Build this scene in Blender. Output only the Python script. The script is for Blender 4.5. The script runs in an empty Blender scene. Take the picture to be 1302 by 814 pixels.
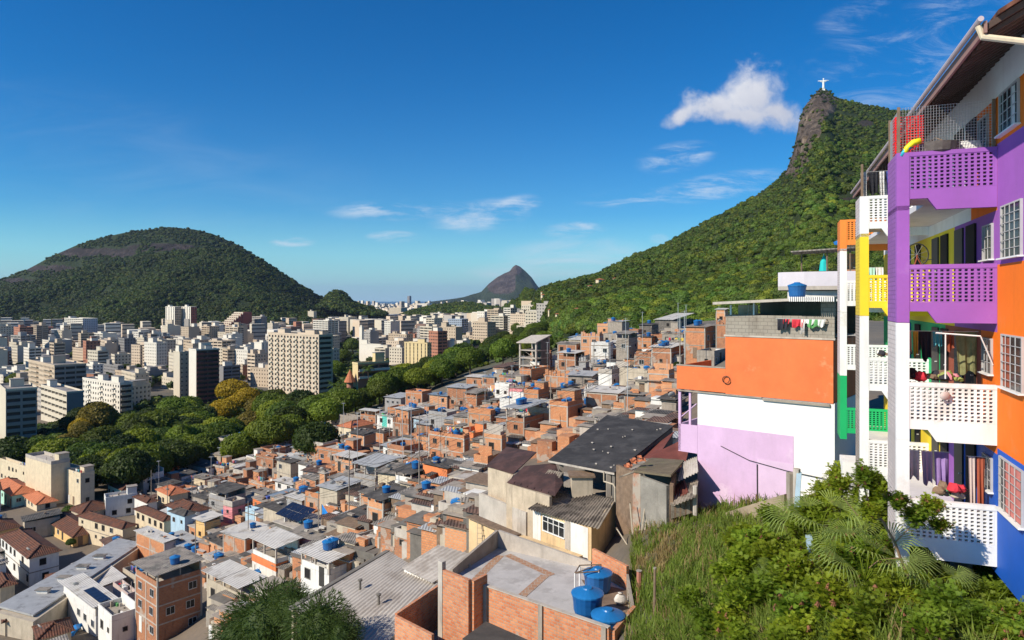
import bpy, math, random
import numpy as np
from mathutils import Vector, Matrix, noise
R=random.Random(7); RN=np.random.RandomState(5)
C=bpy.context.scene.collection
F=864.; CX=651.; HY=381.
rad=math.radians
def W(px,py,Y): return Vector(((px-CX)*Y/F, Y, (HY-py)*Y/F))
def proj(p): return (CX+F*p[0]/p[1], HY-F*p[2]/p[1])
# ------------------------------------------------------------ terrain height model
CT=[(-300,400,84),(0,400,84),(300,400,84),(500,400,84),(650,398,84),(-300,430,84),(20,430,84),(200,430,84),(400,430,82),(540,430,80),(640,425,70),(20,460,80),(200,470,78),(350,470,78),(450,460,76),(550,450,66),
(-300,480,78),(-200,560,64),(0,560,64),(60,560,62),(240,510,72),(380,515,74),(120,560,60),(480,500,52),(560,475,44),(610,452,42),(650,445,38),(700,425,28),(760,415,15),(820,408,9.5),(900,400,7),(1000,395,6.5),(1300,395,6),(1500,400,6),
(66,640,51),(-200,700,50),(0,720,49),(210,800,46),(100,814,46),(0,814,46),(-200,900,44),(300,600,52),(400,560,44),(300,665,44),(355,755,37),(475,640,30),(570,600,27.5),(672,580,24.5),(680,475,24),(620,500,30),(560,540,32),
(760,520,21),(760,460,18),(860,440,13.5),(840,520,14.5),(450,800,25),(300,850,30),(200,950,36),(640,830,18.5),(560,760,22),(620,660,17.5),(740,680,16.5),(700,740,18.5),(760,765,17),(790,740,15.2),(785,790,15.5),(740,830,17),(815,760,12.2),(800,640,14),(870,600,13.5),(900,650,11.8),(800,720,12.8),(800,814,11.4),(900,720,9.9),(1000,640,10.9),(960,690,9.8),(1060,620,9.6),
(1110,650,7.6),(1100,720,7.0),(1200,740,8.0),(1302,814,7.0),(1050,814,7.8),(900,814,9.8),(1150,814,6.6),(1500,814,7),(1500,600,8),(1300,600,8.5),(640,1300,14),(0,1300,30),(1302,1300,6),(900,1100,9)]
P_=np.array([(a,b*1.6) for a,b,c in CT],float); V_=np.array([math.log(c) for a,b,c in CT])
D_=np.sqrt(((P_[:,None]-P_[None])**2).sum(-1)); n_=len(CT)
A_=np.zeros((n_+1,n_+1)); A_[:n_,:n_]=D_-np.eye(n_)*6; pass
A_[:n_,n_]=1; A_[n_,:n_]=1
S_=np.linalg.solve(A_,np.append(V_,0))
def Hgt(px,py):
    px=np.asarray(px,float); py=np.asarray(py,float)
    d=np.sqrt((px[...,None]-P_[:,0])**2+(py[...,None]*1.6-P_[:,1])**2)
    return np.exp(d@S_[:-1]+S_[-1])
def depth(px,py):
    return float(Hgt(px,py))*F/(py-HY)
def ground(X,Y):
    X=np.asarray(X,float);Y=np.asarray(Y,float); px=CX+F*X/Y; h=np.full(np.shape(px),30.)
    for i in range(25):
        py=np.clip(HY+F*h/Y,HY+3,1400); h=.5*h+.5*Hgt(px,py)
    return -h
# ------------------------------------------------------------ materials
MATS={}
class NT:
    def __init__(s,tree): s.t=tree; s.t.nodes.clear()
    def n(s,typ,ins={},**kw):
        nd=s.t.nodes.new(typ)
        for k,v in kw.items(): setattr(nd,k,v)
        for k,v in ins.items(): s.set(nd.inputs[k],v)
        return nd
    def set(s,sock,v):
        if isinstance(v,bpy.types.NodeSocket): s.t.links.new(v,sock)
        elif isinstance(v,bpy.types.Node): s.t.links.new(v.outputs[0],sock)
        else:
            if hasattr(sock.default_value,'__len__') and not hasattr(v,'__len__'): v=(v,)*len(sock.default_value)
            if hasattr(v,'__len__') and len(sock.default_value)==4 and len(v)==3: v=(*v,1)
            sock.default_value=v
    def m(s,op,a,b=0.,c=0.,clamp=False):
        nd=s.t.nodes.new('ShaderNodeMath'); nd.operation=op; nd.use_clamp=clamp
        for i,v in enumerate((a,b,c)): s.set(nd.inputs[i],v)
        return nd.outputs[0]
    def mix(s,f,a,b,mode='MIX'):
        nd=s.t.nodes.new('ShaderNodeMix'); nd.data_type='RGBA'; nd.blend_type=mode
        s.set(nd.inputs[0],f); s.set(nd.inputs[6],a); s.set(nd.inputs[7],b); return nd.outputs[2]
    def noise(s,vec,scale,detail=4,rough=.55,dist=0.):
        nd=s.t.nodes.new('ShaderNodeTexNoise'); 
        if vec is not None: s.set(nd.inputs['Vector'],vec)
        s.set(nd.inputs['Scale'],scale); s.set(nd.inputs['Detail'],detail); s.set(nd.inputs['Roughness'],rough); s.set(nd.inputs['Distortion'],dist)
        return nd.outputs[0]
    def mp(s,vec,sc=(1,1,1),loc=(0,0,0)):
        nd=s.t.nodes.new('ShaderNodeMapping'); s.set(nd.inputs['Vector'],vec); nd.inputs['Scale'].default_value=sc; nd.inputs['Location'].default_value=loc; return nd.outputs[0]
    def rng(s,v,a,b,c=0.,d=1.,smooth=False):
        nd=s.t.nodes.new('ShaderNodeMapRange'); nd.interpolation_type='SMOOTHSTEP' if smooth else 'LINEAR'
        s.set(nd.inputs['Value'],v)
        for k,x in zip(('From Min','From Max','To Min','To Max'),(a,b,c,d)): s.set(nd.inputs[k],x)
        return nd.outputs[0]
def newmat(name):
    m=bpy.data.materials.new(name); m.use_nodes=True; t=NT(m.node_tree); 
    out=t.n('ShaderNodeOutputMaterial'); b=t.n('ShaderNodeBsdfPrincipled'); t.set(out.inputs['Surface'],b)
    MATS[name]=m
    return m,t,b
def mat(name,col,rough=.85,var=.16,scale=1.2,stain=0.,staincol=None,bump=0.,bscale=20,corr=None,metal=0.,patch=None,spec=.3):
    """plain surface with weathering: var = blotches, stain = vertical streaks, corr = (axis, period) corrugation, patch = (colour, amount)"""
    if name in MATS: return MATS[name]
    m,t,b=newmat(name)
    tc=t.n('ShaderNodeTexCoord'); o=tc.outputs['Object']; uv=tc.outputs['UV']
    n1=t.noise(o,scale,5,.6)
    c=t.mix(t.rng(n1,.3,.7),[x*(1-var) for x in col],[min(1,x*(1+var)) for x in col])
    n3=t.noise(o,scale*9,3,.6); c=t.mix(t.rng(n3,.35,.75,0.,var*1.2),c,[x*.55 for x in col])
    if patch:
        n4=t.noise(o,scale*.7,6,.7); c=t.mix(t.rng(n4,.62-patch[1]*.3,.68-patch[1]*.2),c,patch[0])
    if stain:
        n2=t.noise(t.mp(o,(1.6,1.6,.22)),1.3,5,.7)
        c=t.mix(t.rng(n2,.52,.8,0.,stain),c,staincol or (.10,.085,.07))
    h=None
    if corr:
        sx=t.n('ShaderNodeSeparateXYZ',{0:uv}); u=sx.outputs[corr[0]]
        w=t.m('SINE',t.m('MULTIPLY',u,2*math.pi/corr[1]))
        c=t.mix(t.rng(w,-1.,1.,corr[2] if len(corr)>2 else .1,0.),c,[x*.35 for x in col]); 
        bp=t.n('ShaderNodeBump',{'Strength':.6,'Distance':corr[1]*.14,'Height':w}); t.set(b.inputs['Normal'],bp)
    elif bump:
        bp=t.n('ShaderNodeBump',{'Strength':1.,'Distance':bump,'Height':t.noise(o,bscale,4,.6)}); t.set(b.inputs['Normal'],bp)
    t.set(b.inputs['Base Color'],c); b.inputs['Roughness'].default_value=rough; b.inputs['Metallic'].default_value=metal
    b.inputs['Specular IOR Level'].default_value=spec
    return m
def brickmat(name,c1,c2,mortar,bw=.32,rh=.21,ms=.02,dirt=.25,bumpd=.01,over=None):
    if name in MATS: return MATS[name]
    m,t,b=newmat(name); tc=t.n('ShaderNodeTexCoord'); o=tc.outputs['Object']
    br=t.n('ShaderNodeTexBrick',{'Vector':tc.outputs['UV'],'Color1':c1,'Color2':c2,'Mortar':mortar,'Scale':1.,'Mortar Size':ms,'Bias':0.,'Brick Width':bw,'Row Height':rh,'Mortar Smooth':.3})
    c=br.outputs['Color']
    n1=t.noise(o,.5,5,.65); c=t.mix(t.rng(n1,.4,.75,0.,dirt),c,(.16,.11,.08))
    n2=t.noise(t.mp(o,(1.5,1.5,.25)),1.1,5,.7); c=t.mix(t.rng(n2,.55,.8,0.,dirt*1.6),c,(.09,.075,.06))
    n4=t.noise(o,.33,4,.6); c=t.mix(t.rng(n4,.60,.63,0.,.8),c,over or (.40,.34,.28))
    bp=t.n('ShaderNodeBump',{'Strength':1.,'Distance':bumpd,'Height':t.m('SUBTRACT',1.,br.outputs['Fac'])}); t.set(b.inputs['Normal'],bp)
    t.set(b.inputs['Base Color'],c); b.inputs['Roughness'].default_value=.9; b.inputs['Specular IOR Level'].default_value=.2
    return m
def leafmat(name,a,bcol,tint=False,trans=.35,obj=True,nsc=.35):
    if name in MATS: return MATS[name]
    m,t,b=newmat(name); tc=t.n('ShaderNodeTexCoord')
    g=t.n('ShaderNodeNewGeometry')
    f=t.noise(g.outputs['Position'],nsc,3,.6); f=t.rng(f,.3,.7)
    f2=t.noise(g.outputs['Position'],nsc*12,2,.6)
    f=t.m('ADD',t.m('MULTIPLY',f,.55),t.m('MULTIPLY',t.rng(f2,.3,.7),.45))
    c=t.mix(f,a,bcol)
    if tint:
        at=t.n('ShaderNodeAttribute',attribute_name='tint'); c=t.mix(1.,c,at.outputs['Color'],'MULTIPLY')
    elif obj:
        oi=t.n('ShaderNodeObjectInfo'); r=oi.outputs['Random']
        c=t.mix(t.m('MULTIPLY',r,.55),c,[x*k for x,k in zip(bcol,(1.5,1.05,.5))])
        c=t.mix(t.rng(t.m('FRACT',t.m('MULTIPLY',r,7.3)),0.,1.,0.,.45),c,[x*.45 for x in a])
    t.set(b.inputs['Base Color'],c); b.inputs['Roughness'].default_value=.6; b.inputs['Specular IOR Level'].default_value=.25
    tr=t.n('ShaderNodeBsdfTranslucent'); t.set(tr.inputs['Color'],t.mix(1.,c,(1.3,1.25,.6),'MULTIPLY'))
    ms=t.n('ShaderNodeMixShader',{0:trans,1:b.outputs[0],2:tr.outputs[0]})
    out=[x for x in t.t.nodes if x.type=='OUTPUT_MATERIAL'][0]; t.set(out.inputs['Surface'],ms)
    return m
# ------------------------------------------------------------ mesh builder
class MB:
    def __init__(s,weld=False): s.v=[]; s.f=[]; s.mi=[]; s.mats=[]; s.weld=weld
    def _m(s,m):
        if m not in s.mats: s.mats.append(m)
        return s.mats.index(m)
    def face(s,pts,m):
        k=len(s.v); s.v+= [tuple(p) for p in pts]; s.f.append(tuple(range(k,k+len(pts)))); s.mi.append(s._m(m)); return s
    def raw(s,vs,fs,m):
        k=len(s.v); s.v+=[tuple(p) for p in vs]; i=s._m(m)
        for f in fs: s.f.append(tuple(k+a for a in f)); s.mi.append(i)
        return s
    def hexa(s,p,m):   # 8 points: bottom ring 0-3 ccw, top ring 4-7
        return s.raw(p,[(3,2,1,0),(4,5,6,7),(0,1,5,4),(1,2,6,5),(2,3,7,6),(3,0,4,7)],m)
    def box(s,x0,x1,y0,y1,z0,z1,m):
        return s.hexa([(x0,y0,z0),(x1,y0,z0),(x1,y1,z0),(x0,y1,z0),(x0,y0,z1),(x1,y0,z1),(x1,y1,z1),(x0,y1,z1)],m)
    def prism(s,poly,z0,z1,m):
        n=len(poly); vs=[(*p[:2],z0 if len(p)<3 else p[2]+z0) for p in poly]+[(*p[:2],z1 if len(p)<3 else p[2]+z1) for p in poly]
        fs=[tuple(range(n-1,-1,-1)),tuple(range(n,2*n))]+[(i,(i+1)%n,n+(i+1)%n,n+i) for i in range(n)]
        return s.raw(vs,fs,m)
    def slab(s,pts,th,m):  # top face given by points, thickness downwards
        n=len(pts); vs=[(p[0],p[1],p[2]-th) for p in pts]+[tuple(p) for p in pts]
        fs=[tuple(range(n-1,-1,-1)),tuple(range(n,2*n))]+[(i,(i+1)%n,n+(i+1)%n,n+i) for i in range(n)]
        return s.raw(vs,fs,m)
    def tube(s,p,q,r,m,n=6,r2=None,caps=True):
        p=Vector(p);q=Vector(q);d=(q-p)
        if d.length<1e-6: return s
        d.normalize(); a=d.orthogonal().normalized(); b=d.cross(a); r2=r if r2 is None else r2
        vs=[];
        for c,rr in ((p,r),(q,r2)):
            for i in range(n):
                t=2*math.pi*i/n; vs.append(c+a*math.cos(t)*rr+b*math.sin(t)*rr)
        fs=[(i,(i+1)%n,n+(i+1)%n,n+i) for i in range(n)]
        if caps: fs+=[tuple(range(n-1,-1,-1)),tuple(range(n,2*n))]
        return s.raw(vs,fs,m)
    def path(s,pts,r,m,n=6,r2=None):
        pts=[Vector(p) for p in pts]; N=len(pts); r2=r if r2 is None else r2; vs=[];fs=[]
        a=None
        for k,p in enumerate(pts):
            d=(pts[min(k+1,N-1)]-pts[max(k-1,0)]).normalized()
            a=(d.orthogonal() if a is None else (a-d*a.dot(d))).normalized(); b=d.cross(a); rr=r+(r2-r)*k/max(1,N-1)
            for i in range(n):
                t=2*math.pi*i/n; vs.append(p+a*math.cos(t)*rr+b*math.sin(t)*rr)
        for k in range(N-1):
            for i in range(n): fs.append((k*n+i,k*n+(i+1)%n,(k+1)*n+(i+1)%n,(k+1)*n+i))
        fs+=[tuple(range(n-1,-1,-1)),tuple(range((N-1)*n,N*n))]
        return s.raw(vs,fs,m)
    def lathe(s,prof,m,c=(0,0,0),n=16,sx=1,sy=1):
        vs=[];fs=[]; N=len(prof)
        for r,z in prof:
            for i in range(n):
                t=2*math.pi*i/n; vs.append((c[0]+r*math.cos(t)*sx,c[1]+r*math.sin(t)*sy,c[2]+z))
        for k in range(N-1):
            for i in range(n): fs.append((k*n+i,k*n+(i+1)%n,(k+1)*n+(i+1)%n,(k+1)*n+i))
        fs+=[tuple(range(n-1,-1,-1)),tuple(range((N-1)*n,N*n))]
        return s.raw(vs,fs,m)
    def mesh(s,name,smooth=False):
        me=bpy.data.meshes.new(name)
        if s.weld:
            d={}; mp=[]; vs=[]
            for p in s.v:
                q=(round(p[0],3),round(p[1],3),round(p[2],3))
                if q not in d: d[q]=len(vs); vs.append(p)
                mp.append(d[q])
            s.v=vs; s.f=[tuple(mp[a] for a in f) for f in s.f]
        me.from_pydata(s.v,[],s.f)
        for m in s.mats: me.materials.append(m)
        me.polygons.foreach_set('material_index',s.mi)
        if smooth: me.polygons.foreach_set('use_smooth',[True]*len(s.f))
        me.update(); nf=len(me.polygons)
        if nf:
            uv=me.uv_layers.new(name='UVMap')
            nr=np.empty(nf*3,np.float32); me.polygons.foreach_get('normal',nr); nr=nr.reshape(-1,3)
            lt=np.empty(nf,np.int32); me.polygons.foreach_get('loop_total',lt); fi=np.repeat(np.arange(nf),lt)
            vi=np.empty(len(me.loops),np.int32); me.loops.foreach_get('vertex_index',vi)
            co=np.empty(len(me.vertices)*3,np.float32); me.vertices.foreach_get('co',co); co=co.reshape(-1,3)[vi]; nn=nr[fi]
            l=np.hypot(nn[:,0],nn[:,1])+1e-9; flat=np.abs(nn[:,2])>.7
            u=np.where(flat,co[:,0],(-nn[:,1]*co[:,0]+nn[:,0]*co[:,1])/l); v=np.where(flat,co[:,1],co[:,2])
            uv.data.foreach_set('uv',np.stack([u,v],1).astype(np.float32).ravel())
        return me
    def build(s,name,parent=None,smooth=False,**kw):
        return link(name,s.mesh(name,smooth),parent,**kw)
def link(name,me,parent=None,loc=None,rz=0,sc=None,**kw):
    o=bpy.data.objects.new(name,me); C.objects.link(o)
    if parent is not None: o.parent=parent
    if loc is not None: o.location=loc
    if rz: o.rotation_euler=(0,0,rz)
    if sc is not None: o.scale=sc if hasattr(sc,'__len__') else (sc,)*3
    for k,v in kw.items(): o[k]=v
    return o
AUTO=[]   # (object, base phrase, anchor)
def thing(name,cat,label=None,auto=None,loc=(0,0,0),rz=0,group=None,me=None,anchor=None,sc=None):
    o=link(name,me,None,loc,rz,sc); o['category']=cat
    if label: o['label']=label
    if auto: AUTO.append((o,auto,Vector(anchor if anchor is not None else loc)))
    if group: o['group']=group
    return o
def copy_tree(o,parent=None):
    c=o.copy(); C.objects.link(c); c.parent=parent
    for ch in KIDS.get(o.name,[]): copy_tree(ch,c)
    return c
KIDS={}
def cp(root,loc,rz=0,sc=None,name=None):
    c=root.copy(); C.objects.link(c); c.location=loc; c.rotation_euler=(0,0,rz)
    if sc is not None: c.scale=sc if hasattr(sc,'__len__') else (sc,)*3
    for ch in root.children:
        d=ch.copy(); C.objects.link(d); d.parent=c
        for g in ch.children:
            e=g.copy(); C.objects.link(e); e.parent=d
    return c
M=mat
BR=[brickmat('brick_a',(.58,.215,.085),(.66,.29,.13),(.36,.25,.17)),brickmat('brick_b',(.64,.25,.105),(.50,.175,.075),(.40,.28,.19),dirt=.4),
    brickmat('brick_c',(.70,.33,.155),(.62,.26,.115),(.48,.37,.27),dirt=.2),brickmat('brick_d',(.42,.155,.07),(.50,.21,.10),(.30,.23,.17),dirt=.5)]
CONC=M('concrete',(.33,.285,.235),.9,.2,1.5,.6); CONCD=M('concrete_dark',(.17,.155,.135),.9,.25,1.,.7); CONCL=M('concrete_light',(.47,.42,.36),.9,.18,1.,.5)
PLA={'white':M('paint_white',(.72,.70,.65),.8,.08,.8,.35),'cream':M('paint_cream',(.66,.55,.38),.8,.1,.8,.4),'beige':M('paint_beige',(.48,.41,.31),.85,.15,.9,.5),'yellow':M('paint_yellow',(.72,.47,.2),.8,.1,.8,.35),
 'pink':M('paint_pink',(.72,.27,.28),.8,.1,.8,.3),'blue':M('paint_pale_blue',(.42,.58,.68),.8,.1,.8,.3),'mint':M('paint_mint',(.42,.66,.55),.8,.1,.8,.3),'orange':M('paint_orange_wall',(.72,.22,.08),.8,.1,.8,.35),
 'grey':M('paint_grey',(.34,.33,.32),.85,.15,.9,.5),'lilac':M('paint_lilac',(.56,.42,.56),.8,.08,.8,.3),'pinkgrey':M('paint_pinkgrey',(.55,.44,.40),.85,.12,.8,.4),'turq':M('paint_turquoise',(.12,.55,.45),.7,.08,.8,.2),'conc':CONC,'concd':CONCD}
SH={'grey':M('sheet_grey',(.29,.255,.215),.85,.25,.8,corr=(0,.27),patch=((.14,.13,.115),.45)),'light':M('sheet_light',(.58,.55,.50),.7,.14,.6,corr=(0,.27),patch=((.38,.34,.29),.3)),'dark':M('sheet_dark',(.11,.10,.09),.9,.35,1.,corr=(0,.27),patch=((.06,.055,.05),.5)),
 'brown':M('sheet_brown',(.17,.10,.075),.9,.35,1.,corr=(0,.27),patch=((.09,.06,.05),.5)),'zinc':M('sheet_zinc',(.42,.42,.41),.5,.14,.8,corr=(0,.27),patch=((.24,.23,.22),.2)),'blueish':M('sheet_blueish',(.22,.28,.34),.6,.2,.8,corr=(0,.27),patch=((.3,.3,.3),.3))}
TILE=M('roof_tiles',(.17,.07,.042),.9,.4,1.5,corr=(0,.3,.3),patch=((.10,.055,.04),.5)); TILEO=M('roof_tiles_orange',(.55,.19,.09),.85,.25,1.5,corr=(0,.3,.25))
DARK=M('dark_opening',(.018,.016,.015),.9,.2); GLASS=M('window_glass',(.02,.024,.028),.22,.2,spec=.35); ALU=M('aluminium',(.62,.62,.60),.4,.05,metal=.3); WOOD=M('wood_weathered',(.22,.15,.10),.85,.3,3.,.4)
WHITE=M('white_pvc',(.78,.77,.74),.5,.05); TANK=M('tank_blue_plastic',(.012,.11,.33),.38,.12,spec=.5); TANKL=M('tank_lid_blue',(.015,.16,.42),.4,.12,spec=.5); BLUETARP=M('tarp_blue',(.02,.22,.62),.5,.15); IRON=M('iron_dark',(.05,.045,.04),.6,.2)
# ============================================================ SKY, SUN, CAMERA
SUN_EL,SUNV=rad(36),Vector((-.86,-.51,0)).normalized()
sc=bpy.context.scene
w=bpy.data.worlds.new('World'); sc.world=w; w.use_nodes=True; t=NT(w.node_tree)
sky=t.n('ShaderNodeTexSky',sky_type='NISHITA',sun_disc=False,sun_elevation=SUN_EL,sun_rotation=math.atan2(SUNV.x,SUNV.y),altitude=150,air_density=1.,dust_density=.0,ozone_density=2.2)
tc=t.n('ShaderNodeTexCoord'); sx=t.n('ShaderNodeSeparateXYZ',{0:tc.outputs['Generated']})
yy=t.m('MAXIMUM',sx.outputs[1],.02)
u=t.m('DIVIDE',sx.outputs[0],yy); v=t.m('DIVIDE',sx.outputs[2],yy)
cv=t.n('ShaderNodeCombineXYZ',{0:u,1:v,2:0.}).outputs[0]
def blob(px,py,rx,ry,ang=0.):
    a=math.radians(ang); du=t.m('SUBTRACT',u,(px-CX)/F); dv=t.m('SUBTRACT',v,(HY-py)/F)
    x=t.m('ADD',t.m('MULTIPLY',du,math.cos(a)*F/rx),t.m('MULTIPLY',dv,math.sin(a)*F/rx)); y=t.m('ADD',t.m('MULTIPLY',du,-math.sin(a)*F/ry),t.m('MULTIPLY',dv,math.cos(a)*F/ry))
    return t.m('SUBTRACT',1.,t.m('SQRT',t.m('ADD',t.m('MULTIPLY',x,x),t.m('MULTIPLY',y,y))))
def union(bl):
    r=bl[0]
    for b_ in bl[1:]: r=t.m('SMOOTH_MAX',r,b_,.25)
    return r
cu=union([blob(960,123,50,48),blob(910,136,52,24,-4),blob(985,142,46,26,-18),blob(868,145,30,13,30),blob(940,146,75,16)])
nz=t.noise(cv,22.,8,.6,.35); nzb=t.noise(cv,70.,5,.6,.3)
d1=t.m('ADD',cu,t.m('ADD',t.m('MULTIPLY',t.m('SUBTRACT',nz,.5),1.25),t.m('MULTIPLY',t.m('SUBTRACT',nzb,.5),.5)))
a1=t.rng(d1,-.04,.78,0.,.93,True)
lit=t.rng(t.m('ADD',t.m('MULTIPLY',t.m('SUBTRACT',nz,.5),.12),t.m('SUBTRACT',v,t.m('MULTIPLY',u,.25))),.13,.27)
cc1=t.mix(lit,(.44,.46,.55),(.74,.74,.77))
# thin cirrus streaks
def rot(sx_,sy_,ang):
    nd=t.n('ShaderNodeMapping',{'Vector':cv}); nd.inputs['Rotation'].default_value=(0,0,rad(ang)); nd.inputs['Scale'].default_value=(sx_,sy_,1); return nd.outputs[0]
s1=t.noise(rot(6,40,-8),1.,9,.66,.9); s1b=t.noise(rot(14,60,-14),1.,8,.7,.6); s2=t.noise(rot(7,22,-38),1.,9,.68,1.1); s3=t.noise(rot(4,16,-3),1.,8,.62,.8)
def wisp(mask,nz_,lo,hi,am): return t.m('MULTIPLY',t.rng(mask,0.,.55,0.,1.,True),t.rng(nz_,lo,hi,0.,am,True))
sA=t.m('ADD',t.m('MULTIPLY',s1,.62),t.m('MULTIPLY',s1b,.38))
a2=wisp(union([blob(915,237,105,20,9),blob(800,251,75,14,4),blob(860,200,60,22,10)]),sA,.44,.66,.62)
a3=wisp(union([blob(612,275,75,24,8),blob(505,267,100,16,2),blob(655,262,40,16,12),blob(500,301,40,9),blob(372,308,34,8),blob(730,292,50,12,5)]),sA,.42,.64,.72)
a4=wisp(union([blob(745,330,130,34,0),blob(690,350,120,24),blob(838,304,16,9)]),s3,.36,.66,.6)
a5=wisp(union([blob(1130,90,150,90,20),blob(1085,22,60,24,20),blob(1200,40,160,60,35),blob(1160,120,160,40)]),s2,.46,.80,.42)
a6=wisp(union([blob(120,200,460,110,-12)]),s3,.35,.85,.10)
skyc=t.n('ShaderNodeHueSaturation',{'Hue':.506,'Saturation':2.15,'Value':1.,'Color':sky.outputs[0]}).outputs[0]
SKYS=.092
k=1/SKYS
c=t.mix(t.m('MULTIPLY',t.m('EXPONENT',t.m('MULTIPLY',t.m('MAXIMUM',v,0.),-11.)),.88),t.mix(1.,skyc,(.42,.98,1.06),'MULTIPLY'),tuple(x*k for x in (.38,.60,.80)))
for a_ in (a6,a5,a4,a3,a2): c=t.mix(a_,c,tuple(x*k for x in (.60,.68,.78)))
c=t.mix(a1,c,t.mix(1.,cc1,(k,k,k),'MULTIPLY'))
bg=t.n('ShaderNodeBackground',{0:c,1:SKYS}); t.n('ShaderNodeOutputWorld',{0:bg.outputs[0]})
ld=bpy.data.lights.new('sun','SUN'); ld.energy=5.; ld.angle=rad(.55); ld.color=(1.,.91,.77)
lo=bpy.data.objects.new('sun',ld); C.objects.link(lo); lo.location=(-60,-60,150)
dv=Vector((SUNV.x*math.cos(SUN_EL),SUNV.y*math.cos(SUN_EL),math.sin(SUN_EL))); lo.rotation_euler=dv.to_track_quat('Z','Y').to_euler()
cd=bpy.data.cameras.new('camera'); co=bpy.data.objects.new('camera',cd); C.objects.link(co); sc.camera=co
cd.sensor_width=36; cd.lens=36*F/1302; cd.shift_y=-26/1302; cd.clip_start=.3; cd.clip_end=60000; co.rotation_euler=(rad(90),0,0)
sc.view_settings.view_transform='Standard'; sc.view_settings.look='None'; sc.view_settings.exposure=0.24; sc.view_settings.gamma=1
sc.cycles.max_bounces=5; sc.cycles.diffuse_bounces=3; sc.cycles.transparent_max_bounces=4; sc.cycles.volume_bounces=0; sc.cycles.glossy_bounces=2; sc.cycles.transmission_bounces=2
# ============================================================ TERRAIN
def attrcol(me,name,arr):
    a=me.color_attributes.new(name,'FLOAT_COLOR','POINT'); a.data.foreach_set('color',np.asarray(arr,np.float32).ravel())
def inpoly(x,y,poly):
    r=False; j=len(poly)-1
    for i in range(len(poly)):
        if (poly[i][1]>y)!=(poly[j][1]>y) and x<(poly[j][0]-poly[i][0])*(y-poly[i][1])/(poly[j][1]-poly[i][1])+poly[i][0]: r=not r
        j=i
    return r
def gridmesh(name,V,m,tint=None,smooth=True):
    a,b=V.shape[:2]; me=bpy.data.meshes.new(name); idx=np.arange(a*b).reshape(a,b)
    q=np.stack([idx[:-1,:-1],idx[1:,:-1],idx[1:,1:],idx[:-1,1:]],-1).reshape(-1,4)
    me.vertices.add(a*b); me.vertices.foreach_set('co',V.astype(np.float32).ravel())
    me.loops.add(q.size); me.loops.foreach_set('vertex_index',q.astype(np.int32).ravel())
    me.polygons.add(len(q)); me.polygons.foreach_set('loop_start',np.arange(0,q.size,4,dtype=np.int32))
    me.polygons.foreach_set('use_smooth',[smooth]*len(q)); me.materials.append(m); me.update(calc_edges=True)
    if tint is not None: attrcol(me,'tint',tint)
    return link(name,me)
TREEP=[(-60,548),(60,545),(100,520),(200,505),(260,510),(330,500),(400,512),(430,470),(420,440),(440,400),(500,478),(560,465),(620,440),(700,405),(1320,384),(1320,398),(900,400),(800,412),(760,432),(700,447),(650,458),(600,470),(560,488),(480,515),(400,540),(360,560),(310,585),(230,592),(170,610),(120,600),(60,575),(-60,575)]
HILLP=[(795,700),(800,600),(890,600),(1030,590),(1400,560),(1400,1400),(700,1400),(790,830)]
pys=HY+np.concatenate([np.geomspace(11,60,36),np.linspace(62,1000,190)[1:]])
pxs=np.linspace(-420,1750,330)
PX,PY=np.meshgrid(pxs,pys,indexing='ij'); H_=Hgt(PX,PY); Yg=H_*F/(PY-HY)
G=np.stack([(PX-CX)*Yg/F,Yg,-H_],-1)
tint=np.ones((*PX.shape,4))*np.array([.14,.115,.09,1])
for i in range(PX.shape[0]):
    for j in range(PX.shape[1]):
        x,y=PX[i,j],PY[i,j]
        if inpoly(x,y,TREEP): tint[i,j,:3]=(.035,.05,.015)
        elif x>690 and inpoly(x,y,HILLP): tint[i,j,:3]=(.12,.10,.06); G[i,j,2]+=.25*noise.fractal(Vector(G[i,j])*.5,1.,2.,3)
        elif y<500: tint[i,j,:3]=(.13,.12,.10)
for _ in range(3): tint[1:-1,1:-1]=(tint[1:-1,1:-1]*2+tint[:-2,1:-1]+tint[2:,1:-1]+tint[1:-1,:-2]+tint[1:-1,2:])/6
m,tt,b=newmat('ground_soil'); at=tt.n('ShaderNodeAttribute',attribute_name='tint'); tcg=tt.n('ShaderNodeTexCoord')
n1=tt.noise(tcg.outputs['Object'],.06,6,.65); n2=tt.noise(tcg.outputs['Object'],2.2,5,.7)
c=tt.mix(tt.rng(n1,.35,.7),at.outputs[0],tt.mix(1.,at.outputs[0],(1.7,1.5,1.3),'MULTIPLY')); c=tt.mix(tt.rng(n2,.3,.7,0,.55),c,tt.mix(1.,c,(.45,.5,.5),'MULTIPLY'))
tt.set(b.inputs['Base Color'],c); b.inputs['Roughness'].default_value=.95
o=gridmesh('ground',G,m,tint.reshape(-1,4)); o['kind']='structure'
# sea
m,tt,b=newmat('sea_water'); tt.set(b.inputs['Base Color'],(.008,.045,.10)); b.inputs['Roughness'].default_value=.28
tcs=tt.n('ShaderNodeTexCoord'); tt.set(b.inputs['Normal'],tt.n('ShaderNodeBump',{'Strength':.5,'Distance':1.5,'Height':tt.noise(tcs.outputs['Object'],.02,5,.6)}))
o=MB().face([(-26000,4000,-100),(26000,4000,-100),(26000,34000,-100),(-26000,34000,-100)],m).build('sea'); o['kind']='structure'
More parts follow.
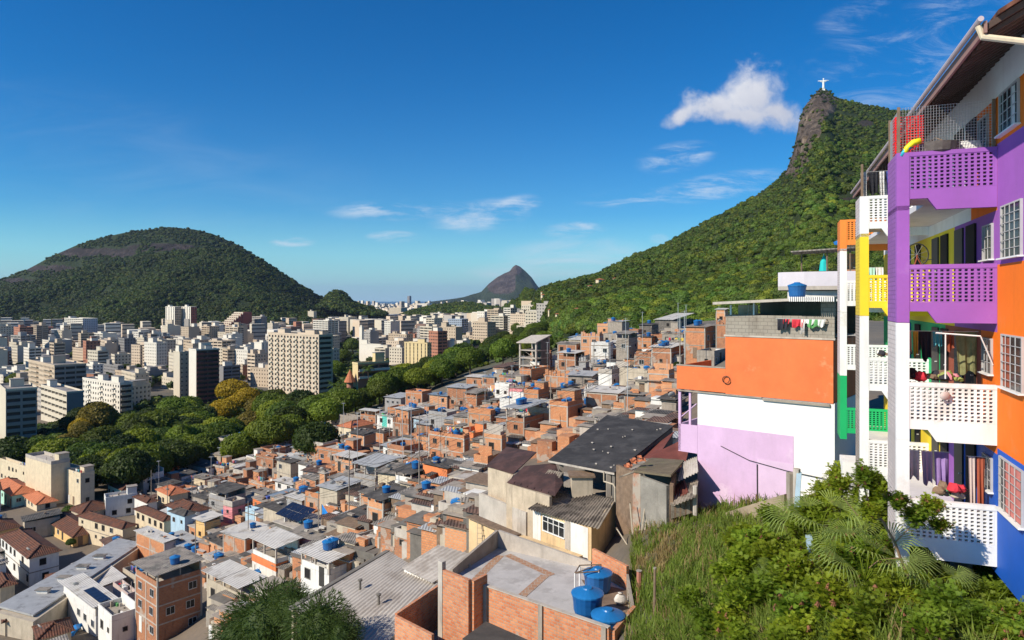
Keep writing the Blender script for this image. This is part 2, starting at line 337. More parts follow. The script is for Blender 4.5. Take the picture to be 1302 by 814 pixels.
# ============================================================ CROWNS / FORESTS
def lumpy(sub,amp,seed,lobes=7,squash=.75):
    import bmesh
    bm=bmesh.new(); bmesh.ops.create_icosphere(bm,subdivisions=sub,radius=1.)
    v=np.array([x.co[:] for x in bm.verts]); f=[tuple(x.index for x in q.verts) for q in bm.faces]; bm.free()
    rs=np.random.RandomState(seed); d=rs.normal(size=(lobes*2,3)); d[:,2]=np.abs(d[:,2])*.8; d/=np.linalg.norm(d,axis=1)[:,None]
    dots=(v@d.T).max(1); r=.72+amp*np.clip((dots-.55)/.45,0,1)+rs.uniform(-.05,.05,len(v))
    v=v*r[:,None]; v[:,2]*=squash; v[:,2]=np.where(v[:,2]<-.35,-.35,v[:,2]); return v,f
def leafcards(v,f,n,size,seed,out=.06,asp=.6):
    rs=np.random.RandomState(seed); va=v[np.array([list(q) for q in f])]
    cen=va.mean(1); nor=np.cross(va[:,1]-va[:,0],va[:,2]-va[:,0]); ar=np.linalg.norm(nor,axis=1); nor/=ar[:,None]+1e-9
    pr=ar*np.where(nor[:,2]>-.5,1,.25); k=rs.choice(len(f),n,p=pr/pr.sum()); bw=rs.dirichlet((1,1,1),n)
    p=(va[k]*bw[:,:,None]).sum(1)+nor[k]*rs.uniform(-.02,out,n)[:,None]
    nn=nor[k]+rs.normal(0,.55,(n,3)); nn/=np.linalg.norm(nn,axis=1)[:,None]
    a=np.cross(nn,rs.normal(size=(n,3))); a/=np.linalg.norm(a,axis=1)[:,None]; b=np.cross(nn,a); s=size*rs.uniform(.6,1.3,n)[:,None]
    q=np.stack([p-a*s,p-b*s*asp,p+a*s,p+b*s*asp],1); return q.reshape(-1,3)
def proto(sub,amp,seed,ncard,size,squash=.75,lobes=7,out=.06):
    v,f=lumpy(sub,amp,seed,lobes,squash); q=leafcards(v,f,ncard,size,seed+50,out); v=v*.95
    T=np.array([(a,b,c,c) for a,b,c in f]); L=np.arange(len(q)).reshape(-1,4)+len(v)
    return np.concatenate([v,q]),np.array(f),L
def forest(name,pts,rad_,protos,m,label,seed=1,cols=None,group=None):
    """one mass of far crowns as a single mesh"""
    rs=np.random.RandomState(seed); VV=[];TT=[];QQ=[];CC=[];off=0
    for i,(p,r) in enumerate(zip(pts,rad_)):
        v,f,q=protos[rs.randint(len(protos))]; a=rs.uniform(0,6.283); c,s=math.cos(a),math.sin(a)
        x=v@np.array([[c,s,0],[-s,c,0],[0,0,1]])*np.array([r,r,r*rs.uniform(.8,1.15)])+np.array(p)
        VV.append(x); TT.append(f+off); QQ.append(q+off); off+=len(v)
        if cols is None:
            b_=rs.uniform(.6,1.35); col=(b_*rs.uniform(.85,1.3),b_,b_*rs.uniform(.7,1.1),1)
        else: col=cols[i]
        CC.append(np.tile(col,(len(v),1)))
    V=np.concatenate(VV);T=np.concatenate(TT);Q=np.concatenate(QQ); me=bpy.data.meshes.new(name)
    me.vertices.add(len(V)); me.vertices.foreach_set('co',V.astype(np.float32).ravel())
    me.loops.add(T.size+Q.size); me.loops.foreach_set('vertex_index',np.concatenate([T.ravel(),Q.ravel()]).astype(np.int32))
    me.polygons.add(len(T)+len(Q)); me.polygons.foreach_set('loop_start',np.concatenate([np.arange(len(T))*3,len(T)*3+np.arange(len(Q))*4]).astype(np.int32))
    me.materials.append(m); me.update(calc_edges=True); attrcol(me,'tint',np.concatenate(CC))
    o=link(name,me); o['kind']='stuff'; o['category']='forest'; o['label']=label; return o
PF=[proto(1,.3,i,46,.26,lobes=5) for i in range(6)]
PN=[proto(2,.32,20+i,230,.12,.85) for i in range(5)]
FOL=leafmat('forest_leaves',(.026,.052,.010),(.098,.145,.024),tint=True,trans=.25,nsc=.05)
# ============================================================ HILLS
def rockmat(name,r1,r2,g1,g2,sc_=.02):
    m,t,b=newmat(name); tc=t.n('ShaderNodeTexCoord'); o=tc.outputs['Object']; at=t.n('ShaderNodeAttribute',attribute_name='tint')
    n=t.noise(t.mp(o,(1,1,.3)),sc_,8,.68,.4); rock=t.mix(t.rng(n,.35,.65),r1,r2)
    n5=t.noise(t.mp(o,(1,1,.16)),sc_*3.5,9,.78); n7=t.noise(t.mp(o,(1,1,.25)),sc_*9,6,.7); rock=t.mix(t.rng(n7,.38,.62),[x*.6 for x in r1],rock); rock=t.mix(t.rng(n5,.45,.56,0,.8),rock,[x*.4 for x in r1]); sepc=t.n('ShaderNodeSeparateColor',{0:at.outputs['Color']}); rock=t.mix(t.m('SUBTRACT',1.,sepc.outputs[1]),rock,(.05,.042,.035))
    gr=t.mix(t.rng(t.noise(o,sc_*3,5,.6),.35,.65),g1,g2)
    f=t.m('ADD',sepc.outputs[0],t.m('MULTIPLY',t.m('SUBTRACT',t.noise(o,sc_*1.6,9,.75),.5),1.9)); f=t.rng(f,.42,.52)
    t.set(b.inputs['Base Color'],t.mix(f,gr,rock)); b.inputs['Roughness'].default_value=.9; b.inputs['Specular IOR Level'].default_value=.2
    bp=t.n('ShaderNodeBump',{'Strength':.9,'Distance':.22/sc_,'Height':t.m('ADD',n,t.m('MULTIPLY',n5,.6))}); t.set(b.inputs['Normal'],bp); return m
def interp(keys,x,c):
    xs=[k[0] for k in keys]; return float(np.interp(x,xs,[k[c] for k in keys]))
def loft(name,keys,nx,nt,m,amp,nsc,rock,pw=1.,back=1.35,backdrop=.55,yexp=1.,ridged=0.):
    """hillside from a foot line to its crest and down behind; keys = (px, foot py, foot Y, crest py, crest Y)"""
    xs=np.linspace(keys[0][0],keys[-1][0],nx); V=np.zeros((nx,nt+8,3)); T=np.zeros((nx,nt+8,4)); T[...,3]=1
    for i,x in enumerate(xs):
        pb,Yb,ps,Ys=(interp(keys,x,c) for c in (1,2,3,4)); 
        for j in range(nt+8):
            if j<nt:
                s=j/(nt-1); py=pb+(ps-pb)*s**pw; Y=Yb*(Ys/Yb)**(s**yexp)
            else:
                q=(j-nt+1)/8; Y=Ys*(1+(back-1)*q)
            if j<nt: p=Vector(((x-CX)*Y/F,Y,(HY-py)*Y/F))
            else:
                z0=(HY-ps)*Ys/F; zb=(HY-pb)*Yb/F; p=Vector(((x-CX)*Y/F,Y,z0+(zb-z0)*(q*backdrop+q*q*(1-backdrop))))
            n=noise.fractal(p*nsc,1.,2.1,5)
            if ridged: n+=ridged*(.5-abs(noise.noise(Vector((p.x*nsc*.8,p.y*nsc*.35,p.z*nsc*.2)))))
            e=1-math.exp(-6*min(j,nt-1)/(nt-1)) if j else 0.
            fade=1 if j<nt*.8 else max(.12,1-(j-nt*.8)/(nt*.2)*.88)
            p=p+Vector((.1*n,-.5*n,.6*n))*amp*e*fade*(Y/keys[len(keys)//2][4])
            if name=='mountain' and 995<x<1072 and j>nt*.5:
                k_=noise.fractal(Vector((p.x*.022,p.y*.022,p.z*.008)),1.,2.2,5); l_=abs(noise.noise(Vector((p.x*.03,p.y*.03,p.z*.006)))); p=p+Vector((-.8,-.9,.12))*(k_*16+l_*22-7)*(1. if j<nt-3 else .45)
            V[i,j]=p; r=rock(x,(HY-p.z*F/p.y)) if j<nt else 0.; T[i,j,0]=r if not isinstance(r,tuple) else r[0]; T[i,j,1]=1. if not isinstance(r,tuple) else r[1]
    o=gridmesh(name,V,m,T.reshape(-1,4)); o['kind']='structure'; return V,T,xs
def scatter(V,T,N,rmin,rmax,nt,seed,Yref,rocklim=.4,sink=.25,dens=None):
    rs=np.random.RandomState(seed); out=[];rr=[]; nx=V.shape[0]
    for k in range(N):
        a=rs.uniform(0,nx-1.001); b=rs.uniform(0,nt+.5); i,j=int(a),int(b); fa,fb=a-i,b-j
        p=(V[i,j]*(1-fa)+V[i+1,j]*fa)*(1-fb)+(V[i,j+1]*(1-fa)+V[i+1,j+1]*fa)*fb
        if T[i,j,0]+.9*(noise.noise(Vector(p)*.012))>rocklim: continue
        if rs.rand()>(p[1]/Yref)**1.2: continue
        if dens and rs.rand()>dens(*proj(p)): continue
        r=rs.uniform(rmin,rmax)*(1.25 if rs.rand()<.1 else 1); out.append((p[0],p[1],p[2]+r*sink)); rr.append(r)
    return out,rr
ROCKW=rockmat('rock_and_scrub',(.13,.098,.078),(.36,.28,.205),(.02,.035,.01),(.05,.07,.02),.012)
ROCKD=rockmat('rock_dark_face',(.06,.048,.045),(.115,.09,.08),(.025,.04,.013),(.045,.06,.02),.008)
# ---- mountain on the right with the cliff peak
KR=[(636,410,2000,400,2100),(650,414,1650,388,1800),(665,421,1150,374,1400),(685,431,700,367,1050),(702,441,430,361,980),(730,424,330,356,980),(760,427,290,349,1020),(800,430,262,330,1080),(850,432,245,309,1180),(900,432,238,283,1280),(940,430,230,262,1350),
    (985,428,222,234,1430),(1002,427,220,214,1470),(1009,427,220,196,1490),(1013,427,220,168,1500),(1020,426,218,142,1530),(1032,426,216,124,1560),(1041,425,215,115,1585),(1053,425,215,115,1600),(1062,425,215,124,1600),(1080,424,212,129,1560),(1105,423,210,134,1500),(1140,420,205,141,1450),(1200,415,200,146,1400),(1300,410,190,152,1300),(1520,400,180,190,1200)]
def rockR(x,y):
    r=0.
    # cliff: left of the line from (1064,130) to (1010,205), down to a spur at (1000,225)
    if 998<x<1070 and 113<y<226:
        edge=1066-(y-130)*.62; r=max(r,min(1,max(0,(edge-x)/7+.2)))
        if y<122: r*=.55
    r=max(r,1.-((x-1008)/16)**2-((y-212)/20)**2)
    d=1.
    for cx,cy,a,b_ in ((1101,158,15,9),(1080,256,34,9),(1010,262,8,6),(960,250,7,6)):
        q=.9-((x-cx)/a)**2-((y-cy)/b_)**2
        if q>r: r=q; d=.0
    return (max(0.,r),d)
VR,TR,_=loft('mountain',KR,300,110,ROCKW,46,.0042,rockR,pw=1.,yexp=1.25,ridged=.5)
DR=lambda x,y: 1.
p_,r_=scatter(VR,TR,52000,2.8,5.4,110,3,1350)
PB=[(p,r) for p,r in zip(p_,r_)]
far=[(p,r) for p,r in PB if p[1]>560]
# nearer flank: crowns spaced over the real ground area
def nearpts(N,seed,y0,y1,rmin,rmax):
    rs=np.random.RandomState(seed); out=[]
    while len(out)<N:
        a=rs.uniform(0,VR.shape[0]-1.001); b=rs.uniform(0,110); i,j=int(a),int(b); fa,fb=a-i,b-j
        p=(VR[i,j]*(1-fa)+VR[i+1,j]*fa)*(1-fb)+(VR[i,j+1]*(1-fa)+VR[i+1,j+1]*fa)*fb
        if not y0<p[1]<=y1 or TR[i,j,0]>.45 or rs.rand()>(p[1]/y1)**1.5: continue
        x,y=proj(p)
        if x>1240: continue
        r=rs.uniform(rmin,rmax); out.append(((p[0],p[1],p[2]+r*.3),r))
    return out
near=nearpts(3300,8,0,560,1.9,4.6)
print('forestR',len(far),len(near))
def cols(pts,seed,sc_=.004,kk=1.):
    rs=np.random.RandomState(seed); o=[]
    for p in pts:
        n=noise.fractal(Vector(p)*sc_,1.,2.,3)*.5; b=kk*max(.4,1.+n*.9+rs.uniform(-.35,.4)); y=rs.rand()
        if y<.10: o.append((b*1.7,b*1.25,b*.7,1))
        elif y<.2: o.append((b*.75,b*.7,b*.8,1))
        else: o.append((b*rs.uniform(.85,1.25),b,b*rs.uniform(.6,1.),1))
    return o
# trees clinging to the summit and to ledges of the cliff
sp_=[]; rs_=np.random.RandomState(3); SCR=CX+F*VR[:,:110,0]/VR[:,:110,1]; SCY=HY-F*VR[:,:110,2]/VR[:,:110,1]
for (cx,cy,a_,b_,n_k) in ((1050,119,13,5,60),(1034,124,5,4,14),(1019,150,3,7,14),(1027,136,5,5,10),(1011,188,3,9,12),(1016,170,2,5,6),(1060,130,8,6,30),(1040,150,9,12,10),(1024,185,9,16,9),(1008,208,6,7,14),(1035,200,10,10,14)):
    for _ in range(n_k):
        x,y=cx+rs_.normal()*a_*.6,cy+rs_.normal()*b_*.6; k=np.argmin((SCR-x)**2+(SCY-y)**2); p=VR[:,:110].reshape(-1,3)[k]; r=rs_.uniform(2.4,4.6); sp_.append(((p[0],p[1],p[2]+.4*r),r))
forest('summit_trees',[x[0] for x in sp_],[x[1] for x in sp_],PF,FOL,'small trees clinging to the rocky summit under the statue',15,cols([x[0] for x in sp_],4,.01,.75))
fp=[x[0] for x in near]; forest('mountain_foot_forest',fp,[x[1] for x in near],PN,FOL,'bushy green woods on the near flank of the mountain above the houses',14,cols(fp,3,.012,1.4))
fp=[x[0] for x in far]; forest('mountain_forest',fp,[x[1] for x in far],PF,FOL,'dense green forest covering the steep mountainside below the statue',4,cols(fp,2,.004,1.0))
# ---- villas with orange roofs among the trees of the ridge
VILLAS=[]
for vx,vy,vw in ((765,358,11),(784,358,7),(752,367,6),(690,374,5),(694,377,7),(735,402,6),(712,405,6),(700,399,5)):
    k=np.argmin((SCR-vx)**2+(SCY-vy-3)**2); VILLAS.append((tuple(VR[:,:110].reshape(-1,3)[k]),vx,vy,vw))
# ---- rounded hill on the left: dark rocky crest behind, wooded shoulder in front
KB=[(-420, 434, 1900, 400, 2240), (-120, 434, 1900, 372, 2380), (0, 430, 1900, 356, 2450), (30, 430, 1900, 345, 2464), (60, 430, 1900, 329, 2492), (100, 430, 1900, 311, 2520), (130, 430, 1900, 302, 2520), (165, 430, 1900, 295, 2520), (215, 430, 1900, 288, 2520), (245, 430, 1900, 291, 2520), (270, 430, 1900, 297, 2506), (300, 430, 1900, 310, 2492), (320, 430, 1900, 322, 2478), (345, 430, 1900, 343, 2464), (380, 430, 1900, 362, 2450), (410, 430, 1900, 380, 2380), (450, 430, 1900, 398, 2310)]
def rockB(x,y):
    r=0
    for cx,cy,a,b_,k in ((120,322,95,9,.0),(60,342,60,7,0),(205,314,60,7,0),(20,358,40,6,0)): r=max(r,.95-((x-cx)/a)**2-((y-cy)/b_)**2)
    return r
VB,TB,_=loft('hill_crest',KB,160,50,ROCKD,36,.003,rockB,yexp=1.)
p_,r_=scatter(VB,TB,26000,3.9,7.4,50,5,2450,dens=lambda x,y: 1. if y<370 else 0.); print('forestB',len(p_))
forest('crest_trees',p_,r_,PF[:3],FOL,'scrubby trees on the rocky crest of the rounded hill',5,cols(p_,5,.004,.72))
KL=[(-420, 433, 1400, 420, 1782), (-150, 433, 1400, 383, 1860), (0, 433, 1400, 366, 1938), (50, 433, 1400, 355, 1953), (100, 433, 1400, 343, 1968), (150, 433, 1400, 334, 1984), (190, 433, 1400, 326, 1984), (240, 433, 1400, 318, 1984), (270, 433, 1400, 315, 1984), (300, 433, 1400, 317, 2000), (330, 433, 1400, 328, 2015), (355, 433, 1400, 345, 2030), (380, 433, 1400, 362, 2046), (400, 433, 1400, 376, 2062), (425, 425, 1600, 389, 2077), (450, 425, 1600, 400, 2092), (480, 425, 1600, 410, 2108)]
VL,TL,_=loft('hill',KL,170,60,ROCKD,52,.004,lambda x,y:0.,yexp=1.,ridged=.6)
p_,r_=scatter(VL,TL,38000,4.,8.2,60,6,1850); print('forestL',len(p_))
forest('hill_forest',p_,r_,PF,FOL,'dark green forest covering the rounded hill behind the towers',6,cols(p_,6,.006,.68))
# ---- small knoll by the gap, wooded rise in the middle, far double peak
for nm,KK,a_,lab,N in (('knoll',[(405,392,1700,390,1900),(418,394,1700,376,1900),(428,396,1700,371,1900),(438,398,1700,374,1900),(450,400,1700,386,1900),(490,402,1700,400,1900)],6,'small wooded knoll at the end of the rounded hill',900),
    ('wooded_rise',[(505,407,1900,404,2100),(525,406,1900,397,2100),(545,405,1900,391,2150),(565,405,1900,388,2150),(590,404,1900,386,2200),(615,404,1900,390,2200),(640,403,1900,393,2200),(680,402,1900,392,2200),(760,402,1900,392,2200)],8,'wooded rise among the apartment blocks in the valley',3200)):
    v_,t_,_=loft(nm,KK,60,24,ROCKD,a_,.01,lambda x,y:0.); p_,r_=scatter(v_,t_,N,6,10,24,8,1500); forest(nm+'_forest',p_,r_,PF[:3],FOL,lab,7,cols(p_,7))
FAR=rockmat('far_rock',(.13,.10,.09),(.20,.155,.135),(.035,.05,.025),(.05,.07,.035),.0016)
KD=[(540,386,6200,384.5,6800),(590,387,6200,379,6900),(605,388,6200,375,7000),(612,388,6200,372,7000),(622,388,6200,361,7000),(632,389,6200,353,7000),(642,389,6200,347.5,7000),(648,389,6200,345,7000),(652,389,6200,339.5,7050),(656,389,6200,337,7050),(661,389,6200,339,7050),(668,389,6200,345,7050),(676,389,6200,353,7000),(682,389,6200,362,7000),(686,389,6200,367,7000),(700,390,6200,371,7100),(720,390,6200,375,7100),(800,390,6200,380,7100)]
def rockD(x,y):
    r=0
    if x<655: r=max(r,1.3-((x-638)/24)**2-((y-360)/17)**2)
    return max(r,1.2-((x-656)/9)**2-((y-343)/8)**2)
loft('far_peak',KD,160,40,FAR,90,.0011,rockD,yexp=.8)
# ============================================================ HAZE
hz=MB(); hm=bpy.data.materials.new('haze_air'); hm.use_nodes=True; t=NT(hm.node_tree); o_=t.n('ShaderNodeOutputMaterial')
pv=t.n('ShaderNodeVolumePrincipled'); t.set(pv.inputs['Color'],(.55,.72,1.)); pv.inputs['Density'].default_value=2.6e-5; pv.inputs['Anisotropy'].default_value=.2; t.set(o_.inputs['Volume'],pv)
hz.box(-27000,27000,-60,34500,-104,640,hm); o=hz.build('haze'); o['kind']='stuff'; o['label']='pale thin haze in the distant air'; o['category']='haze'
# ============================================================ BUILDING HELPERS
def frame_for(xc,yb,th,Y=None):
    Y=Y or depth(xc,yb); P=W(xc,yb,Y); th=rad(th); dr=Vector((math.sin(th),math.cos(th),0)); dl=Vector((-math.cos(th),math.sin(th),0))
    return P,dr,dl,Y
def span(P,d,px,default,mx):
    k=(px-CX)/F; den=d.x-k*d.y
    if abs(den)<1e-6: return default
    t_=(k*P.y-P.x)/den
    return t_ if .15*default<t_<mx else default
# window prototypes (facing -y, origin at the centre)
def winproto(w_,h_,kind):
    f=MB(); g=MB(); a=.05
    fm={'alu':ALU,'wood':WOOD,'dark':CONCD}[kind]
    f.box(-w_/2,w_/2,-.05,.02,h_/2-a,h_/2,fm); f.box(-w_/2,w_/2,-.08,.02,-h_/2-.03,-h_/2+a,fm); f.box(-w_/2,-w_/2+a,-.05,.02,-h_/2+a,h_/2-a,fm); f.box(w_/2-a,w_/2,-.05,.02,-h_/2+a,h_/2-a,fm)
    if kind!='dark': f.box(-.02,.02,-.045,.02,-h_/2+a,h_/2-a,fm)
    g.box(-w_/2+a,w_/2-a,-.012,.015,-h_/2+a,h_/2-a,DARK if kind=='dark' else GLASS)  # dark kind: no glass, a near-black sheet paints the unlit opening
    return f.mesh('window'),g.mesh('pane')
WP=[winproto(1.1,1.0,'alu'),winproto(.8,.8,'wood'),winproto(.6,.6,'dark'),winproto(1.0,1.1,'dark'),winproto(1.5,1.1,'alu')]
DP=[]
for mm in (WOOD,IRON,PLA['white']):
    g=MB(); g.box(-.42,.42,-.04,.02,0,2.05,mm); DP.append(g.mesh('door'))
def addwin(root,x,y,z,face,k=0,sub=True):
    f,g=WP[k]; rz={'R':0,'L':-math.pi/2,'B':math.pi,'F':math.pi/2}[face]
    o=link('window',f,root,(x,y,z),rz)
    link('pane',g,o)
def adddoor(root,x,y,z,face,k=0): link('door',DP[k],root,(x,y,z),{'R':0,'L':-math.pi/2}[face])
# small things standing on roofs --------------------------------------------------
def tankproto(r,h,m1,m2):
    rt=bpy.data.objects.new('water_tank',None)
    a=MB().lathe([(r*.82,0),(r*.9,h*.15),(r*.93,h*.5),(r,h*.8),(r*1.03,h*.82),(r*1.03,h*.86),(r*.98,h*.87)],m1,n=18).mesh('tank_body',False)
    b=MB(); b.lathe([(r*1.06,h*.87),(r*1.06,h*.93),(r*.95,h*.97),(r*.35,h*1.12),(r*.3,h*1.17),(.02,h*1.18)],m2,n=18)
    return a,b.mesh('lid')
TP=[tankproto(.62,.95,TANK,TANKL),tankproto(.5,.75,TANK,TANKL),tankproto(.75,1.05,TANK,TANKL)]
NT_=[0]
def tank(p,k=0,label=None,auto='blue plastic water tank on a rooftop'):
    rt=thing('water_tank','water tank',label,None if label else auto,loc=p,rz=R.uniform(0,1),group='blue water tanks on the rooftops'); NT_[0]+=1
    a,b=TP[k]; link('tank_body',a,rt); link('lid',b,rt); return rt
def dishproto():
    a=MB(); n=14
    a.lathe([(.02,0),(.22,.03),(.36,.09),(.42,.14),(.43,.145),(.36,.1),(.22,.042),(.02,.012)],M('dish_grey',(.5,.49,.47),.5,.1),n=16)
    b=MB(); b.tube((0,0,0),(0,0,.33),.012,IRON); b.tube((0,0,-.0),(0,-.0,-.12),.02,IRON); b.tube((0,0,-.12),(.0,.35,-.5),.02,IRON); b.box(-.03,.03,-.03,.03,.3,.37,IRON)
    return a.mesh('dish'),b.mesh('arm')
DI=dishproto()
def dish(p,rz,auto='grey satellite dish on a roof edge'):
    rt=thing('satellite_dish','satellite dish',None,auto,loc=p,rz=rz,group='satellite dishes on the roofs')
    for nm,me in zip(('dish','arm'),DI):
        o=link(nm,me,rt); o.rotation_euler=(rad(55),0,0)
CLO=[M('cloth_%d'%i,c,.9,.15,4) for i,c in enumerate([(.6,.04,.06),(.08,.12,.4),(.7,.68,.66),(.03,.03,.04),(.65,.25,.3),(.1,.4,.45),(.7,.5,.08),(.3,.2,.45),(.12,.35,.12)])]
def cloth(mb,p,d,w_,h_,m,sag=.0):
    """a hanging cloth with folds and thickness-free hem: p top left, d direction"""
    d=Vector(d).normalized(); nrm=Vector((-d.y,d.x,0)); n=8; vs=[];fs=[]; ph=R.uniform(0,6)
    for j in range(4):
        for i in range(n+1):
            o_=math.sin(i*1.7+ph)*.035*(j+.5)/2; vs.append(Vector(p)+d*(w_*i/n)*(1-.05*j)+nrm*o_+Vector((0,0,-h_*j/3+math.sin(i*.9+ph)*.02*j)))
    for j in range(3):
        for i in range(n): fs.append((j*(n+1)+i,j*(n+1)+i+1,(j+1)*(n+1)+i+1,(j+1)*(n+1)+i))
    mb.raw(vs,fs,m)
def laundry(p,q,n,auto='washing hung on a terrace line'):
    """two posts, a line and clothes as parts"""
    p=Vector(p);q=Vector(q); rt=thing('clothes_line','clothes line',None,auto,loc=p,group='clothes lines'); d=q-p; L=d.length
    a=MB(); a.tube((0,0,-1.2),(0,0,.1),.03,WOOD); a.tube(d+Vector((0,0,-1.2)),d+Vector((0,0,.1)),.03,WOOD); a.tube((0,0,0),d,.008,ALU,4); a.build('line_and_posts',rt)
    x=.1
    while x<L-.5 and n>0:
        w_=R.uniform(.35,.7); b=MB(); cloth(b,d.normalized()*x,d,w_,R.uniform(.4,.9),R.choice(CLO)); b.build('garment',rt); x+=w_+R.uniform(.03,.3); n-=1
# ------------------------------------------------------------ favela house
HB=[]
FOOT=[]   # footprints (centre x, y, radius, px, py)
NH=[0]
WN={'brick':'bare brick','white':'white','cream':'cream','beige':'beige','yellow':'yellow','pink':'pink','blue':'pale blue','mint':'mint green','orange':'orange','grey':'grey','lilac':'lilac','pinkgrey':'rosy grey','turq':'turquoise','conc':'bare concrete','concd':'dark concrete'}
NUM=['','one','two','three','four','five','six','seven']
RN_={'terrace':'flat walled roof','sheet':'{} sheet canopy over its roof','low':'{} sheet roof','slab':'plain flat roof','hip':'tiled hip roof','ruin':'unfinished brick top'}
SN={'grey':'grey','light':'pale','dark':'blackish','brown':'brown','zinc':'silvery','blueish':'blue-grey'}
def house(x0,xc,x1,yt,yb,wall='brick',roof='terrace',sheet='grey',th=30,Y=None,label=None,tanks=0,win=1.,lift=1.9,mx=30,dmin=4.,items=True,doors=True,rightwall=None,base=4.,wk=None,tilem=None,h_=None,dims=None,P=None):
    if P is None: P,dr,dl,Y=frame_for(xc,yb,th,Y)
    else: dr=Vector((math.sin(rad(th)),math.cos(rad(th)),0)); dl=Vector((-math.cos(rad(th)),math.sin(rad(th)),0)); Y=P.y
    if dims: wr,wl,h=dims
    else:
        wl=span(P,dl,x0,dmin,mx); wr=span(P,dr,x1,dmin,mx); h=(yb-yt)*Y/F
    fl=max(1,round(h/2.75)); fh=h/fl
    wm=BR[NH[0]%4] if wall=='brick' else PLA.get(wall,wall) if isinstance(wall,str) else wall
    NH[0]+=1
    cen=P+dr*wr/2+dl*wl/2; FOOT.append((cen.x,cen.y,max(.5*math.hypot(wl,wr)*.8,2.)))
    if not dims: HB.append((x0,x1,yt,yb,Y))
    rn=RN_[roof].format(SN[sheet])
    ht=NUM[fl]+'-storey' if fl<=7 else 'tall'
    rt=thing('house','house',label,None if label else f'{ht} {WN.get(wall,"painted")} house with {rn}',loc=P,rz=math.pi/2-rad(th),group='hillside houses' ,anchor=P+Vector((0,0,h*.6)))
    # local x = into depth on the right face, y = along the left face
    b=MB(); b.box(0,wr,0,wl,-base,h,wm)
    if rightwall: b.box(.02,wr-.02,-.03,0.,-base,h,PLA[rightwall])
    b.build('wall',rt)
    if wall in('brick','conc','grey') or R.random()<.35:
        c=MB(); e=.035; cm=CONC if wall!='brick' else R.choice((CONC,CONCL))
        for k in range(1,fl+1): c.box(-e,wr+e,-e,wl+e,k*fh-.16,k*fh+(.0 if k<fl else .03),cm)
        if wall=='brick' and fh>2:
            for (a_,b_) in ((-e-.003,-e-.003),(-e-.003,wl-.17),(wr-.17,-e-.003)): c.box(a_,a_+.22,b_,b_+.22,-base,h-.17,cm)
            if wl>5: c.box(-e-.003,.1,wl/2-.1,wl/2+.1,-base,h-.17,cm)
        c.build('concrete_frame',rt)
    if items!=None:
        for k in range(fl):
            z=k*fh+fh*.55
            for face,L in (('L',wl),('R',wr)):
                n=int(L/2.3); 
                for i in range(n):
                    if R.random()<.62*win:
                        s=(i+.5)*L/n+R.uniform(-.25,.25); kk=wk if wk is not None else R.choice((0,0,1,2,3,3))
                        if face=='L': addwin(rt,-.012,s,z,'L',kk,Y<90)
                        else: addwin(rt,s,-.045 if rightwall else -.012,z,'R',kk,Y<90)
                    elif k==0 and doors and R.random()<.4:
                        s=(i+.5)*L/n
                        if face=='L': adddoor(rt,-.015,s,.0,'L',R.randrange(3))
                        else: adddoor(rt,s,-.045 if rightwall else -.015,.0,'R',R.randrange(3))
    top=h+.03
    if roof=='terrace':
        c=MB(); pm=wm if R.random()<.7 else CONCL; hh=R.uniform(.5,1.); T_=.13
        c.box(0,wr,0,T_,h+.031,h+hh,pm); c.box(0,T_,T_,wl,h+.031,h+hh,pm); c.box(wr-T_,wr,T_,wl,h+.031,h+hh*R.choice((1,1,2)),pm); c.box(T_,wr-T_,wl-T_,wl,h+.031,h+hh,pm); c.build('parapet',rt)
        d=MB(); d.box(T_,wr-T_,T_,wl-T_,h+.032,h+.07,R.choice((CONC,CONCL,CONCD))); d.build('roof_deck',rt)
        if R.random()<.45 and min(wl,wr)>3.2:
            s_=R.uniform(1.8,2.4); a_=MB(); q0=wr-s_-.1; q1=R.choice((.2,wl-s_-.2)); a_.box(q0,q0+s_,q1,q1+s_,h+.071,h+2.2,wm); a_.build('stair_cabin',rt); e_=MB(); e_.box(q0-.15,q0+s_+.15,q1-.15,q1+s_+.15,h+2.2,h+2.32,CONC); e_.build('cabin_roof',rt)
    elif roof=='ruin':
        c=MB(); x=0.
        while x<wl: 
            q=R.uniform(.5,1.3); c.box(0,.15,x,min(wl,x+q*.8),h+.031,h+R.uniform(.2,1.6),wm); x+=q
        x=0.3
        while x<wr-.3:
            q=R.uniform(.5,1.3); c.box(x,min(wr,x+q*.8),0,.15,h+.031,h+R.uniform(.2,1.6),wm); c.box(x,min(wr,x+q*.8),wl-.15,wl,h+.031,h+R.uniform(.4,1.8),wm); x+=q
        c.build('unfinished_wall',rt)
    elif roof in('sheet','low'):
        lf=lift if roof=='sheet' else .25; sm=SH[sheet]; e=.35; sl=R.uniform(.05,.12)*wr
        if roof=='sheet':
            c=MB(); r_=.09
            for a_,b_ in ((.12,.12),(.12,wl-.12),(wr-.12,.12),(wr-.12,wl-.12),(.12,wl/2)): c=MB(); c.box(a_-r_,a_+r_,b_-r_,b_+r_,h+.031,h+lf,CONCL); c.build('post',rt)
            c=MB(); hh=R.uniform(.5,1.)
            c.box(.0,.12,.24,wl-.24,h+.031,h+hh,wm); c.box(.24,wr-.24,0,.12,h+.031,h+hh,wm); c.box(wr-.12,wr,.24,wl-.24,h+.031,h+lf-.02,wm); c.build('parapet',rt)
            if R.random()<.6: c=MB(); c.box(wr*.45,wr-.3,wl*.4,wl-.3,h+.031,h+lf-.15,wm); c.build('upper_room',rt)
        c=MB(); n=max(1,int(wl/3)) if R.random()<.5 else 1
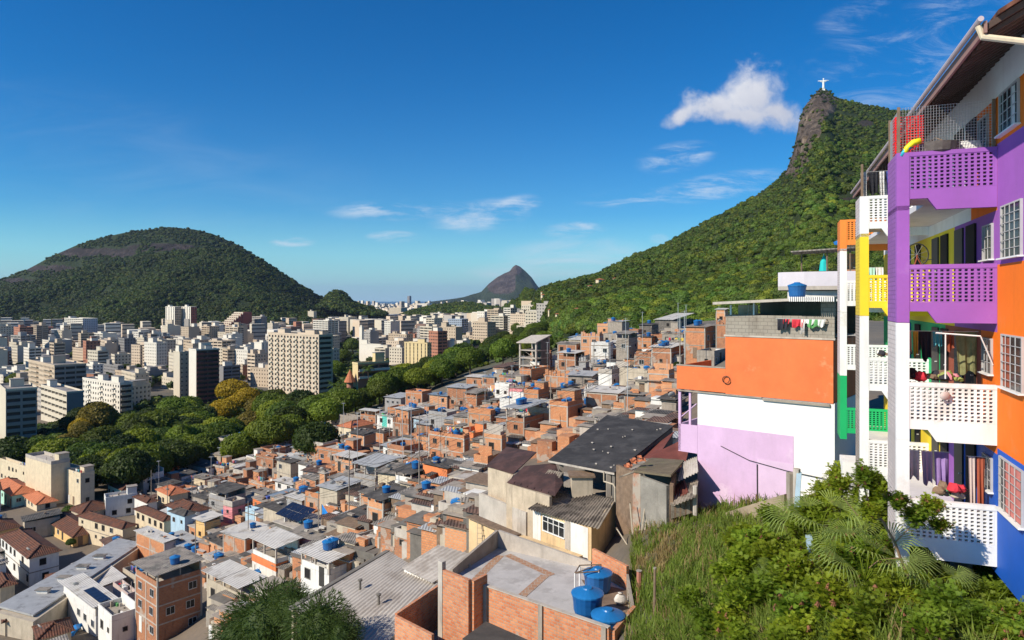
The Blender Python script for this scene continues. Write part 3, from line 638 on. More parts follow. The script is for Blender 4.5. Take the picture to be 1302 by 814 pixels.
        for i in range(n):
            y0=-e+(wl+2*e)*i/n; y1=-e+(wl+2*e)*(i+1)/n+.12; zz=h+lf+.05*i*R.choice((0,1)); j=R.uniform(-.15,.25)
            c.slab([(-e-j,y0,zz),(wr+e,y0,zz+sl),(wr+e,y1,zz+sl+.012*i),(-e-j,y1,zz+.012*i)],.04,sm)
        c.build('roof',rt); top=h+lf+sl*.5
    elif roof=='slab':
        c=MB(); c.box(-.25,wr+.2,-.25,wl+.2,h+.031,h+.16,R.choice((CONC,CONCL,CONCD))); c.build('roof',rt); top=h+.16
    elif roof=='hip':
        c=MB(); e=.4; tm=tilem or TILE; a_=min(wr,wl)*.5; rh=a_*.5; z=h+.031
        A=[(-e,-e,z),(wr+e,-e,z),(wr+e,wl+e,z),(-e,wl+e,z)]
        if wr>wl: r1,r2=(a_,wl/2,z+rh),(wr-a_,wl/2,z+rh); fs=[[A[0],A[1],r2,r1],[A[1],A[2],r2],[A[2],A[3],r1,r2],[A[3],A[0],r1]]
        else: r1,r2=(wr/2,a_,z+rh),(wr/2,wl-a_,z+rh); fs=[[A[0],A[1],r1],[A[1],A[2],r2,r1],[A[2],A[3],r2],[A[3],A[0],r1,r2]]
        for f_ in fs: c.face(f_,tm)
        c.face(A[::-1],CONCD); c.build('roof',rt); top=h+.5
        g=MB(); 
        for q in A: g.tube(Vector(q)+Vector((0,0,.05)),Vector(min((r1,r2),key=lambda s:(s[0]-q[0])**2+(s[1]-q[1])**2))+Vector((0,0,.06)),.11,tm,5)
        g.tube(Vector(r1)+Vector((0,0,.07)),Vector(r2)+Vector((0,0,.07)),.11,tm,5); g.build('ridge_tiles',rt)
    if items and roof!='hip':
        c=MB(); zc=h+.075 if roof in('terrace','ruin','sheet') else (h+.165 if roof=='slab' else None)
        if zc is not None:
            for k in range(R.randrange(3,8)):
                x=R.uniform(.3,wr-.6); y=R.uniform(.3,wl-.6); a_=R.uniform(.15,.7); b_=R.uniform(.15,.9); q=R.uniform(.1,.7); c.box(x,min(wr-.2,x+a_),y,min(wl-.2,y+b_),zc,zc+q,R.choice((CONC,WOOD,wm,CONCL,SH['grey'],CONCD,CLO[R.randrange(9)],PLA['white'])))
            for k in range(R.randrange(0,3)):
                x=R.uniform(.2,wr-.2); y=R.uniform(.2,wl-.2); c.tube((x,y,zc),(x,y,zc+R.uniform(.8,2.)),.04,R.choice((WOOD,ALU,CONCL)),5)
            c.build('rooftop_clutter',rt,kind='stuff')
        else:
            for k in range(R.randrange(1,5)):
                x=R.uniform(.2,wr-.8); y=R.uniform(.2,wl-.9); z_=h+.25+sl+.02; c.box(x,x+R.uniform(.2,.8),y,y+R.uniform(.2,1.),z_,z_+R.uniform(.03,.25),R.choice((CONC,WOOD,CONCL,SH['brown'],SH['light'],BR[1])))
            c.build('rooftop_clutter',rt,kind='stuff')
    Mx=Matrix.Translation(P)@Matrix.Rotation(math.pi/2-rad(th),4,'Z')
    loc=lambda x,y,z: Mx@Vector((x,y,z))
    if items:
        zz=h+.075 if roof in('terrace','ruin') else top+.03
        for i in range(tanks):
            if roof=='hip': break
            px_,py_=R.uniform(.8,max(.9,wr-.8)),R.uniform(.8,max(.9,wl-.8))
            if roof in('sheet','low'): sl_=.045; zq=h+(lift if roof=='sheet' else .25)+.02+sl*(px_+.35)/(wr+.7)
            else: zq=zz
            tank(loc(px_,py_,zq),R.choice((0,0,1)))
        if R.random()<.22 and Y<170: dish(loc(.1,R.uniform(.5,wl-.5),top+.6),R.uniform(2.5,3.6))
        if roof in('terrace',) and R.random()<.25 and wl>4: laundry(loc(.5,.6,h+1.5),loc(.5,wl-.8,h+1.5),5)
    return rt,loc,(wr,wl,h)
# zoom readings -> photo pixels
def Zm(ox,oy,s): return lambda a,i: (ox if i%2==0 else oy)+a/s
def zh(z,x0,xc,x1,yt,yb,**k):
    ox,oy,s=z; return house(ox+x0/s,ox+xc/s,ox+x1/s,oy+yt/s,oy+yb/s,**k)
# ============================================================ HILLSIDE HOUSES READ OFF THE PHOTOGRAPH
z3=(340,480,4.07)
zh(z3,567,648,668,205,318,wall='white',roof='slab',th=38,label='white three-storey house with a turquoise stripe down its middle',win=1.2,wk=3)
# its turquoise stripe is paint on the wall
o=[x for x in C.objects if x.get('label','').startswith('white three-storey house with a turq')][0]
b=MB(); b.box(-.012,0.,2.2,4.2,-1.,6.,PLA['turq']); b.build('turquoise_stripe',o)
zh(z3,480,560,585,205,250,roof='sheet',sheet='light',th=30,label='small brick house under a white tilted sheet, left of the turquoise-striped house')
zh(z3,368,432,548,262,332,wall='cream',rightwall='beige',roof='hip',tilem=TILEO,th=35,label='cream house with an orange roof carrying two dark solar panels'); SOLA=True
zh(z3,218,330,372,212,268,wall='beige',roof='slab',th=35); zh(z3,370,470,500,215,262,wall='conc',roof='terrace',th=33)
zh(z3,262,400,490,392,472,roof='terrace',th=33,tanks=2); zh(z3,350,440,505,450,500,roof='sheet',sheet='light',th=35,lift=1.3)
zh(z3,448,560,680,535,608,wall='grey',rightwall='white',roof='sheet',sheet='zinc',th=34,label='long white house with a glazed corner terrace and grey sheet roof',lift=2.2,win=.9)
zh(z3,480,560,665,610,720,roof='slab',th=34,win=.7)
zh(z3,835,1018,1045,318,462,roof='terrace',th=34,tanks=2,label='broad three-storey bare brick house with blue pools on its walled roof',win=1.3,wk=1)
zh(z3,1118,1206,1225,312,410,roof='terrace',th=32,wk=3,win=1.4); zh(z3,-60,30,55,425,500,roof='terrace',th=35)
zh(z3,50,120,165,448,560,wall='beige',roof='low',sheet='dark',th=38); zh(z3,180,250,290,535,595,roof='low',sheet='grey',th=38); zh(z3,268,298,318,500,590,roof='slab',th=38)
zh(z3,650,730,748,242,318,roof='ruin',th=32); zh(z3,608,690,770,110,158,wall='grey',roof='low',sheet='zinc',th=30); zh(z3,715,800,850,85,140,wall='brick',roof='terrace',th=30,tanks=1)
zh(z3,838,930,960,100,185,roof='low',sheet='blueish',th=32,tanks=1); zh(z3,930,1030,1085,60,160,roof='low',sheet='zinc',th=30); zh(z3,1040,1155,1180,195,292,roof='terrace',th=32)
zh(z3,660,745,835,552,625,wall='white',roof='sheet',sheet='dark',th=36,lift=1.4,tanks=1); zh(z3,713,850,942,640,748,wall='conc',roof='low',sheet='grey',th=34,win=1.4,wk=4,label='grey concrete house with wide glazed windows facing the valley',tanks=1)
zh(z3,805,930,1005,478,570,wall='orange',roof='low',sheet='dark',th=40,tanks=1); zh(z3,1068,1140,1168,448,535,roof='terrace',th=34); zh(z3,885,1040,1075,725,800,roof='terrace',th=36,tanks=3)
zh(z3,0,60,118,328,372,wall='grey',roof='low',sheet='blueish',th=34); zh(z3,112,148,170,290,355,wall='pink',roof='terrace',th=32,label='small pink house beside the round green tree')
zh(z3,-40,60,120,372,410,wall='grey',roof='low',sheet='light',th=34); zh(z3,160,262,300,470,530,wall='white',roof='low',sheet='grey',th=36)
zh(z3,40,130,180,560,600,wall='white',roof='low',sheet='light',th=36,tanks=1)
zh(z3,325,400,450,540,600,roof='low',sheet='grey',th=36); zh(z3,270,360,480,590,740,wall='beige',roof='low',sheet='zinc',th=36,rightwall='beige'); zh(z3,520,590,640,610,660,wall='grey',roof='low',sheet='light',th=36)
zh(z3,430,500,560,300,400,roof='low',sheet='dark',th=34); zh(z3,400,470,550,420,450,roof='terrace',th=34); zh(z3,550,600,650,290,345,roof='low',sheet='dark',th=34)
zh(z3,640,700,720,420,470,wall='conc',roof='low',sheet='light',th=36); zh(z3,770,830,840,330,400,roof='terrace',th=33); zh(z3,770,840,900,250,300,roof='low',sheet='zinc',th=33)
z4=(560,400,4.34)
zh(z4,578,712,778,345,422,roof='ruin',th=30,label='brick house with a crenellated unfinished top and two small windows',win=.5,wk=2)
zh(z4,435,500,605,310,380,roof='terrace',wall='brick',th=33,label='brick and white house at the foot of the concrete ruin'); zh(z4,495,545,608,272,335,wall='white',roof='terrace',th=33)
zh(z4,68,128,160,415,445,roof='low',sheet='grey',th=32); zh(z4,35,132,150,450,510,roof='terrace',th=32,wk=4); zh(z4,135,200,262,460,525,roof='sheet',sheet='grey',th=32,lift=1.2)
zh(z4,238,338,362,688,785,roof='terrace',th=32,wk=3,win=1.4); zh(z4,362,462,590,595,732,roof='sheet',sheet='zinc',th=33,lift=2.3,label='brick house with a wide grey sheet canopy and blue covers beside it',tanks=2)
zh(z4,602,702,785,508,668,roof='terrace',th=36,tanks=2,label='tall brick house with red cloth on its terrace and dark shaded side'); zh(z4,152,290,305,545,645,roof='low',sheet='grey',th=30); zh(z4,0,128,160,678,785,roof='terrace',th=32,tanks=2,wk=3)
zh(z4,872,945,1042,325,420,wall='white',roof='terrace',th=33,label='white terraced house low in the brick quarter, pale blue window front'); zh(z4,970,1040,1088,150,262,wall='conc',roof='sheet',sheet='grey',th=33); zh(z4,885,945,978,195,258,roof='slab',th=33,tanks=1)
zh(z4,1165,1275,1295,205,305,roof='sheet',sheet='light',th=30,lift=.8,wall='brick',tanks=3); zh(z4,1015,1112,1132,452,580,roof='low',sheet='grey',th=31,wk=0,win=.7); zh(z4,955,1016,1080,520,580,roof='terrace',th=31)
zh(z4,800,940,955,440,532,roof='low',sheet='dark',th=30,wk=3); zh(z4,1145,1260,1290,330,440,roof='terrace',th=30); zh(z4,1070,1160,1170,235,300,roof='terrace',th=30); zh(z4,1085,1165,1190,150,200,roof='sheet',sheet='dark',th=30,lift=1.2,tanks=1)
zh(z4,142,250,290,360,432,roof='sheet',sheet='light',th=30,lift=.7); zh(z4,300,380,400,400,470,wall='white',roof='terrace',th=31); zh(z4,290,350,435,295,340,roof='low',sheet='brown',th=30,tanks=0)
zh(z4,460,540,600,440,520,roof='terrace',th=31,tanks=2); zh(z4,640,700,770,420,500,roof='low',sheet='dark',th=31,tanks=2); zh(z4,1220,1290,1330,480,570,wall='conc',roof='low',sheet='dark',th=33)
zh(z4,1075,1180,1220,370,450,wall='beige',roof='slab',th=31); zh(z4,840,900,960,290,325,roof='low',sheet='grey',th=30,tanks=2)
z6=(740,380,4.52)
zh(z6,592,708,778,190,345,roof='sheet',sheet='grey',th=36,lift=.9,tanks=2); zh(z6,460,580,592,205,315,wall='conc',roof='low',sheet='grey',th=30,label='uphill grey block house above bare brick walls'); zh(z6,400,512,585,310,415,roof='sheet',sheet='light',th=33,lift=1.,tanks=2)
zh(z6,420,520,640,125,180,wall='concd',roof='low',sheet='light',th=30); zh(z6,330,400,440,165,215,wall='concd',roof='sheet',sheet='dark',th=30,lift=.8,tanks=1); zh(z6,770,822,840,80,150,roof='sheet',sheet='light',th=33,lift=1.); zh(z6,770,830,845,150,290,roof='ruin',th=33)
zh(z6,376,500,520,425,500,roof='low',sheet='grey',th=31); zh(z6,360,440,465,480,570,wall='beige',roof='low',sheet='grey',th=33); zh(z6,660,760,830,330,390,wall='conc',roof='terrace',th=33); zh(z6,470,540,560,600,680,wall='conc',roof='low',sheet='dark',th=32)
z2=(220,580,3.48)
zh(z2,222,262,320,225,335,wall='pink',roof='terrace',th=33,label='pink tower-like house with a small balcony',win=1.2,wk=2)
zh(z2,350,455,560,478,600,wall='white',roof='sheet',sheet='light',th=40,lift=2.1,label='white house with orange bands and a cream sheet canopy on top',win=0.,doors=False,items=False)
o=[x for x in C.objects if x.get('label','').startswith('white house with orange bands')][0]
hh_=(600-478)/3.48*depth(220+455/3.48,580+600/3.48)/F
wlx=[c for c in o.children if c.name.startswith('wall')][0].dimensions
me_=[c for c in o.children if c.name.startswith('wall')][0].data; wr_=max(v.co.x for v in me_.vertices); wl_=max(v.co.y for v in me_.vertices)
for k,(a_,b_) in enumerate(((hh_-.95,hh_+.0),(-.9,.15))):
    b=MB(); b.box(-.05,wr_+.05,-.05,wl_+.05,a_,b_,PLA['orange']); b.build('orange_band',o)
zh(z2,148,230,345,530,600,wall='beige',roof='slab',th=42); zh(z2,145,195,238,480,545,wall='conc',roof='slab',th=42,tanks=3,label='grey concrete tank tower with blue tanks on top')
zh(z2,150,300,400,640,700,wall='beige',roof='sheet',sheet='light',th=38,lift=1.7,label='low house with a broad cream sheet canopy over a terrace'); zh(z2,340,365,400,560,620,wall='conc',roof='slab',th=38,tanks=1)
zh(z2,565,690,825,530,590,wall='white',roof='sheet',sheet='light',th=38,lift=1.5,label='shelter with a bright white sheet roof and reddish door',tanks=2)
zh(z2,-10,52,100,265,400,wall='blue',roof='hip',th=34,tilem=SH['dark']); zh(z2,45,95,110,290,370,wall='mint',roof='low',sheet='blueish',th=34); zh(z2,98,140,212,310,400,wall='yellow',roof='sheet',sheet='light',th=36,lift=.9)
zh(z2,140,235,400,410,450,roof='low',sheet='dark',th=40); zh(z2,265,335,420,90,140,roof='terrace',th=36,tanks=1); zh(z2,335,405,460,130,165,roof='terrace',th=36); zh(z2,410,445,460,20,75,roof='slab',th=33); zh(z2,460,525,562,35,125,wall='beige',roof='low',sheet='dark',th=38)
zh(z2,215,250,285,180,260,wall='concd',roof='terrace',th=36,tanks=1); zh(z2,360,410,455,175,240,wall='beige',roof='low',sheet='grey',th=40); zh(z2,265,350,430,70,90,wall='beige',roof='low',sheet='light',th=36)
zh(z2,400,490,600,260,330,wall='beige',roof='low',sheet='dark',th=40); zh(z2,450,560,700,330,430,wall='concd',roof='slab',th=38,rightwall='beige',label='grey house with a tilted array of dark solar panels')
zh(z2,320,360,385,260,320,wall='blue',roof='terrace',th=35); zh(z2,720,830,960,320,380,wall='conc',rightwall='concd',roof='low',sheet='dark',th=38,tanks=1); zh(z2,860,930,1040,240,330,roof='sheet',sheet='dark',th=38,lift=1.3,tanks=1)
zh(z2,980,1060,1080,370,430,roof='terrace',th=38); zh(z2,810,860,950,395,440,roof='terrace',th=40,tanks=0)
zh(z2,50,130,180,50,95,wall='white',roof='low',sheet='dark',th=33); zh(z2,92,140,180,105,150,wall='cream',roof='low',sheet='grey',th=33)
# ---- lower left: older houses in the valley
z1=(0,560,3.204)
zh(z1,104,208,285,100,262,wall='cream',roof='terrace',th=34,label='cream stepped apartment block seen from its blank sunny end',win=0,mx=40,doors=False); zh(z1,272,328,385,150,272,wall='cream',roof='terrace',th=34,win=.2); zh(z1,330,400,520,92,150,wall='pinkgrey',roof='terrace',th=34,win=.6,mx=30)
zh(z1,215,280,330,130,240,wall='cream',roof='terrace',th=34,wk=0,win=1.2); zh(z1,0,105,130,118,200,wall='cream',roof='terrace',th=34,mx=40); zh(z1,110,240,320,80,110,wall='pinkgrey',roof='terrace',th=34,mx=40)
zh(z1,-30,50,150,225,275,wall='mint',roof='hip',th=40,tilem=TILEO); zh(z1,55,105,180,225,262,wall='cream',roof='hip',th=40,tilem=TILEO); zh(z1,100,150,230,262,290,wall='cream',roof='hip',th=42,tilem=TILEO)
zh(z1,180,300,408,395,435,wall='yellow',roof='hip',th=40,mx=40,label='yellow-walled house under a long dark tile hip roof'); zh(z1,320,500,552,360,450,wall='cream',roof='hip',th=30,mx=40,label='broad tiled hip roof with two dark tanks at its ridge')
zh(z1,5,120,240,480,600,wall='white',roof='hip',th=40,mx=40,label='white-walled house with small windows under a weathered tile roof',win=1.2,wk=3); zh(z1,72,180,450,590,640,wall='cream',roof='hip',th=62,mx=60,label='long low building with a rust-brown tile roof')
zh(z1,552,668,715,330,430,wall='cream',roof='hip',th=38,label='beige two-storey house with dark windows and a pyramid tile roof',win=1.4,wk=3); zh(z1,680,760,850,300,420,wall='blue',roof='hip',th=40,label='pale blue house with a chocolate-brown roof',win=1.2,wk=0)
zh(z1,360,430,560,245,320,wall='white',roof='terrace',th=55,mx=30,label='white and mint-green villa with a row of small windows',win=1.2,wk=3); zh(z1,440,500,550,205,260,wall='mint',roof='hip',th=40,tilem=TILE); zh(z1,548,600,640,255,320,wall='white',roof='hip',th=40)
zh(z1,640,690,765,225,290,wall='cream',roof='hip',th=42,tilem=TILEO); zh(z1,755,850,900,115,160,wall='white',roof='low',sheet='dark',th=34); zh(z1,690,740,800,150,200,wall='white',roof='low',sheet='dark',th=34); zh(z1,600,680,740,190,240,wall='conc',roof='low',sheet='dark',th=34)
zh(z1,0,100,245,335,410,wall='beige',roof='low',sheet='dark',th=50,mx=40,label='long derelict block with a broken blackened roof'); zh(z1,-60,-5,25,510,640,wall='white',roof='low',sheet='grey',th=40)
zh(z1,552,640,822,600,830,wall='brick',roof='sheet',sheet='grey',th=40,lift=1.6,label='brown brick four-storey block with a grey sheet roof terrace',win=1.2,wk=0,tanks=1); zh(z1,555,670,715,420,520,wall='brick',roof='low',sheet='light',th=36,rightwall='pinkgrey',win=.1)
zh(z1,258,390,470,720,800,wall='white',roof='sheet',sheet='light',th=40,lift=1.5,label='white shelter with dark solar panels on its pale roof'); zh(z1,305,410,505,600,665,wall='white',roof='low',sheet='light',th=42); zh(z1,400,455,555,740,840,wall='white',roof='terrace',th=42,win=.8); zh(z1,460,520,560,640,720,wall='pinkgrey',roof='terrace',th=42)
zh(z1,500,560,660,575,630,wall='beige',roof='terrace',th=40,tanks=2); zh(z1,660,740,820,440,500,wall='blue',roof='low',sheet='zinc',th=40,tanks=1); zh(z1,680,740,850,500,530,wall='grey',roof='low',sheet='zinc',th=42,tanks=2); zh(z1,415,490,555,480,520,roof='low',sheet='brown',th=45,tanks=2)
zh(z1,40,160,290,810,860,wall='cream',roof='hip',th=50,mx=40); zh(z1,-60,20,100,740,800,wall='cream',roof='hip',th=50,mx=30); zh(z1,-60,0,60,600,680,wall='cream',roof='hip',th=45,mx=30)
# long flat metal roof running down the lane
def onground(px,py,dz=0.): Y=depth(px,py); return W(px,py,Y)+Vector((0,0,dz))
q=[(2,690),(60,722),(175,578+100),(172,690)]
rt=thing('long_shed','shed','long low shed with a flat grey metal roof and small vents, beside the tile roofs',loc=(0,0,0))
A=W(0,775,120);B=W(47,783,116);Cc=W(178,692,150);D=W(160,690,154)
zr=-53
def atz(px,py,z): Y=-z*F/(py-HY); return W(px,py,Y)
q=[atz(-4,770,-43.),atz(42,782,-43.),atz(180,690,-45.),atz(150,684,-45.)]
b=MB(); b.slab(q,.25,SH['zinc']); b.build('roof',rt)
b=MB(); b.slab([p+Vector((0,0,-.26)) for p in [q[0]*.985+Vector((0,0,-.7)),q[1]*.985+Vector((0,0,-.7)),q[2]*.99+Vector((0,0,-.4)),q[3]*.99+Vector((0,0,-.4))]],5.,PLA['beige']); b.build('wall',rt)
for s in (.2,.36,.52,.68):
    p=q[0].lerp(q[3],s).lerp(q[1].lerp(q[2],s),.5); b=MB(); b.box(p.x-.8,p.x+.8,p.y-.4,p.y+.4,p.z+.003,p.z+.5,PLA['white']); b.box(p.x-1.,p.x+1.,p.y-.6,p.y+.6,p.z+.5,p.z+.58,SH['grey']); b.build('roof_vent',rt)
FOOT.append((q[0].x*.5+q[2].x*.5,q[0].y*.5+q[2].y*.5,9))
# blue tarpaulin hung over poles at the corner
rt=thing('tarpaulin','tarp','bright blue tarpaulin stretched over poles in the low corner',loc=(0,0,0)); b=MB()
Yt=92; g=[[W(x,y,Yt+dy)for x,y,dy in r] for r in ([(62,812,0),(78,804,1),(96,794,3),(110,791,5)],[(66,818,0),(82,812,.5),(98,800,2),(104,797,4)],[(60,830,-1),(80,826,0),(90,816,1),(96,806,3)])]
for j in range(2):
    for i in range(3): b.face([g[j][i],g[j+1][i],g[j+1][i+1],g[j][i+1]],BLUETARP)
b.build('sheet',rt); b=MB(); 
for p in (g[0][0],g[0][3],g[2][2]): b.tube(p,p+Vector((0,0,-4)),.05,WOOD)
b.build('poles',rt)
# solar arrays
SOLAR=M('solar_panel',(.012,.016,.035),.25,.1,spec=.6)
def solar(label,P0,ux,uy,nx,ny,w_,h_):
    rt=thing('solar_array','solar panels',label,loc=P0); f=MB()
    for i in range(nx):
        for j in range(ny):
            p=ux*(i*(w_+.08))+uy*(j*(h_+.08)); n=ux.cross(uy)
            b=MB(); b.slab([p,p+ux*w_,p+ux*w_+uy*h_,p+uy*h_],.04,SOLAR); b.build('panel',rt)
    n=ux.cross(uy).normalized()
    for j in (.1,.9): f.tube(uy*(ny*h_*j)-n*.08,ux*(nx*(w_+.08))+uy*(ny*h_*j)-n*.08,.03,ALU,4)
    for i in (.05,.95): 
        p=ux*(nx*w_*i)+uy*(ny*h_*.9); f.tube(p-n*.1,p+Vector((0,0,-1.2)),.03,ALU,4); p=ux*(nx*w_*i)+uy*(ny*h_*.1); f.tube(p-n*.1,p+Vector((0,0,-.6)),.03,ALU,4)
    f.build('frame',rt)
def find(t_): return [x for x in C.objects if x.get('label','').startswith(t_)][0]
def onroof(t_,lift,x0,y0,tilt,nx,ny,w_,h_,label):
    o=find(t_); me=[c for c in o.children if c.name.startswith('wall')][0].data; hh=max(v.co.z for v in me.vertices); Mx=Matrix.Translation(o.location)@Matrix.Rotation(o.rotation_euler.z,4,'Z')
    p=Mx@Vector((x0,y0,hh+lift)); ux=(Mx.to_3x3()@Vector((0,-1,0))).normalized(); uy=(Mx.to_3x3()@Vector((math.cos(tilt),0,math.sin(tilt)))).normalized(); solar(label,p,ux,uy,nx,ny,w_,h_)
onroof('grey house with a tilted array',1.0,.4,6.6,.35,5,2,1.1,1.5,'tilted array of dark solar panels on the grey house roof')
onroof('white shelter with dark solar',1.78,.5,6.2,.08,5,1,1.15,1.3,'row of dark solar panels on the pale shelter roof')
onroof('cream house with an orange roof',.55,1.2,4.6,.2,2,1,2.,1.6,'two dark solar panels on the orange roof near the round tree')
for (vp,vx,vy,vw),lab in zip(VILLAS,('orange-roofed villa on the ridge crest of the mountain','small tan-roofed house just behind the crest villa','little orange-roofed house below the crest villa','tiny orange-roofed house at the ridge foot, upper of two','pale orange-roofed house at the ridge foot, lower of two','white-walled house low on the wooded flank above the ruin','cream house low on the wooded flank beside a white one','pale house peeping from woods over the concrete ruin','lone house high on the wooded flank behind the painted house')):
    s_=vp[1]/F; P=Vector(vp)+Vector((-vw*s_*.5,-4,2.6)); rt=thing('villa','house',lab,loc=P,rz=.5); a_=vw*s_*.8; b=MB(); b.box(0,a_,0,a_*.7,-3.5,2.6,PLA['cream']); b.build('wall',rt); b=MB(); c_=(a_/2,a_*.35,2.6+a_*.2); q=[(-.8,-.8,2.61),(a_+.8,-.8,2.61),(a_+.8,a_*.7+.8,2.61),(-.8,a_*.7+.8,2.61)]
    for i in range(4): b.face([q[i],q[(i+1)%4],c_],TILEO)
    b.face(q[::-1],TILEO); b.build('roof',rt)
    for i in range(2): link('window',WP[0][0],rt,(a_*(.3+.4*i),-.02,1.2),0,1.5)
# ---- the tall concrete ruin on the ridge
P,dr,dl,Y=frame_for(682,476,42,212.); rt=thing('concrete_ruin','ruin','tall bare concrete skeleton with open floors, stairs and slanting top, at the wood edge',loc=P,rz=math.pi/2-rad(42)); s=Y/F
wl=span(P,dl,660,5,20); wr=span(P,dr,699,5,20); h=(476-436)*s; FOOT.append((P.x,P.y,6))
b=MB()
for x,y in ((0,0),(0,wl-.5),(wr-.5,0),(wr-.5,wl-.5)): b.box(x,x+.5,y,y+.5,-5,h+(.0 if x==0 else 1.9),CONCL)
b.build('columns',rt)
for k in range(1,4): b=MB(); b.box(0,wr,0,wl,k*h/4-.25,k*h/4,CONCL); b.build('floor_slab',rt)
b=MB(); b.slab([(-.6,-.4,h+.2),(wr+.3,-.4,h+2.3),(wr+.3,wl+.6,h+1.9),(-.6,wl+.6,h-.1)],.3,CONCL); b.build('slanting_roof',rt)
b=MB(); b.box(wr*.35,wr-.5,.05,.25,0,h+.6,CONCD); b.box(wr-.3,wr-.1,.5,wl-.5,0,h+1.6,CONCD); b.build('infill_wall',rt)
for k in range(3):
    b=MB(); z0=k*h/4; b.hexa([(.6,1,z0),(.9,1,z0),(.9,1.9,z0),(.6,1.9,z0),(.6,wl-1.2,z0+h/4-.3),(.9,wl-1.2,z0+h/4-.3),(.9,wl-1.1,z0+h/4),(.6,wl-1.1,z0+h/4)],CONC); b.build('stair_flight',rt)
# ---- random infill of the brick quarter
FAVP=[(395,548),(480,522),(500,508),(560,490),(640,470),(700,458),(740,452),(800,425),(858,422),(880,440),(862,560),(862,600),(800,560),(700,585),(640,575),(600,640),(600,690),(500,700),(450,690),(385,700),(375,760),(280,814),(280,760),(250,740),(190,720),(160,690),(240,665),(150,640),(220,610),(300,588)]
cands=[]
th0=rad(33); e1=Vector((math.sin(th0),math.cos(th0),0)); e2=Vector((-math.cos(th0),math.sin(th0),0))
gx=[]
for i in range(-12,66):
    for j in range(-44,66):
        p=e1*(i*5.9+40+R.uniform(-1.,1.))+e2*(j*6.0+R.uniform(-1.,1.))
        if 50<p.y<330 and abs(p.x)<160: gx.append(p)
gz=ground([p.x for p in gx],[p.y for p in gx])
for p,z in zip(gx,gz):
    x,y=proj((p.x,p.y,z))
    if not inpoly(x,y,FAVP): continue
    if x>600 and p.y<72: continue
    if any((p.x-a)**2+(p.y-b_)**2<(r_+1.7)**2 for a,b_,r_ in FOOT): continue
    cands.append((p.x,p.y,z))
HBH=list(HB); NH0=NH[0]
print('favela infill',len(cands),'hand',NH[0])
cands.sort(key=lambda c:c[1])
nput=0
for X,Yy,z in cands:
    if nput>=312-NH0: break
    th=R.choice((22,28,33,33,38,45)); fl=R.choice((1,1,2,2,2,3)) if Yy>95 else R.choice((1,1,2))
    wall=R.choices(('brick','white','beige','grey','conc','pink','orange','cream','blue','yellow'),(58,12,9,6,9,.8,2,4,1,.8))[0]
    roof=R.choices(('terrace','sheet','low','slab','ruin'),(33,14,32,9,8))[0]; sheet=R.choices(('grey','light','dark','brown','zinc','blueish'),(22,22,16,20,14,6))[0]
    a_,b_=R.uniform(3.8,5.6),R.uniform(4.,6.1); h=fl*2.7+R.uniform(-.2,.4); s_=F/Yy; bx,by=proj((X,Yy,z))
    for x0,x1,yt,yb,Yh in HBH:
        if Yh>Yy+2.5 and x1>bx-4.2*s_ and x0<bx+4*s_ and yb<by+4:
            h=min(h,(by-(yb-.1*(yb-yt)))/s_-(1.7 if roof=='sheet' else .5))
    if h<1.7: continue
    if h<4: roof=roof if roof!='sheet' else 'low'
    nput+=1; P=Vector((X,Yy,z))-e1*2.4-e2*2.6
    house(0,0,0,0,0,wall=wall,roof=roof,sheet=sheet,th=th,P=P,dims=(a_,b_,h),tanks=R.choice((0,0,1,1,2)),lift=R.uniform(.9,2.))
print('placed infill',nput)
VALP=[(-30,600),(60,600),(150,640),(190,690),(170,700),(60,690),(60,735),(0,740),(-30,740)]
VALP2=[(-40,600),(150,625),(240,680),(180,740),(60,814),(60,900),(-40,900)]
gx=[]
for i in range(-14,24):
    for j in range(-30,40):
        p=e1*(i*9.5+60+R.uniform(-1.5,1.5))+e2*(j*9.+60+R.uniform(-1.5,1.5))
        if 70<p.y<230 and -190<p.x<-20: gx.append(p)
gz=ground([p.x for p in gx],[p.y for p in gx]); nv=0
for p,z in zip(gx,gz):
    x,y=proj((p.x,p.y,z))
    if not inpoly(x,y,VALP2) or any((p.x-a)**2+(p.y-b_)**2<(r_+3.2)**2 for a,b_,r_ in FOOT): continue
    s_=F/p.y; h=R.choice((3,3,5.6)); a_,b_=R.uniform(5,8),R.uniform(5,9)
    for x0,x1,yt,yb,Yh in HBH:
        if Yh>p.y+2.5 and x1>x-5*s_ and x0<x+5*s_ and yb<y+4: h=min(h,(y-(yb-.35*(yb-yt)))/s_-2.)
    if h<2.2: continue
    nv+=1; house(0,0,0,0,0,wall=R.choice(('white','cream','beige','yellow','grey','pinkgrey')),roof=R.choice(('hip','hip','low')),sheet=R.choice(('grey','dark','brown')),th=R.choice((35,42,50)),P=Vector((p.x,p.y,z))-e1*3-e2*3.5,dims=(a_,b_,h),tanks=R.choice((0,1)),win=1.1)
print('valley infill',nv,'houses',NH[0])
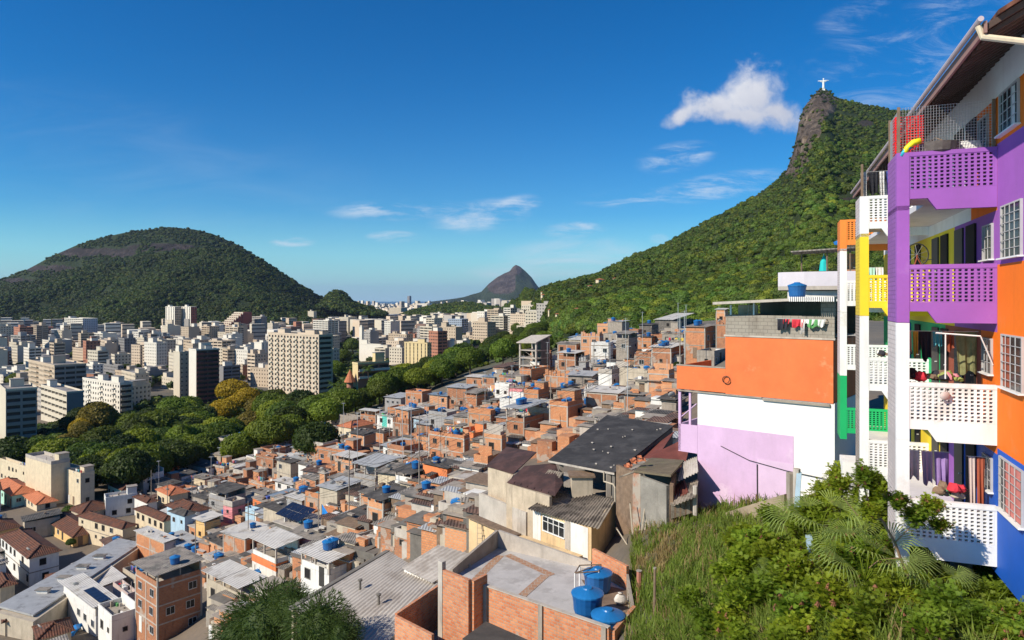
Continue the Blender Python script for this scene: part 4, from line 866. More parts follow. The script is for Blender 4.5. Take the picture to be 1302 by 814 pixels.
# low sheds, walls, steps and odds and ends that fill the alleys
sb=MB(); occ_=[(f[0],f[1],f[2]) for f in FOOT]; qq=[]
while len(qq)<5200:
    px,py=R.uniform(150,880),R.uniform(425,814)
    if inpoly(px,py,FAVP) or inpoly(px,py,[(430,690),(620,600),(640,640),(600,700),(560,700),(490,700),(370,770),(360,720)]): qq.append((px,py))
hq=Hgt([a for a,b_ in qq],[b_ for a,b_ in qq])
for (px,py),hv in zip(qq,hq):
    Y=hv*F/(py-HY)
    if Y>260 or Y<48 or R.random()>(Y/140)**-.6*.8: continue
    p=W(px,py,Y)
    if any((p.x-a)**2+(p.y-b_)**2<(r_*.95)**2 for a,b_,r_ in occ_): continue
    w1,w2,h=R.uniform(.4,2.6),R.uniform(.4,3.2),R.choice((.3,.6,1.,1.4,1.9,2.3)); m_=R.choice((BR[0],BR[1],BR[2],BR[3],CONC,CONCL,CONCD,PLA['white'],PLA['beige'],CONC,WOOD)); 
    for x0,x1,yt_,yb_,Yh in HBH:
        if Yh>Y+1.5 and x1>px-2 and x0<px+2: h=min(h,(py-(yb_-.12*(yb_-yt_)))*Y/F) if py>yb_-.12*(yb_-yt_) else 0
    if h<.15: continue
    q=[p+e1*a+e2*c for a,c in ((0,0),(w1,0),(w1,w2),(0,w2))]; sb.hexa([v_+Vector((0,0,-2.5)) for v_ in q]+[v_+Vector((0,0,h)) for v_ in q],m_)
    if h>.9 and R.random()<.6: q=[p+e1*a+e2*c+Vector((0,0,h+.06+a*.06)) for a,c in ((-.25,-.25),(w1+.3,-.25),(w1+.3,w2+.25),(-.25,w2+.25))]; sb.slab(q,.05,R.choice((SH['grey'],SH['dark'],CONC,CONCD,SH['brown'],CONC,SH['zinc'],WOOD)))
o=sb.build('alley_clutter'); o['kind']='stuff'; o['label']='low sheds, walls, steps and debris crammed in the alleys between the houses'; o['category']='clutter'
# poles and antennas
for i in range(26):
    X,Yy,z=R.choice(cands[:150]); z+=R.uniform(7,10); hh=R.uniform(2,4)
    rt=thing('antenna_mast','antenna',None,'thin antenna mast above the roofs',loc=(X,Yy,z-4),group='antenna masts'); b=MB(); b.tube((0,0,-2),(0,0,4+hh),.045,ALU,5); b.build('mast',rt)
    b=MB(); 
    for k in range(5): b.tube((-.5+.04*k,-.2*k+.3,4+hh-.1),(.5-.04*k,-.2*k+.3,4+hh-.1),.012,ALU,4)
    b.tube((0,.4,4+hh-.1),(0,-.6,4+hh-.1),.015,ALU,4); b.build('aerial',rt)
for i in range(26):
    a_,b_=R.sample(cands[:170],2)
    for _ in range(30):
        if 12<math.hypot(a_[0]-b_[0],a_[1]-b_[1])<34: break
        b_=R.choice(cands[:170])
    A_=Vector((a_[0],a_[1],a_[2]+R.uniform(7,9))); B_=Vector((b_[0],b_[1],b_[2]+R.uniform(7,9))); rt=thing('utility_pole','pole',None,'thin utility pole with a sagging cable',loc=(A_.x,A_.y,A_.z),group='utility poles'); b=MB(); b.tube((0,0,-8),(0,0,.4),.09,CONC,6,.07); b.build('pole_shaft',rt)
    for q in range(3):
        o_=Vector((q*.15,0,-.25*q)); b=MB(); b.path([o_+(B_-A_)*k_/7+Vector((0,0,-(1.2+.4*q)*4*(k_/7)*(1-k_/7))) for k_ in range(8)],.022,IRON,3); b.build('cable',rt)
# blue sheets and odd covers lying on roofs
for px,py,Y,w_,h_,lab in ((410,640,104,.9,1.2,'x'),):
    pass
rt=thing('tarpaulin','tarp','blue tarpaulin wall standing at a roof corner below the glazed-terrace house',loc=(0,0,0)); b=MB(); p=W(409,641,100); d=W(420,656,97)
g=[[p.lerp(d,i/4)+Vector((.06*math.sin(i*2+j),.08*math.cos(i*3+j),-.8*j)) for i in range(5)] for j in range(3)]
for j in range(2):
    for i in range(4): b.face([g[j][i],g[j+1][i],g[j+1][i+1],g[j][i+1]],BLUETARP)
b.build('sheet',rt); b=MB(); [b.tube(q_,q_+Vector((0,0,-3)),.04,WOOD) for q_ in (p,d)]; b.build('poles',rt)
# ============================================================ CITY IN THE VALLEY
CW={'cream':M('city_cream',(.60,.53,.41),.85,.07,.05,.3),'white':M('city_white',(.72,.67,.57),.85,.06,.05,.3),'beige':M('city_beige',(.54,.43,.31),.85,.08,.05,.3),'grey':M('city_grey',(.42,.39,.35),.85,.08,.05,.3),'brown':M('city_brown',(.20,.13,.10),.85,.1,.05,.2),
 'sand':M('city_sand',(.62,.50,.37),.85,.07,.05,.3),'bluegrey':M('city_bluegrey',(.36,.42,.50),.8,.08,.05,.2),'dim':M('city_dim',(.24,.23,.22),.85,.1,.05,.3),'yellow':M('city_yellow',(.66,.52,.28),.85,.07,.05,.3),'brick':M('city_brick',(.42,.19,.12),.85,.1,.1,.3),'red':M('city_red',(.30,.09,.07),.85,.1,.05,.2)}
CG=M('city_glass',(.045,.05,.055),.25,.5,.3,spec=.5); CG2=M('city_shutter',(.13,.12,.11),.8,.4,.3)
CROOF=M('city_roof',(.30,.28,.26),.9,.25,.1,patch=((.14,.13,.12),.4))
def facade(b,o,u,Wd,H,nx,ny,fw,fh,wm,panes,rec=.35,z0=0.,par=False):
    n=Vector((u.y,-u.x,0)); o=Vector(o); cw,ch=Wd/nx,(H-z0)/ny
    P=lambda x,z,d=0.: o+u*x+Vector((0,0,z))-n*d
    if z0>0: b.face([P(0,-6),P(Wd,-6),P(Wd,z0),P(0,z0)],wm)
    else: b.face([P(0,-6),P(Wd,-6),P(Wd,0),P(0,0)],wm)
    for i in range(nx):
        for j in range(ny):
            x0,x1,za,zb=i*cw,(i+1)*cw,z0+j*ch,z0+(j+1)*ch
            a,c=x0+cw*(1-fw)/2,x1-cw*(1-fw)/2; d,e=za+ch*(.95-fh)*.6,za+ch*(.95-fh)*.6+ch*fh
            b.face([P(x0,za),P(x1,za),P(c,d),P(a,d)],wm); b.face([P(x1,za),P(x1,zb),P(c,e),P(c,d)],wm); b.face([P(x1,zb),P(x0,zb),P(a,e),P(c,e)],wm); b.face([P(x0,zb),P(x0,za),P(a,d),P(a,e)],wm)
            for (q,r) in (((a,d),(c,d)),((c,d),(c,e)),((c,e),(a,e)),((a,e),(a,d))): b.face([P(*q),P(*r),P(*r,rec),P(*q,rec)],wm)
            if par: panes.append((P((a+c)/2,(d+e)/2,rec),c-a,e-d,math.atan2(u.y,u.x)))
            b.face([P(a,d,rec),P(c,d,rec),P(c,e,rec),P(a,e,rec)],CG if (i*7+j*13+int(o.x))%5 else CG2)
NC=[0]
QM={}
def panemesh(w_,h_):
    k=(round(w_,1),round(h_,1))
    if k not in QM: b=MB(); b.box(-k[0]/2,k[0]/2,-.04,-.004,-k[1]/2,k[1]/2,CG); QM[k]=b.mesh('window')
    return QM[k]
def block(x0,xc,x1,yt,yb,th=32,col='cream',L=('grid',.4,.45),Rr=None,Y=None,label=None,cell=3.1,par=False,crown=1,colR=None,fin=None,dims=None,P=None,bal=None,base='city',mx=90,z0=0.):
    if P is None: P,dr,dl,Y=frame_for(xc,yb,th,Y)
    else: dr=Vector((math.sin(rad(th)),math.cos(rad(th)),0)); dl=Vector((-math.cos(rad(th)),math.sin(rad(th)),0)); Y=P.y
    if dims: wr,wl,h=dims
    else: wl=span(P,dl,x0,14,mx); wr=span(P,dr,x1,14,mx); h=(yb-yt)*Y/F
    NC[0]+=1; FOOT.append((*(P+dr*wr/2+dl*wl/2)[:2],math.hypot(wl,wr)*.5)); Rr=Rr or L
    cn={'cream':'cream','white':'white','beige':'beige','grey':'grey','brown':'brown','sand':'sandy','bluegrey':'blue-grey','dim':'dull grey','yellow':'yellowish','brick':'brick-red','red':'dark red'}[col]
    kn='tower' if h>36 else 'mid-rise block' if h>17 else 'low block'
    rt=thing('apartment_tower' if h>36 else 'apartment_building','apartment building',label,None if label else f'{cn} apartment {kn}',loc=P,rz=math.pi/2-rad(th),group='valley apartment buildings',anchor=P+Vector((0,0,h*.8)))
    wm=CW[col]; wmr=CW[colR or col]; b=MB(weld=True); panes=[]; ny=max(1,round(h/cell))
    X,Yv=Vector((1,0,0)),Vector((0,1,0))
    def fc(o,u,Wd,st,m,pr):
        nm,fw,fh=st[:3]
        if nm=='blank' or Wd<3: b.face([Vector(o)+Vector((0,0,-6)),Vector(o)+u*Wd+Vector((0,0,-6)),Vector(o)+u*Wd+Vector((0,0,h)),Vector(o)+Vector((0,0,h))],m); return
        nx=max(1,round(Wd/(cell if nm=='grid' else 7.))) if len(st)<4 else st[3]
        facade(b,o,u,Wd,h,nx,ny,fw,fh,m,panes,.35 if nm=='grid' else .9,par=pr)
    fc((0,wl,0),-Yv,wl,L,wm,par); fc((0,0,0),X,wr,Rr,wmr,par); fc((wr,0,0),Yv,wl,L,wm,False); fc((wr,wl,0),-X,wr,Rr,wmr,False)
    b.face([(0,0,h),(wr,0,h),(wr,wl,h),(0,wl,h)],CROOF); b.build('wall',rt)
    p_=MB(weld=False); 
    p_.box(-.15,wr+.15,-.15,.1,h+.01,h+.9,wm); p_.box(-.15,.1,.1,wl-.1,h+.01,h+.9,wm); p_.box(wr-.1,wr+.15,.1,wl-.1,h+.01,h+.9,wm); p_.box(-.15,wr+.15,wl-.1,wl+.15,h+.01,h+.9,wm); p_.build('parapet',rt)
    for k in range(crown):
        a_=min(wr*.45,R.uniform(4,8)); c_=min(wl*.5,R.uniform(4,9)); x=R.uniform(.5,max(.6,wr-a_-.5)); y=R.uniform(.5,max(.6,wl-c_-.5)); q=MB(); hh=R.uniform(2.4,5.5); q.box(x,x+a_,y,y+c_,h+.01,h+hh,wm if R.random()<.7 else CW['white']); q.box(x-.2,x+a_+.2,y-.2,y+c_+.2,h+hh,h+hh+.25,CROOF); q.build('roof_house',rt)
    if par and panes:
        panes.sort(key=lambda q:-q[0].z)
        for q in panes[:100]: link('window',panemesh(q[1],q[2]),rt,q[0],q[3])
        if len(panes)>100:
            g=MB()
            for c_,w_,h_,a in panes[100:]:
                u=Vector((math.cos(a),math.sin(a),0))*w_/2; n=Vector((u.y,-u.x,0)).normalized()*.02; z=Vector((0,0,h_/2)); g.face([c_-u-z+n,c_+u-z+n,c_+u+z+n,c_-u+z+n],CG)
            g.build('windows_below',rt,kind='stuff')
    if bal:   # (face, number of columns, width fraction, depth, material)
        for face,nb,fw,dp,bm_ in bal:
            Wd=wl if face=='L' else wr; ch=h/ny; cnt=0; rest=MB()
            for j in range(ny-1,-1,-1):
                for i in range(nb):
                    s0=(i+.5)*Wd/nb-fw*Wd/nb/2; s1=s0+fw*Wd/nb; g=MB() if cnt<90 else rest; z=j*ch+.02; m_=CW[bm_]
                    if face=='L': g.box(-dp,-.005,s0,s1,z,z+.15,m_); g.box(-dp,-dp+.12,s0,s1,z+.15,z+1.15,m_)
                    else: g.box(s0,s1,-dp,-.005,z,z+.15,m_); g.box(s0,s1,-dp,-dp+.12,z+.15,z+1.15,m_)
                    cnt+=1
                    if g is not rest: g.build('balcony',rt)
            if rest.f: rest.build('lower_balconies',rt,kind='stuff')
    return rt,h
def zb(z,x0,xc,x1,yt,yb,**k): ox,oy,s=z; return block(ox+x0/s,ox+xc/s,ox+x1/s,oy+yt/s,oy+yb/s,**k)
G_=('grid',.42,.45); BD=('band',.9,.5); BL=('blank',0,0)
z5=(0,380,4.07)  # dim right walls here: shade of those faces is put into their colour
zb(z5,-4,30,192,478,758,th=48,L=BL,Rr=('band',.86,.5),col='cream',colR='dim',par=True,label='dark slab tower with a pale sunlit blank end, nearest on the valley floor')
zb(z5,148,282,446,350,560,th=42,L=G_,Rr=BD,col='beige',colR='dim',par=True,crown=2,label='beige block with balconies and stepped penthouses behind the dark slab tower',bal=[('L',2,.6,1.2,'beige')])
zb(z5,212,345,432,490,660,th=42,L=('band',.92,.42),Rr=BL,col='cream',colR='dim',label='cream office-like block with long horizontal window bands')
zb(z5,428,620,686,442,608,th=35,L=G_,Rr=BD,col='white',par=True,crown=2,label='white block with tiers of curved-looking balconies beside the yellowing trees',bal=[('R',2,.8,1.3,'beige'),('L',3,.3,1.,'white')])
zb(z5,630,700,772,392,530,th=45,L=G_,Rr=('grid',.2,.3),col='cream',colR='sand',label='cream six-storey block with a plain sandy end wall and flat top')
zb(z5,216,252,372,218,310,th=42,L=G_,Rr=BL,col='white',colR='grey'); zb(z5,-20,0,118,270,360,th=45,L=BD,Rr=BD,col='bluegrey',label='blue-grey long block with ribbon windows at the photo edge'); zb(z5,332,428,505,104,255,th=34,L=BD,Rr=G_,col='white',colR='bluegrey',crown=2,label='pale twin block with a bluish stepped wing in front of the wooded hill')
zb(z5,312,330,425,140,260,th=45,L=BL,Rr=BD,col='white',colR='grey'); zb(z5,568,600,642,125,210,th=34,col='beige'); zb(z5,122,150,215,258,400,th=40,L=G_,Rr=BD,col='white'); zb(z5,630,690,750,252,335,th=36,L=BD,Rr=G_,col='yellow'); zb(z5,765,780,815,185,340,th=40,L=G_,Rr=BD,col='sand',colR='grey'); zb(z5,815,830,882,200,330,th=42,L=BL,Rr=BD,col='dim')
zb(z5,450,560,622,218,340,th=36,col='sand',crown=2); zb(z5,375,450,508,262,345,th=36,col='beige'); zb(z5,690,712,762,162,215,th=38,L=BL,Rr=BD,col='cream',colR='beige'); zb(z5,-10,5,60,150,270,th=45,col='brown',L=G_,Rr=BD); zb(z5,105,112,168,146,200,th=42,col='brown',L=BD); zb(z5,76,110,186,205,280,th=40,col='beige'); zb(z5,445,480,535,345,450,th=40,L=G_,col='white'); zb(z5,530,610,640,350,430,th=38,col='dim')
zb(z5,708,745,770,205,330,th=36,col='cream'); zb(z5,645,660,690,165,215,th=36,col='beige'); zb(z5,430,445,480,175,230,th=40,col='cream'); zb(z5,260,290,320,150,200,th=40,col='red',L=BD); zb(z5,150,220,360,300,380,th=40,L=BL,Rr=BL,col='grey'); zb(z5,150,180,240,330,420,th=40,col='sand')
z6b=(200,370,4.285)
zb(z6b,88,122,172,338,605,th=40,L=BL,Rr=('grid',.35,.3),col='cream',colR='sand',par=True,crown=1,label='cream finned tower half with a plain sunny end and small windows')
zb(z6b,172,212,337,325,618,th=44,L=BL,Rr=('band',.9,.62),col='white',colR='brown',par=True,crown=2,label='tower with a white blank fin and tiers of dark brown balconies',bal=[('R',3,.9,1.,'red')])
rtU,hU=zb(z6b,604,880,956,246,632,th=36,L=('grid',.55,.5,16),Rr=('band',.86,.5),col='sand',colR='beige',par=True,crown=4,label='tallest sandy tower with ribs and many columns of small balconies',bal=[('L',8,.42,.9,'cream')],mx=70)
zb(z6b,528,568,608,285,495,th=38,L=BL,Rr=('grid',.15,.9,2),col='white',label='bright white windowless slab beside the tallest ribbed tower'); zb(z6b,480,505,535,300,380,th=38,L=G_,col='white')
for a,b_ in ((45,130),(132,215)): zb(z6b,a,a+50,b_,88,290,th=38,L=('grid',.3,.9,4),Rr=('band',.8,.5,3),col='white',colR='red' if a>100 else 'beige')
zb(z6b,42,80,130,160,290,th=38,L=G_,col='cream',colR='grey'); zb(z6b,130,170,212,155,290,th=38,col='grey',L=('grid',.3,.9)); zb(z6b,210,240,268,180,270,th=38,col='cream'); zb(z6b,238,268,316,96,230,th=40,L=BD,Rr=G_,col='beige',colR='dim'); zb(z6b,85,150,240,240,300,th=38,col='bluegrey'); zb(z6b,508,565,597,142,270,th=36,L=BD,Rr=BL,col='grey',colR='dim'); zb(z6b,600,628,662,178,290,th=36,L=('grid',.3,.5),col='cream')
zb(z6b,842,885,921,72,180,th=34,col='grey'); zb(z6b,820,852,868,112,240,th=34,L=('grid',.25,.4),col='cream'); zb(z6b,848,930,986,164,345,th=32,L=BD,Rr=BD,col='white',crown=2,label='white banded block standing right of the tallest tower'); zb(z6b,990,1040,1088,145,265,th=34,col='cream'); zb(z6b,240,300,352,255,320,th=36,col='cream'); zb(z6b,380,440,524,238,335,th=36,col='sand',L=('grid',.3,.3))
zb(z6b,355,385,420,200,265,th=36,col='white',L=BD); zb(z6b,670,715,762,92,150,th=36,col='bluegrey'); zb(z6b,545,590,642,105,160,th=36,col='grey'); zb(z6b,335,360,452,415,530,th=42,L=BL,Rr=BD,col='dim'); zb(z6b,450,465,505,405,485,th=38,L=G_,Rr=BL,col='beige',colR='brick'); zb(z6b,-5,20,68,270,400,th=38,L=BD,col='brown'); zb(z6b,400,470,510,160,240,th=36,col='grey')
zb(z6b,1100,1115,1125,200,380,th=38,L=BL,col='white')
z7=(440,340,4.65)
zb(z7,255,325,362,240,335,th=32,col='cream'); zb(z7,408,480,492,215,300,th=30,col='white',L=('grid',.3,.5)); zb(z7,515,580,597,212,262,th=30,col='white'); zb(z7,496,560,582,272,360,th=30,L=BD,Rr=G_,col='white'); zb(z7,494,520,572,330,440,th=32,col='cream'); zb(z7,560,610,655,355,430,th=32,col='beige')
zb(z7,85,205,216,460,565,th=32,L=BL,Rr=G_,col='white',label='bright white windowless long block at the wood edge'); zb(z7,190,235,262,485,565,th=32,col='sand',L=('grid',.2,.3)); zb(z7,255,330,350,480,570,th=32,col='cream'); zb(z7,345,480,505,452,575,th=32,L=('grid',.25,.9,6),Rr=G_,col='yellow',label='yellowish block with tall vertical strips, behind palms'); zb(z7,348,440,476,345,450,th=32,col='sand'); zb(z7,104,240,266,318,410,th=30,L=G_,col='cream',crown=3)
zb(z7,884,985,1000,250,330,th=28,L=('grid',.5,.4),col='sand'); zb(z7,748,850,866,275,345,th=28,L=('grid',.5,.4),col='cream'); zb(z7,672,760,782,302,365,th=28,col='white',L=BD); zb(z7,594,640,655,438,510,th=30,L=BL,col='white'); zb(z7,655,690,735,438,500,th=30,L=BL,col='white'); zb(z7,620,650,682,318,390,th=30,col='beige'); zb(z7,240,300,362,380,460,th=32,col='grey',crown=2); zb(z7,545,570,600,402,475,th=32,col='sand'); zb(z7,88,150,205,378,470,th=32,L=BD,col='beige')
zb(z7,-5,40,66,300,420,th=34,col='cream'); zb(z7,975,1030,1100,300,340,th=28,col='white'); zb(z7,55,120,135,270,330,th=32,col='cream'); zb(z7,362,375,386,170,230,th=30,col='dim',L=BL,Rr=BL); zb(z7,930,950,965,150,215,th=28,col='grey'); zb(z7,450,495,500,410,470,th=32,col='sand'); zb(z7,805,840,880,405,450,th=28,col='sand'); zb(z7,700,760,775,410,450,th=28,L=BL,col='white'); zb(z7,270,330,370,330,380,th=32,col='beige')
# brick school with balconies and conical roof
zb(z7,38,70,255,575,660,th=48,L=BL,Rr=('band',.92,.45),col='yellow',colR='brick',label='low brick school block with white balcony bands among the trees',bal=[('R',1,.98,1.2,'white')],Y=330.)
P=W(445,487,330.); rt=thing('turret','turret','small brick turret with a conical tile roof among the trees',loc=P); MB().lathe([(1.6,-6),(1.6,.5)],CW['brick'],n=12).build('wall',rt); MB().lathe([(2.9,.5),(.1,6.5)],TILEO,n=12).build('roof',rt)
# terraced hillside block
P0=W(279,420,1330); rt=thing('terraced_building','apartment building','slanting reddish terraced block climbing the foot of the wooded hill',loc=P0,rz=-.5,sc=1.42)
for k in range(9):
    s=k*2.7; g=MB(); g.box(-4+k*.8,14+k*.8,k*3.2-3,k*3.2+12,s-12,s+3,CW['red']); g.box(-4.3+k*.8,14.3+k*.8,k*3.2-3.6,k*3.2-3.05,s+1.4,s+3.3,CW['cream']); g.build('terrace',rt)
    for q in range(5): g=MB(); g.box(-4+k*.8+q*4.2,-4+k*.8+q*4.2+.9,k*3.2-3.9,k*3.2-3.02,s-.2,s+1.39,CW['white']); g.build('pier',rt)
# random city fill
occ=[]
def fill(n,y0,y1,cellw,hr,seed,inside):
    rr=random.Random(seed); c=[]; yv=y0
    while yv<y1:
        xv=-yv*.86
        while xv<yv*.06: c.append((xv+rr.uniform(-8,8),yv+rr.uniform(-8,8))); xv+=cellw
        yv+=cellw*1.05
    gz=ground([a for a,b in c],[b for a,b in c]); out=[]
    for (X,Yy),z in zip(c,gz):
        x,y=proj((X,Yy,z))
        if not inside(x,y) or any((X-a)**2+(Yy-b_)**2<(r_+12)**2 for a,b_,r_ in FOOT): continue
        out.append((X,Yy,z))
    return out
CITYP=[(-40,395),(700,392),(700,420),(672,428),(640,436),(600,444),(590,450),(520,462),(440,475),(420,500),(330,492),(250,500),(200,500),(130,530),(-40,540)]
NOP=[(420,500),(425,440),(470,438),(470,470)]
MIDRISE=lambda x,y: inpoly(x,y,CITYP) and not inpoly(x,y,NOP) and y>406
c1=fill(0,380,2600,33,0,3,MIDRISE); c1.sort(key=lambda q:q[1]); R.shuffle
print('city cand',len(c1),'hand',NC[0])
CB=[h_ for h_ in []]
nb=0; REST=[]
for X,Yy,z in c1:
    col=R.choices(('cream','white','beige','grey','sand','dim','brown','bluegrey','brick'),(28,22,20,8,18,6,3,2,4))[0]; h=R.choice((9,12,16,20,26,32)) if Yy<900 else R.choice((12,16,22,28,34,42))
    x,y=proj((X,Yy,z)); 
    if x<330 and Yy<620: h=min(h,12)
    st=R.choice((G_,BD,('grid',.3,.4),('grid',.55,.4))); st2=R.choice((G_,BD,BL))
    if nb<210:
        nb+=1; block(0,0,0,0,0,th=R.choice((25,32,38,45)),P=Vector((X,Yy,z)),dims=(R.uniform(10,20),R.uniform(12,24),h),col=col,L=st,Rr=st2,crown=R.choice((1,1,2)),cell=3.1 if Yy<1000 else 4.)
    else: REST.append((X,Yy,z,h,col))
b=MB()
for X,Yy,z,h,col in REST+[(lambda Y_:(Y_*R.uniform(-.27,.05),Y_,-95.,R.uniform(22,62)*(1.5 if R.random()<.08 else 1),R.choice(('white','cream','white','sand','grey'))))(R.uniform(2500,6300)) for _ in range(1900)]:
    w1,w2=R.uniform(10,24),R.uniform(14,40); c,s=math.cos(.6),math.sin(.6); q=[(X+c*a-s*d,Yy+s*a+c*d) for a,d in ((0,0),(w1,0),(w1,w2),(0,w2))]
    b.prism(q,z-5,z+h,CW[col])
    for k in range(int(h/6)): 
        zz=z+k*6+3; b.prism([(q[0][0]-.3,q[0][1]-.1),(q[1][0]+.1,q[1][1]-.3),(q[1][0],q[1][1]+.2),(q[0][0]+.2,q[0][1])],zz,zz+1.8,CG2)
o=b.build('distant_city'); o['kind']='stuff'; o['label']='pale mass of far apartment blocks down to the sea'; o['category']='buildings'
# street trees between the blocks
tp=[];tr_=[]; rsx=random.Random(9)
for k in range(2600):
    Y=rsx.uniform(420,2300); X=rsx.uniform(-.86*Y,.05*Y); tp.append((X,Y))
tz=ground([a for a,b in tp],[b for a,b in tp]); tl=[]
for (X,Y),z in zip(tp,tz):
    x,y=proj((X,Y,z))
    if MIDRISE(x,y) and not any((X-f[0])**2+(Y-f[1])**2<(f[2]*.8)**2 for f in FOOT[::1]): r=rsx.uniform(3.5,6.5); tl.append(((X,Y,z+r*.9),r))
forest('street_trees',[a for a,b in tl],[b for a,b in tl],PF,FOL,'mass of street and garden trees between the valley blocks',31,cols([a for a,b in tl],9,.01,.85))
# white blocks below the double peak
b=MB()
for k in range(70):
    px=R.uniform(600,690); Y=R.uniform(3300,4600); p=W(px,R.uniform(392,397),Y); h=R.uniform(20,60); b.prism([(p.x,p.y),(p.x+R.uniform(15,40),p.y-8),(p.x+40,p.y+20),(p.x+5,p.y+25)],p.z-30,p.z+h,CW[R.choice(('white','cream','white','grey'))])
o=b.build('far_blocks'); o['kind']='stuff'; o['label']='white blocks clustered below the far double peak'; o['category']='buildings'
# ============================================================ NEAR HOUSES IN THE MIDDLE
def atz(px,py,z): return W(px,py,-z*F/(py-HY))
def wallq(b,p,q,z0,z1,th_,m,z0b=None,z1b=None):
    """wall between two plan points, thickness to the left of p->q"""
    p=Vector((p[0],p[1],0));q=Vector((q[0],q[1],0)); d=(q-p).normalized(); n=Vector((-d.y,d.x,0))*th_; z0b=z0 if z0b is None else z0b; z1b=z1 if z1b is None else z1b
    Z=lambda v,z: Vector((v.x,v.y,z))
    b.hexa([Z(p,z0),Z(q,z0b),Z(q+n,z0b),Z(p+n,z0),Z(p,z1),Z(q,z1b),Z(q+n,z1b),Z(p+n,z1)],m)
NBRICK=brickmat('brick_near',(.54,.17,.07),(.66,.29,.14),(.42,.33,.26),.25,.125,.013,.3,.008)
def corrslab(b,A,B,Cc,D,period,amp,m,th_=.02):
    """corrugated sheet: A-B is the eave, D-C the upper edge; ribs run from eave to top"""
    A,B,Cc,D=map(Vector,(A,B,Cc,D)); n=int((B-A).length/period*6); nr=(B-A).cross(D-A).normalized()
    if nr.z<0: nr=-nr
    vs=[];fs=[]; K=3
    for i in range(n+1):
        o=nr*amp*math.cos(i*2*math.pi/6)
        for k in range(K):
            p=(A.lerp(B,i/n)).lerp(D.lerp(Cc,i/n),k/(K-1)); vs.append(p+o)
        for k in range(K):
            p=(A.lerp(B,i/n)).lerp(D.lerp(Cc,i/n),k/(K-1)); vs.append(p+o-nr*th_)
    for i in range(n):
        for k in range(K-1):
            a=i*2*K+k; c=(i+1)*2*K+k; fs.append((a,c,c+1,a+1)); fs.append((a+K,a+K+1,c+K+1,c+K))
        a=i*2*K; c=(i+1)*2*K; fs.append((a,a+K,c+K,c)); fs.append((a+K-1,c+K-1,c+2*K-1,a+2*K-1))
    b.raw(vs,fs,m)
CORRG=M('fibre_cement_old',(.30,.255,.20),.92,.3,1.3,.0,patch=((.12,.10,.08),.5)); CORRL=M('fibre_cement_pale',(.46,.42,.37),.9,.14,.5,patch=((.33,.29,.25),.4)); BITU=M('bitumen_black',(.050,.046,.043),.8,.35,.8,bump=.02,bscale=3,patch=((.075,.07,.066),.4)); MAROON=M('sheet_maroon',(.17,.05,.035),.8,.25,.8); PBROWN=M('sheet_purple_brown',(.085,.045,.04),.85,.35,1.2,patch=((.05,.03,.028),.5))
# ---- big ribbed roof, lower centre
rt=thing('warehouse','warehouse','large pale ribbed sheet roof stepping down beside the near palm-like trees',loc=(0,0,0))
q=[atz(373,772,-17.2),atz(494,700,-16.2),atz(560,742,-16.0),atz(455,860,-17.0)]
b=MB(); corrslab(b,q[0],q[3],q[2],q[1],.36,.035,CORRL); b.build('roof',rt)
q2=[atz(511,722,-15.9),atz(549,741,-15.9),atz(605,706,-15.2),atz(558,693,-15.2)]
b=MB(); corrslab(b,q2[0],q2[1],q2[2],q2[3],.34,.03,CORRL); b.build('upper_roof',rt)
b=MB(); wallq(b,q[0]*1.004,q[1]*1.004,-24,-17.4,.15,PLA['cream'],None,-16.5); b.build('wall',rt)
b=MB(); b.slab([q[0]+Vector((-.25,0,.03)),q[0]+Vector((.05,-.1,.05)),q[1]+Vector((.1,-.1,.05)),q[1]+Vector((-.2,0,.03))],.2,CONCD); b.build('gutter',rt)
b=MB(); wallq(b,q2[0]+Vector((.1,.2,0)),q2[1]+Vector((.1,.2,0)),-17.5,-16.1,.12,PLA['white']); b.build('low_wall',rt)
for s in (.3,.62): p=q[0].lerp(q[1],.5).lerp(q[3].lerp(q[2],.5),s); b=MB(); b.lathe([(.07,0),(.07,.5),(.14,.5),(.14,.58),(.02,.62)],CONCD,c=(p.x,p.y,p.z),n=10); b.build('vent_pipe',rt)
# little blue awning on the edge of the roof
# ---- brick roof terrace with a tiled pattern
A=Vector((-2.85,32.6,0));Bq=Vector((-.75,36.5,0));Cq=Vector((3.9,33.6,0));Dq=Vector((5.25,31.2,0));Eq=Vector((4.95,27.9,0));Fq=Vector((3.75,25.8,0));Gq=Vector((-1.2,29.7,0)); zf=-13.35
rt=thing('brick_terrace_house','house','bare brick house whose grey roof terrace has a brown tile border and blue tanks',loc=(0,0,0))
TERR=M('terrace_cement',(.46,.44,.42),.75,.12,1.2,patch=((.36,.34,.32),.4)); TBRN=brickmat('terrace_brown_tiles',(.36,.19,.11),(.42,.26,.17),(.40,.34,.28),.3,.3,.02,.2,.002)
b=MB(); b.prism([(p.x,p.y,0) for p in (A,Gq,Fq,Eq,Dq,Cq,Bq)],zf-.25,zf,TERR); b.build('terrace_floor',rt)
def strip(b,p,q,w_,z,m):
    p=Vector(p);q=Vector(q); d=(q-p).normalized(); n=Vector((-d.y,d.x,0))*w_; b.slab([(p.x,p.y,z),(q.x,q.y,z),((q+n).x,(q+n).y,z),((p+n).x,(p+n).y,z)],.004,m)
b=MB(); f0=atz(601,747,zf);f1=atz(641,707,zf);f2=atz(698,733,zf);f3=atz(668,760,zf); strip(b,f0,f1,.42,zf+.006,TBRN); strip(b,f2,f1,-.42,zf+.011,TBRN); strip(b,f3,f2,.42,zf+.016,TBRN); b.build('tile_border',rt)
